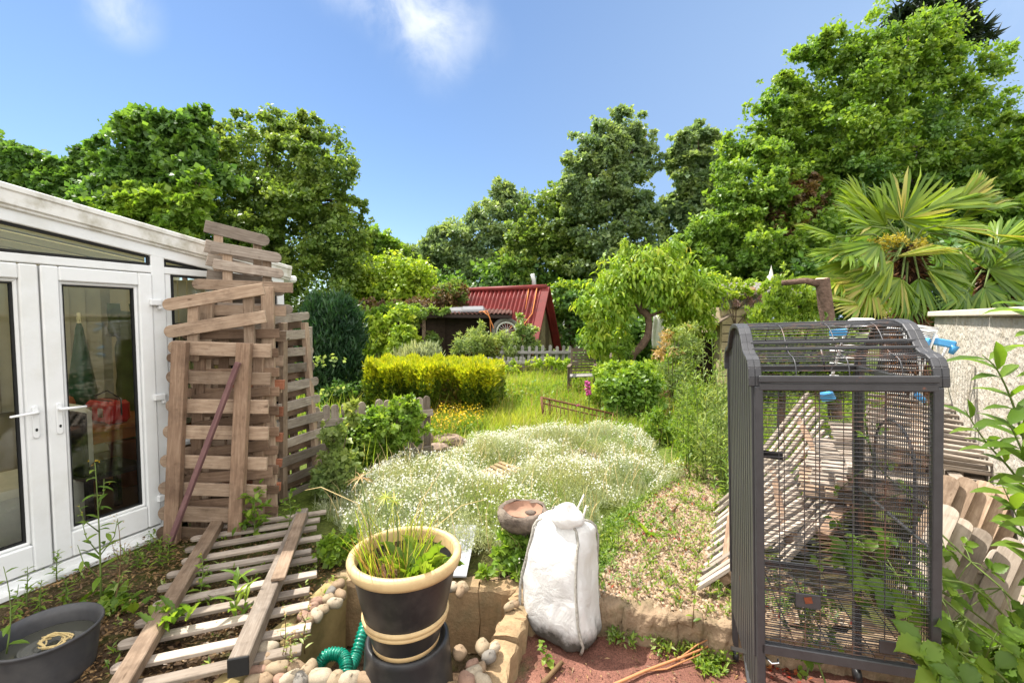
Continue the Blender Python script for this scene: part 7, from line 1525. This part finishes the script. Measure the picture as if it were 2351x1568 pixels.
# gravel plants
clump_plant('dandelion', 'rosette of green leaves growing in the gravel right of the sack', on(1480, 1225), 20, .15, .04, 'weed_leaf', 'serr', .05, .5)
stem_plant('seeding_weed', 'tall thin weed with small leaves at the right edge of the gravel', on(1590, 1440), at(1615, 1180, 2.55), 20, .05, .02, 'weed_leaf', side=4, r=.003, stem='stem_brown')
stem_plant('seeding_weed', 'reddish stemmed weed in the gravel near the kerb', on(1465, 1400), at(1462, 1290, 2.75), 14, .035, .012, 'weed_pale', side=3, r=.003, stem='stem_brown')
stem_plant('seeding_weed', 'small leafy weed in the gravel behind the white sack', on(1420, 1260), at(1428, 1185, 3.2), 16, .05, .012, 'weed_leaf', side=2, r=.003)
clump_plant('red_sedum', 'clump of red leaved plant in the gravel beside the cage foot', on(1645, 1395), 70, .035, .025, 'red_leaf', 'diamond', .045, .8)
clump_plant('red_sedum', 'patch of red leaves under the front of the cage', on(1800, 1530, -.15), 60, .03, .02, 'red_leaf', 'diamond', .06, .6)
clump_plant('green_cushion', 'round bright green cushion weed on the paving left of the cage', on(1625, 1530, -.15), 160, .05, .014, 'weed_leaf', 'lance', .035, .9)
stem_plant('ivy_leaf_weed', 'yellowish leafy weed sprouting from the paving below the white sack', on(1262, 1530, -.14), at(1240, 1470, 2.35), 14, .05, .035, 'weed_leaf', stem='stem_brown')
for k, (x, y) in enumerate(((1430, 1435), (1455, 1440), (1405, 1430))):
    stem_plant('spurge_seedling', ('middle of three tiny shoots at the foot of the kerb', 'right of three tiny shoots at the foot of the kerb', 'left of three tiny shoots at the foot of the kerb')[k], on(x, y, -.14), at(x, y - 28, on(x, y, -.14).y), 12, .025, .009, 'weed_leaf', r=.002)
b = MB(); b.tube([on(1400, 1575, -.13), at(1480, 1540, 2.28), at(1560, 1510, 2.35), at(1640, 1478, 2.42), at(1690, 1440, 2.45)], [.008, .008, .007, .006, .005], 7); b.tube([at(1560, 1510, 2.35), at(1600, 1480, 2.4), at(1660, 1450, 2.45)], .004, 6); b.tube([at(1480, 1540, 2.28), at(1530, 1535, 2.3), at(1640, 1488, 2.4)], .004, 6)
plain("orange_stem", (.45, .2, .09), .7, .2); tag(b.build('bare_vine', 'orange_stem'), 'bare orange brown vine stem lying across the red paving', 'vine')
b = MB(); b.tube([on(1520, 1195, .04), on(1545, 1170, .05), on(1560, 1155, .03)], .008, 6); tag(b.build('twig', 'stem_brown'), 'curved brown twig on the gravel', 'twig')
b = MB(); b.tube([on(1245, 1568, -.13), on(1290, 1520, -.13)], .012, 7); tag(b.build('twig', 'dry_twig' if 'dry_twig' in MATS else 'stem_brown'), 'pale stick lying on the paving below the sack', 'twig')

# ------------------------------------------------------------------ brambles at the cage and right edge
def bramble(label, path, leaves, group='brambles round the cage', mat='bramble_leaf', leafL=.075, tpl='serr', name='bramble', cat='bramble'):
    """cane along (px, py, Y) points; leaves: (px, py, Y, size factor, px dir, py dir) each with three leaflets"""
    pts = [at(*p) for p in path]; t = thing(name, label, cat, tuple(pts[0]), group); b = MB()
    b.tube(hosepath(pts, 14) if len(pts) > 2 else pts, [.0042] * (15 if len(pts) > 2 else len(pts)), 6); lb = LB()
    for (x, y, Y, s, dx, dy) in leaves:
        p = at(x, y, Y); q = min(pts, key=lambda c: (c - p).length); b.tube([q, q.lerp(p, .5) + V(0, 0, .01), p], [.0028, .002, .0016], 5)
        d = (at(x + dx, y + dy, Y - .03) - p).normalized(); nrm = V(random.uniform(-.3, .3), -.55, .8).normalized(); sd_ = d.cross(nrm).normalized()
        for a, k in ((0, 1.0), (62, .8), (-62, .8)):
            dd = d * math.cos(R(a)) + sd_ * math.sin(R(a)); lb.add([tuple(p + dd * .008)], [tuple(dd)], [tuple(nrm + V(random.uniform(-.3, .3), random.uniform(-.3, .3), 0))], leafL * s * k, leafL * s * k * .74, tpl, 0)
    b.build('cane', 'stem_green', t); lb.build('leaves', [mat], t); return t
bramble('bramble cane with big serrated leaves reaching in through the right side of the cage', [(2330, 1440, 1.8), (2240, 1350, 1.75), (2160, 1330, 1.78), (2060, 1320, 1.78), (1960, 1300, 1.78), (1880, 1290, 1.8)],
        [(2130, 1335, 1.70, 1.1, -60, 20), (2040, 1345, 1.68, 1.2, -20, 50), (1990, 1325, 1.72, .95, -40, 40), (2080, 1380, 1.63, 1.35, 20, 50), (1880, 1292, 1.8, .6, -40, -5), (1940, 1290, 1.8, .75, -30, -20), (2090, 1270, 1.85, .8, -30, -30), (2010, 1250, 1.95, .8, 10, 40), (2060, 1240, 2.0, .8, -40, 0), (1970, 1240, 2.0, .7, -40, 10)])
bramble('bramble cane curving over the bottom right corner with the largest toothed leaves', [(2351, 1600, 1.55), (2260, 1520, 1.55), (2180, 1490, 1.55), (2130, 1480, 1.55), (2060, 1490, 1.55)],
        [(2120, 1478, 1.5, 1.5, -60, 10), (2160, 1480, 1.48, 1.5, 10, 60), (2150, 1540, 1.45, 1.2, -50, 30), (2230, 1520, 1.45, 1.4, 30, 40), (2290, 1450, 1.5, 1.2, 50, 10), (2330, 1500, 1.45, 1.3, 20, 40), (2200, 1560, 1.4, 1.1, -20, 20)])
bramble('thin bramble cane running across the leaning pickets from the cage to the right edge', [(2155, 1220, 2.1), (2230, 1290, 2.0), (2300, 1350, 1.9), (2360, 1420, 1.85)],
        [(2170, 1260, 2.0, .95, 30, 30), (2200, 1330, 1.9, 1.2, -30, 20), (2240, 1360, 1.85, 1.1, 60, 40), (2270, 1310, 1.95, .9, 40, -10), (2320, 1400, 1.8, 1.2, 40, 20), (2190, 1420, 1.75, 1.0, 20, 40), (2210, 1250, 2.1, .7, 40, 0), (2180, 1370, 1.8, 1.1, 60, 30)])
bramble('bramble shoots hanging inside the cage behind the front bars', [(2150, 1180, 2.1), (2080, 1130, 2.1), (2010, 1060, 2.1), (1985, 960, 2.1)],
        [(2005, 935, 2.1, .7, 20, -10), (2010, 985, 2.1, .6, 30, 0), (1985, 1000, 2.1, .55, -30, 0), (2080, 1110, 2.1, .6, -20, 20), (2045, 1060, 2.1, .5, 0, 40), (2100, 1180, 2.05, .6, -20, 10), (1920, 1130, 2.2, .6, 0, -30), (1915, 1190, 2.2, .7, -10, 30)])
bramble('yellow green shoots climbing inside the bottom of the cage', [(1850, 1560, 2.05), (1860, 1500, 2.1), (1850, 1440, 2.1), (1870, 1370, 2.1)],
        [(1850, 1430, 2.05, .7, 10, 30), (1870, 1360, 2.1, .7, 20, 20), (1840, 1500, 2.0, .6, 10, 20), (1810, 1440, 2.1, .5, -20, -10), (1830, 1540, 1.95, .5, 30, 10), (1900, 1450, 2.1, .5, 20, 0)])
def leafy(label, n, x0, x1, y0, y1, Y0, Y1, path, sz=.07):
    lv = [(random.uniform(x0, x1), random.uniform(y0, y1), random.uniform(Y0, Y1), random.uniform(.6, 1.25), random.uniform(-50, 40), random.uniform(-15, 50)) for _ in range(n)]
    return bramble(label, path, lv, leafL=sz)
leafy('bramble stem full of leaves filling the lower right part inside the cage', 22, 1930, 2140, 1225, 1400, 1.8, 2.05, [(2330, 1480, 1.85), (2200, 1380, 1.9), (2080, 1320, 1.95), (1980, 1270, 2.0), (1930, 1240, 2.0)], .075)
leafy('bramble stem with yellow green leaves low inside the cage near the front left', 12, 1790, 1930, 1370, 1530, 1.85, 2.1, [(1900, 1580, 1.95), (1870, 1500, 2.0), (1840, 1430, 2.0), (1830, 1380, 2.05)], .05)
leafy('bright bramble stem sprawling along the bottom right of the pickets', 15, 2150, 2351, 1430, 1565, 1.55, 1.85, [(2400, 1560, 1.6), (2300, 1480, 1.65), (2220, 1420, 1.7), (2160, 1370, 1.75)], .1)
GR = 'buddleia shoots at the right edge'
def shoot(label, path, n, L, W_, mat='bramble_leaf'):
    pts = hosepath([at(*p) for p in path], 16); t = thing('buddleia', label, 'shrub', tuple(pts[0]), GR); b = MB(); b.tube(pts, [.006 - .00025 * i for i in range(17)], 6); b.build('stem', 'stem_green', t); lb = LB()
    A = np.array([tuple(q) for q in pts])
    for k in range(n):
        i = 2 + int(14 * k / n); p = A[i]; d = nrmz((A[min(i + 1, 16)] - A[i - 1])[None])[0]
        for sg in (-1, 1):
            ax = np.array([math.cos(k * 1.57), -.5 * math.sin(k * 1.57) - .2, .25 * math.sin(k * 1.57 + 1)]) * sg; lb.add([p], [d * .45 + ax], [[0.1 * RNG.normal(), -.25, 1]], L * (.7 + .5 * random.random()), W_, 'lance', 0)
    lb.build('leaves', [mat], t)
shoot('tallest leafy shoot with pointed leaves in front of the block wall at the right edge', [(2420, 1250, 1.9), (2370, 1080, 1.9), (2330, 940, 1.9), (2290, 850, 1.92), (2255, 815, 1.95)], 9, .15, .045)
shoot('leafy shoot with big bright leaves at the right edge level with the flat panels', [(2440, 1250, 1.75), (2380, 1120, 1.75), (2340, 1020, 1.78), (2310, 960, 1.8)], 7, .17, .06)
shoot('leafy shoot with narrow leaves reaching left over the flat panels', [(2400, 1200, 2.0), (2330, 1090, 2.0), (2260, 1010, 2.05), (2215, 940, 2.1)], 8, .12, .035)
shoot('top right leafy shoot rising against the wall coping', [(2440, 900, 1.8), (2390, 780, 1.8), (2365, 720, 1.82), (2350, 690, 1.84)], 6, .14, .05)
shoot('low leafy shoot in front of the leaning pickets at the right edge', [(2440, 1500, 1.8), (2390, 1330, 1.85), (2340, 1200, 1.9), (2300, 1110, 1.95)], 9, .13, .05)
tree('bramble_thicket', 'mass of bramble leaves low down in the bottom right corner', 1.95, [(2290, 1540, 70, 36), (2340, 1500, 40, 40), (2210, 1550, 50, 26)], 300, .085, .06, 'bramble_leaf', base=(2280, 0), r0=.006, cat='bramble', tpl='serr', per=10, clump=.5)
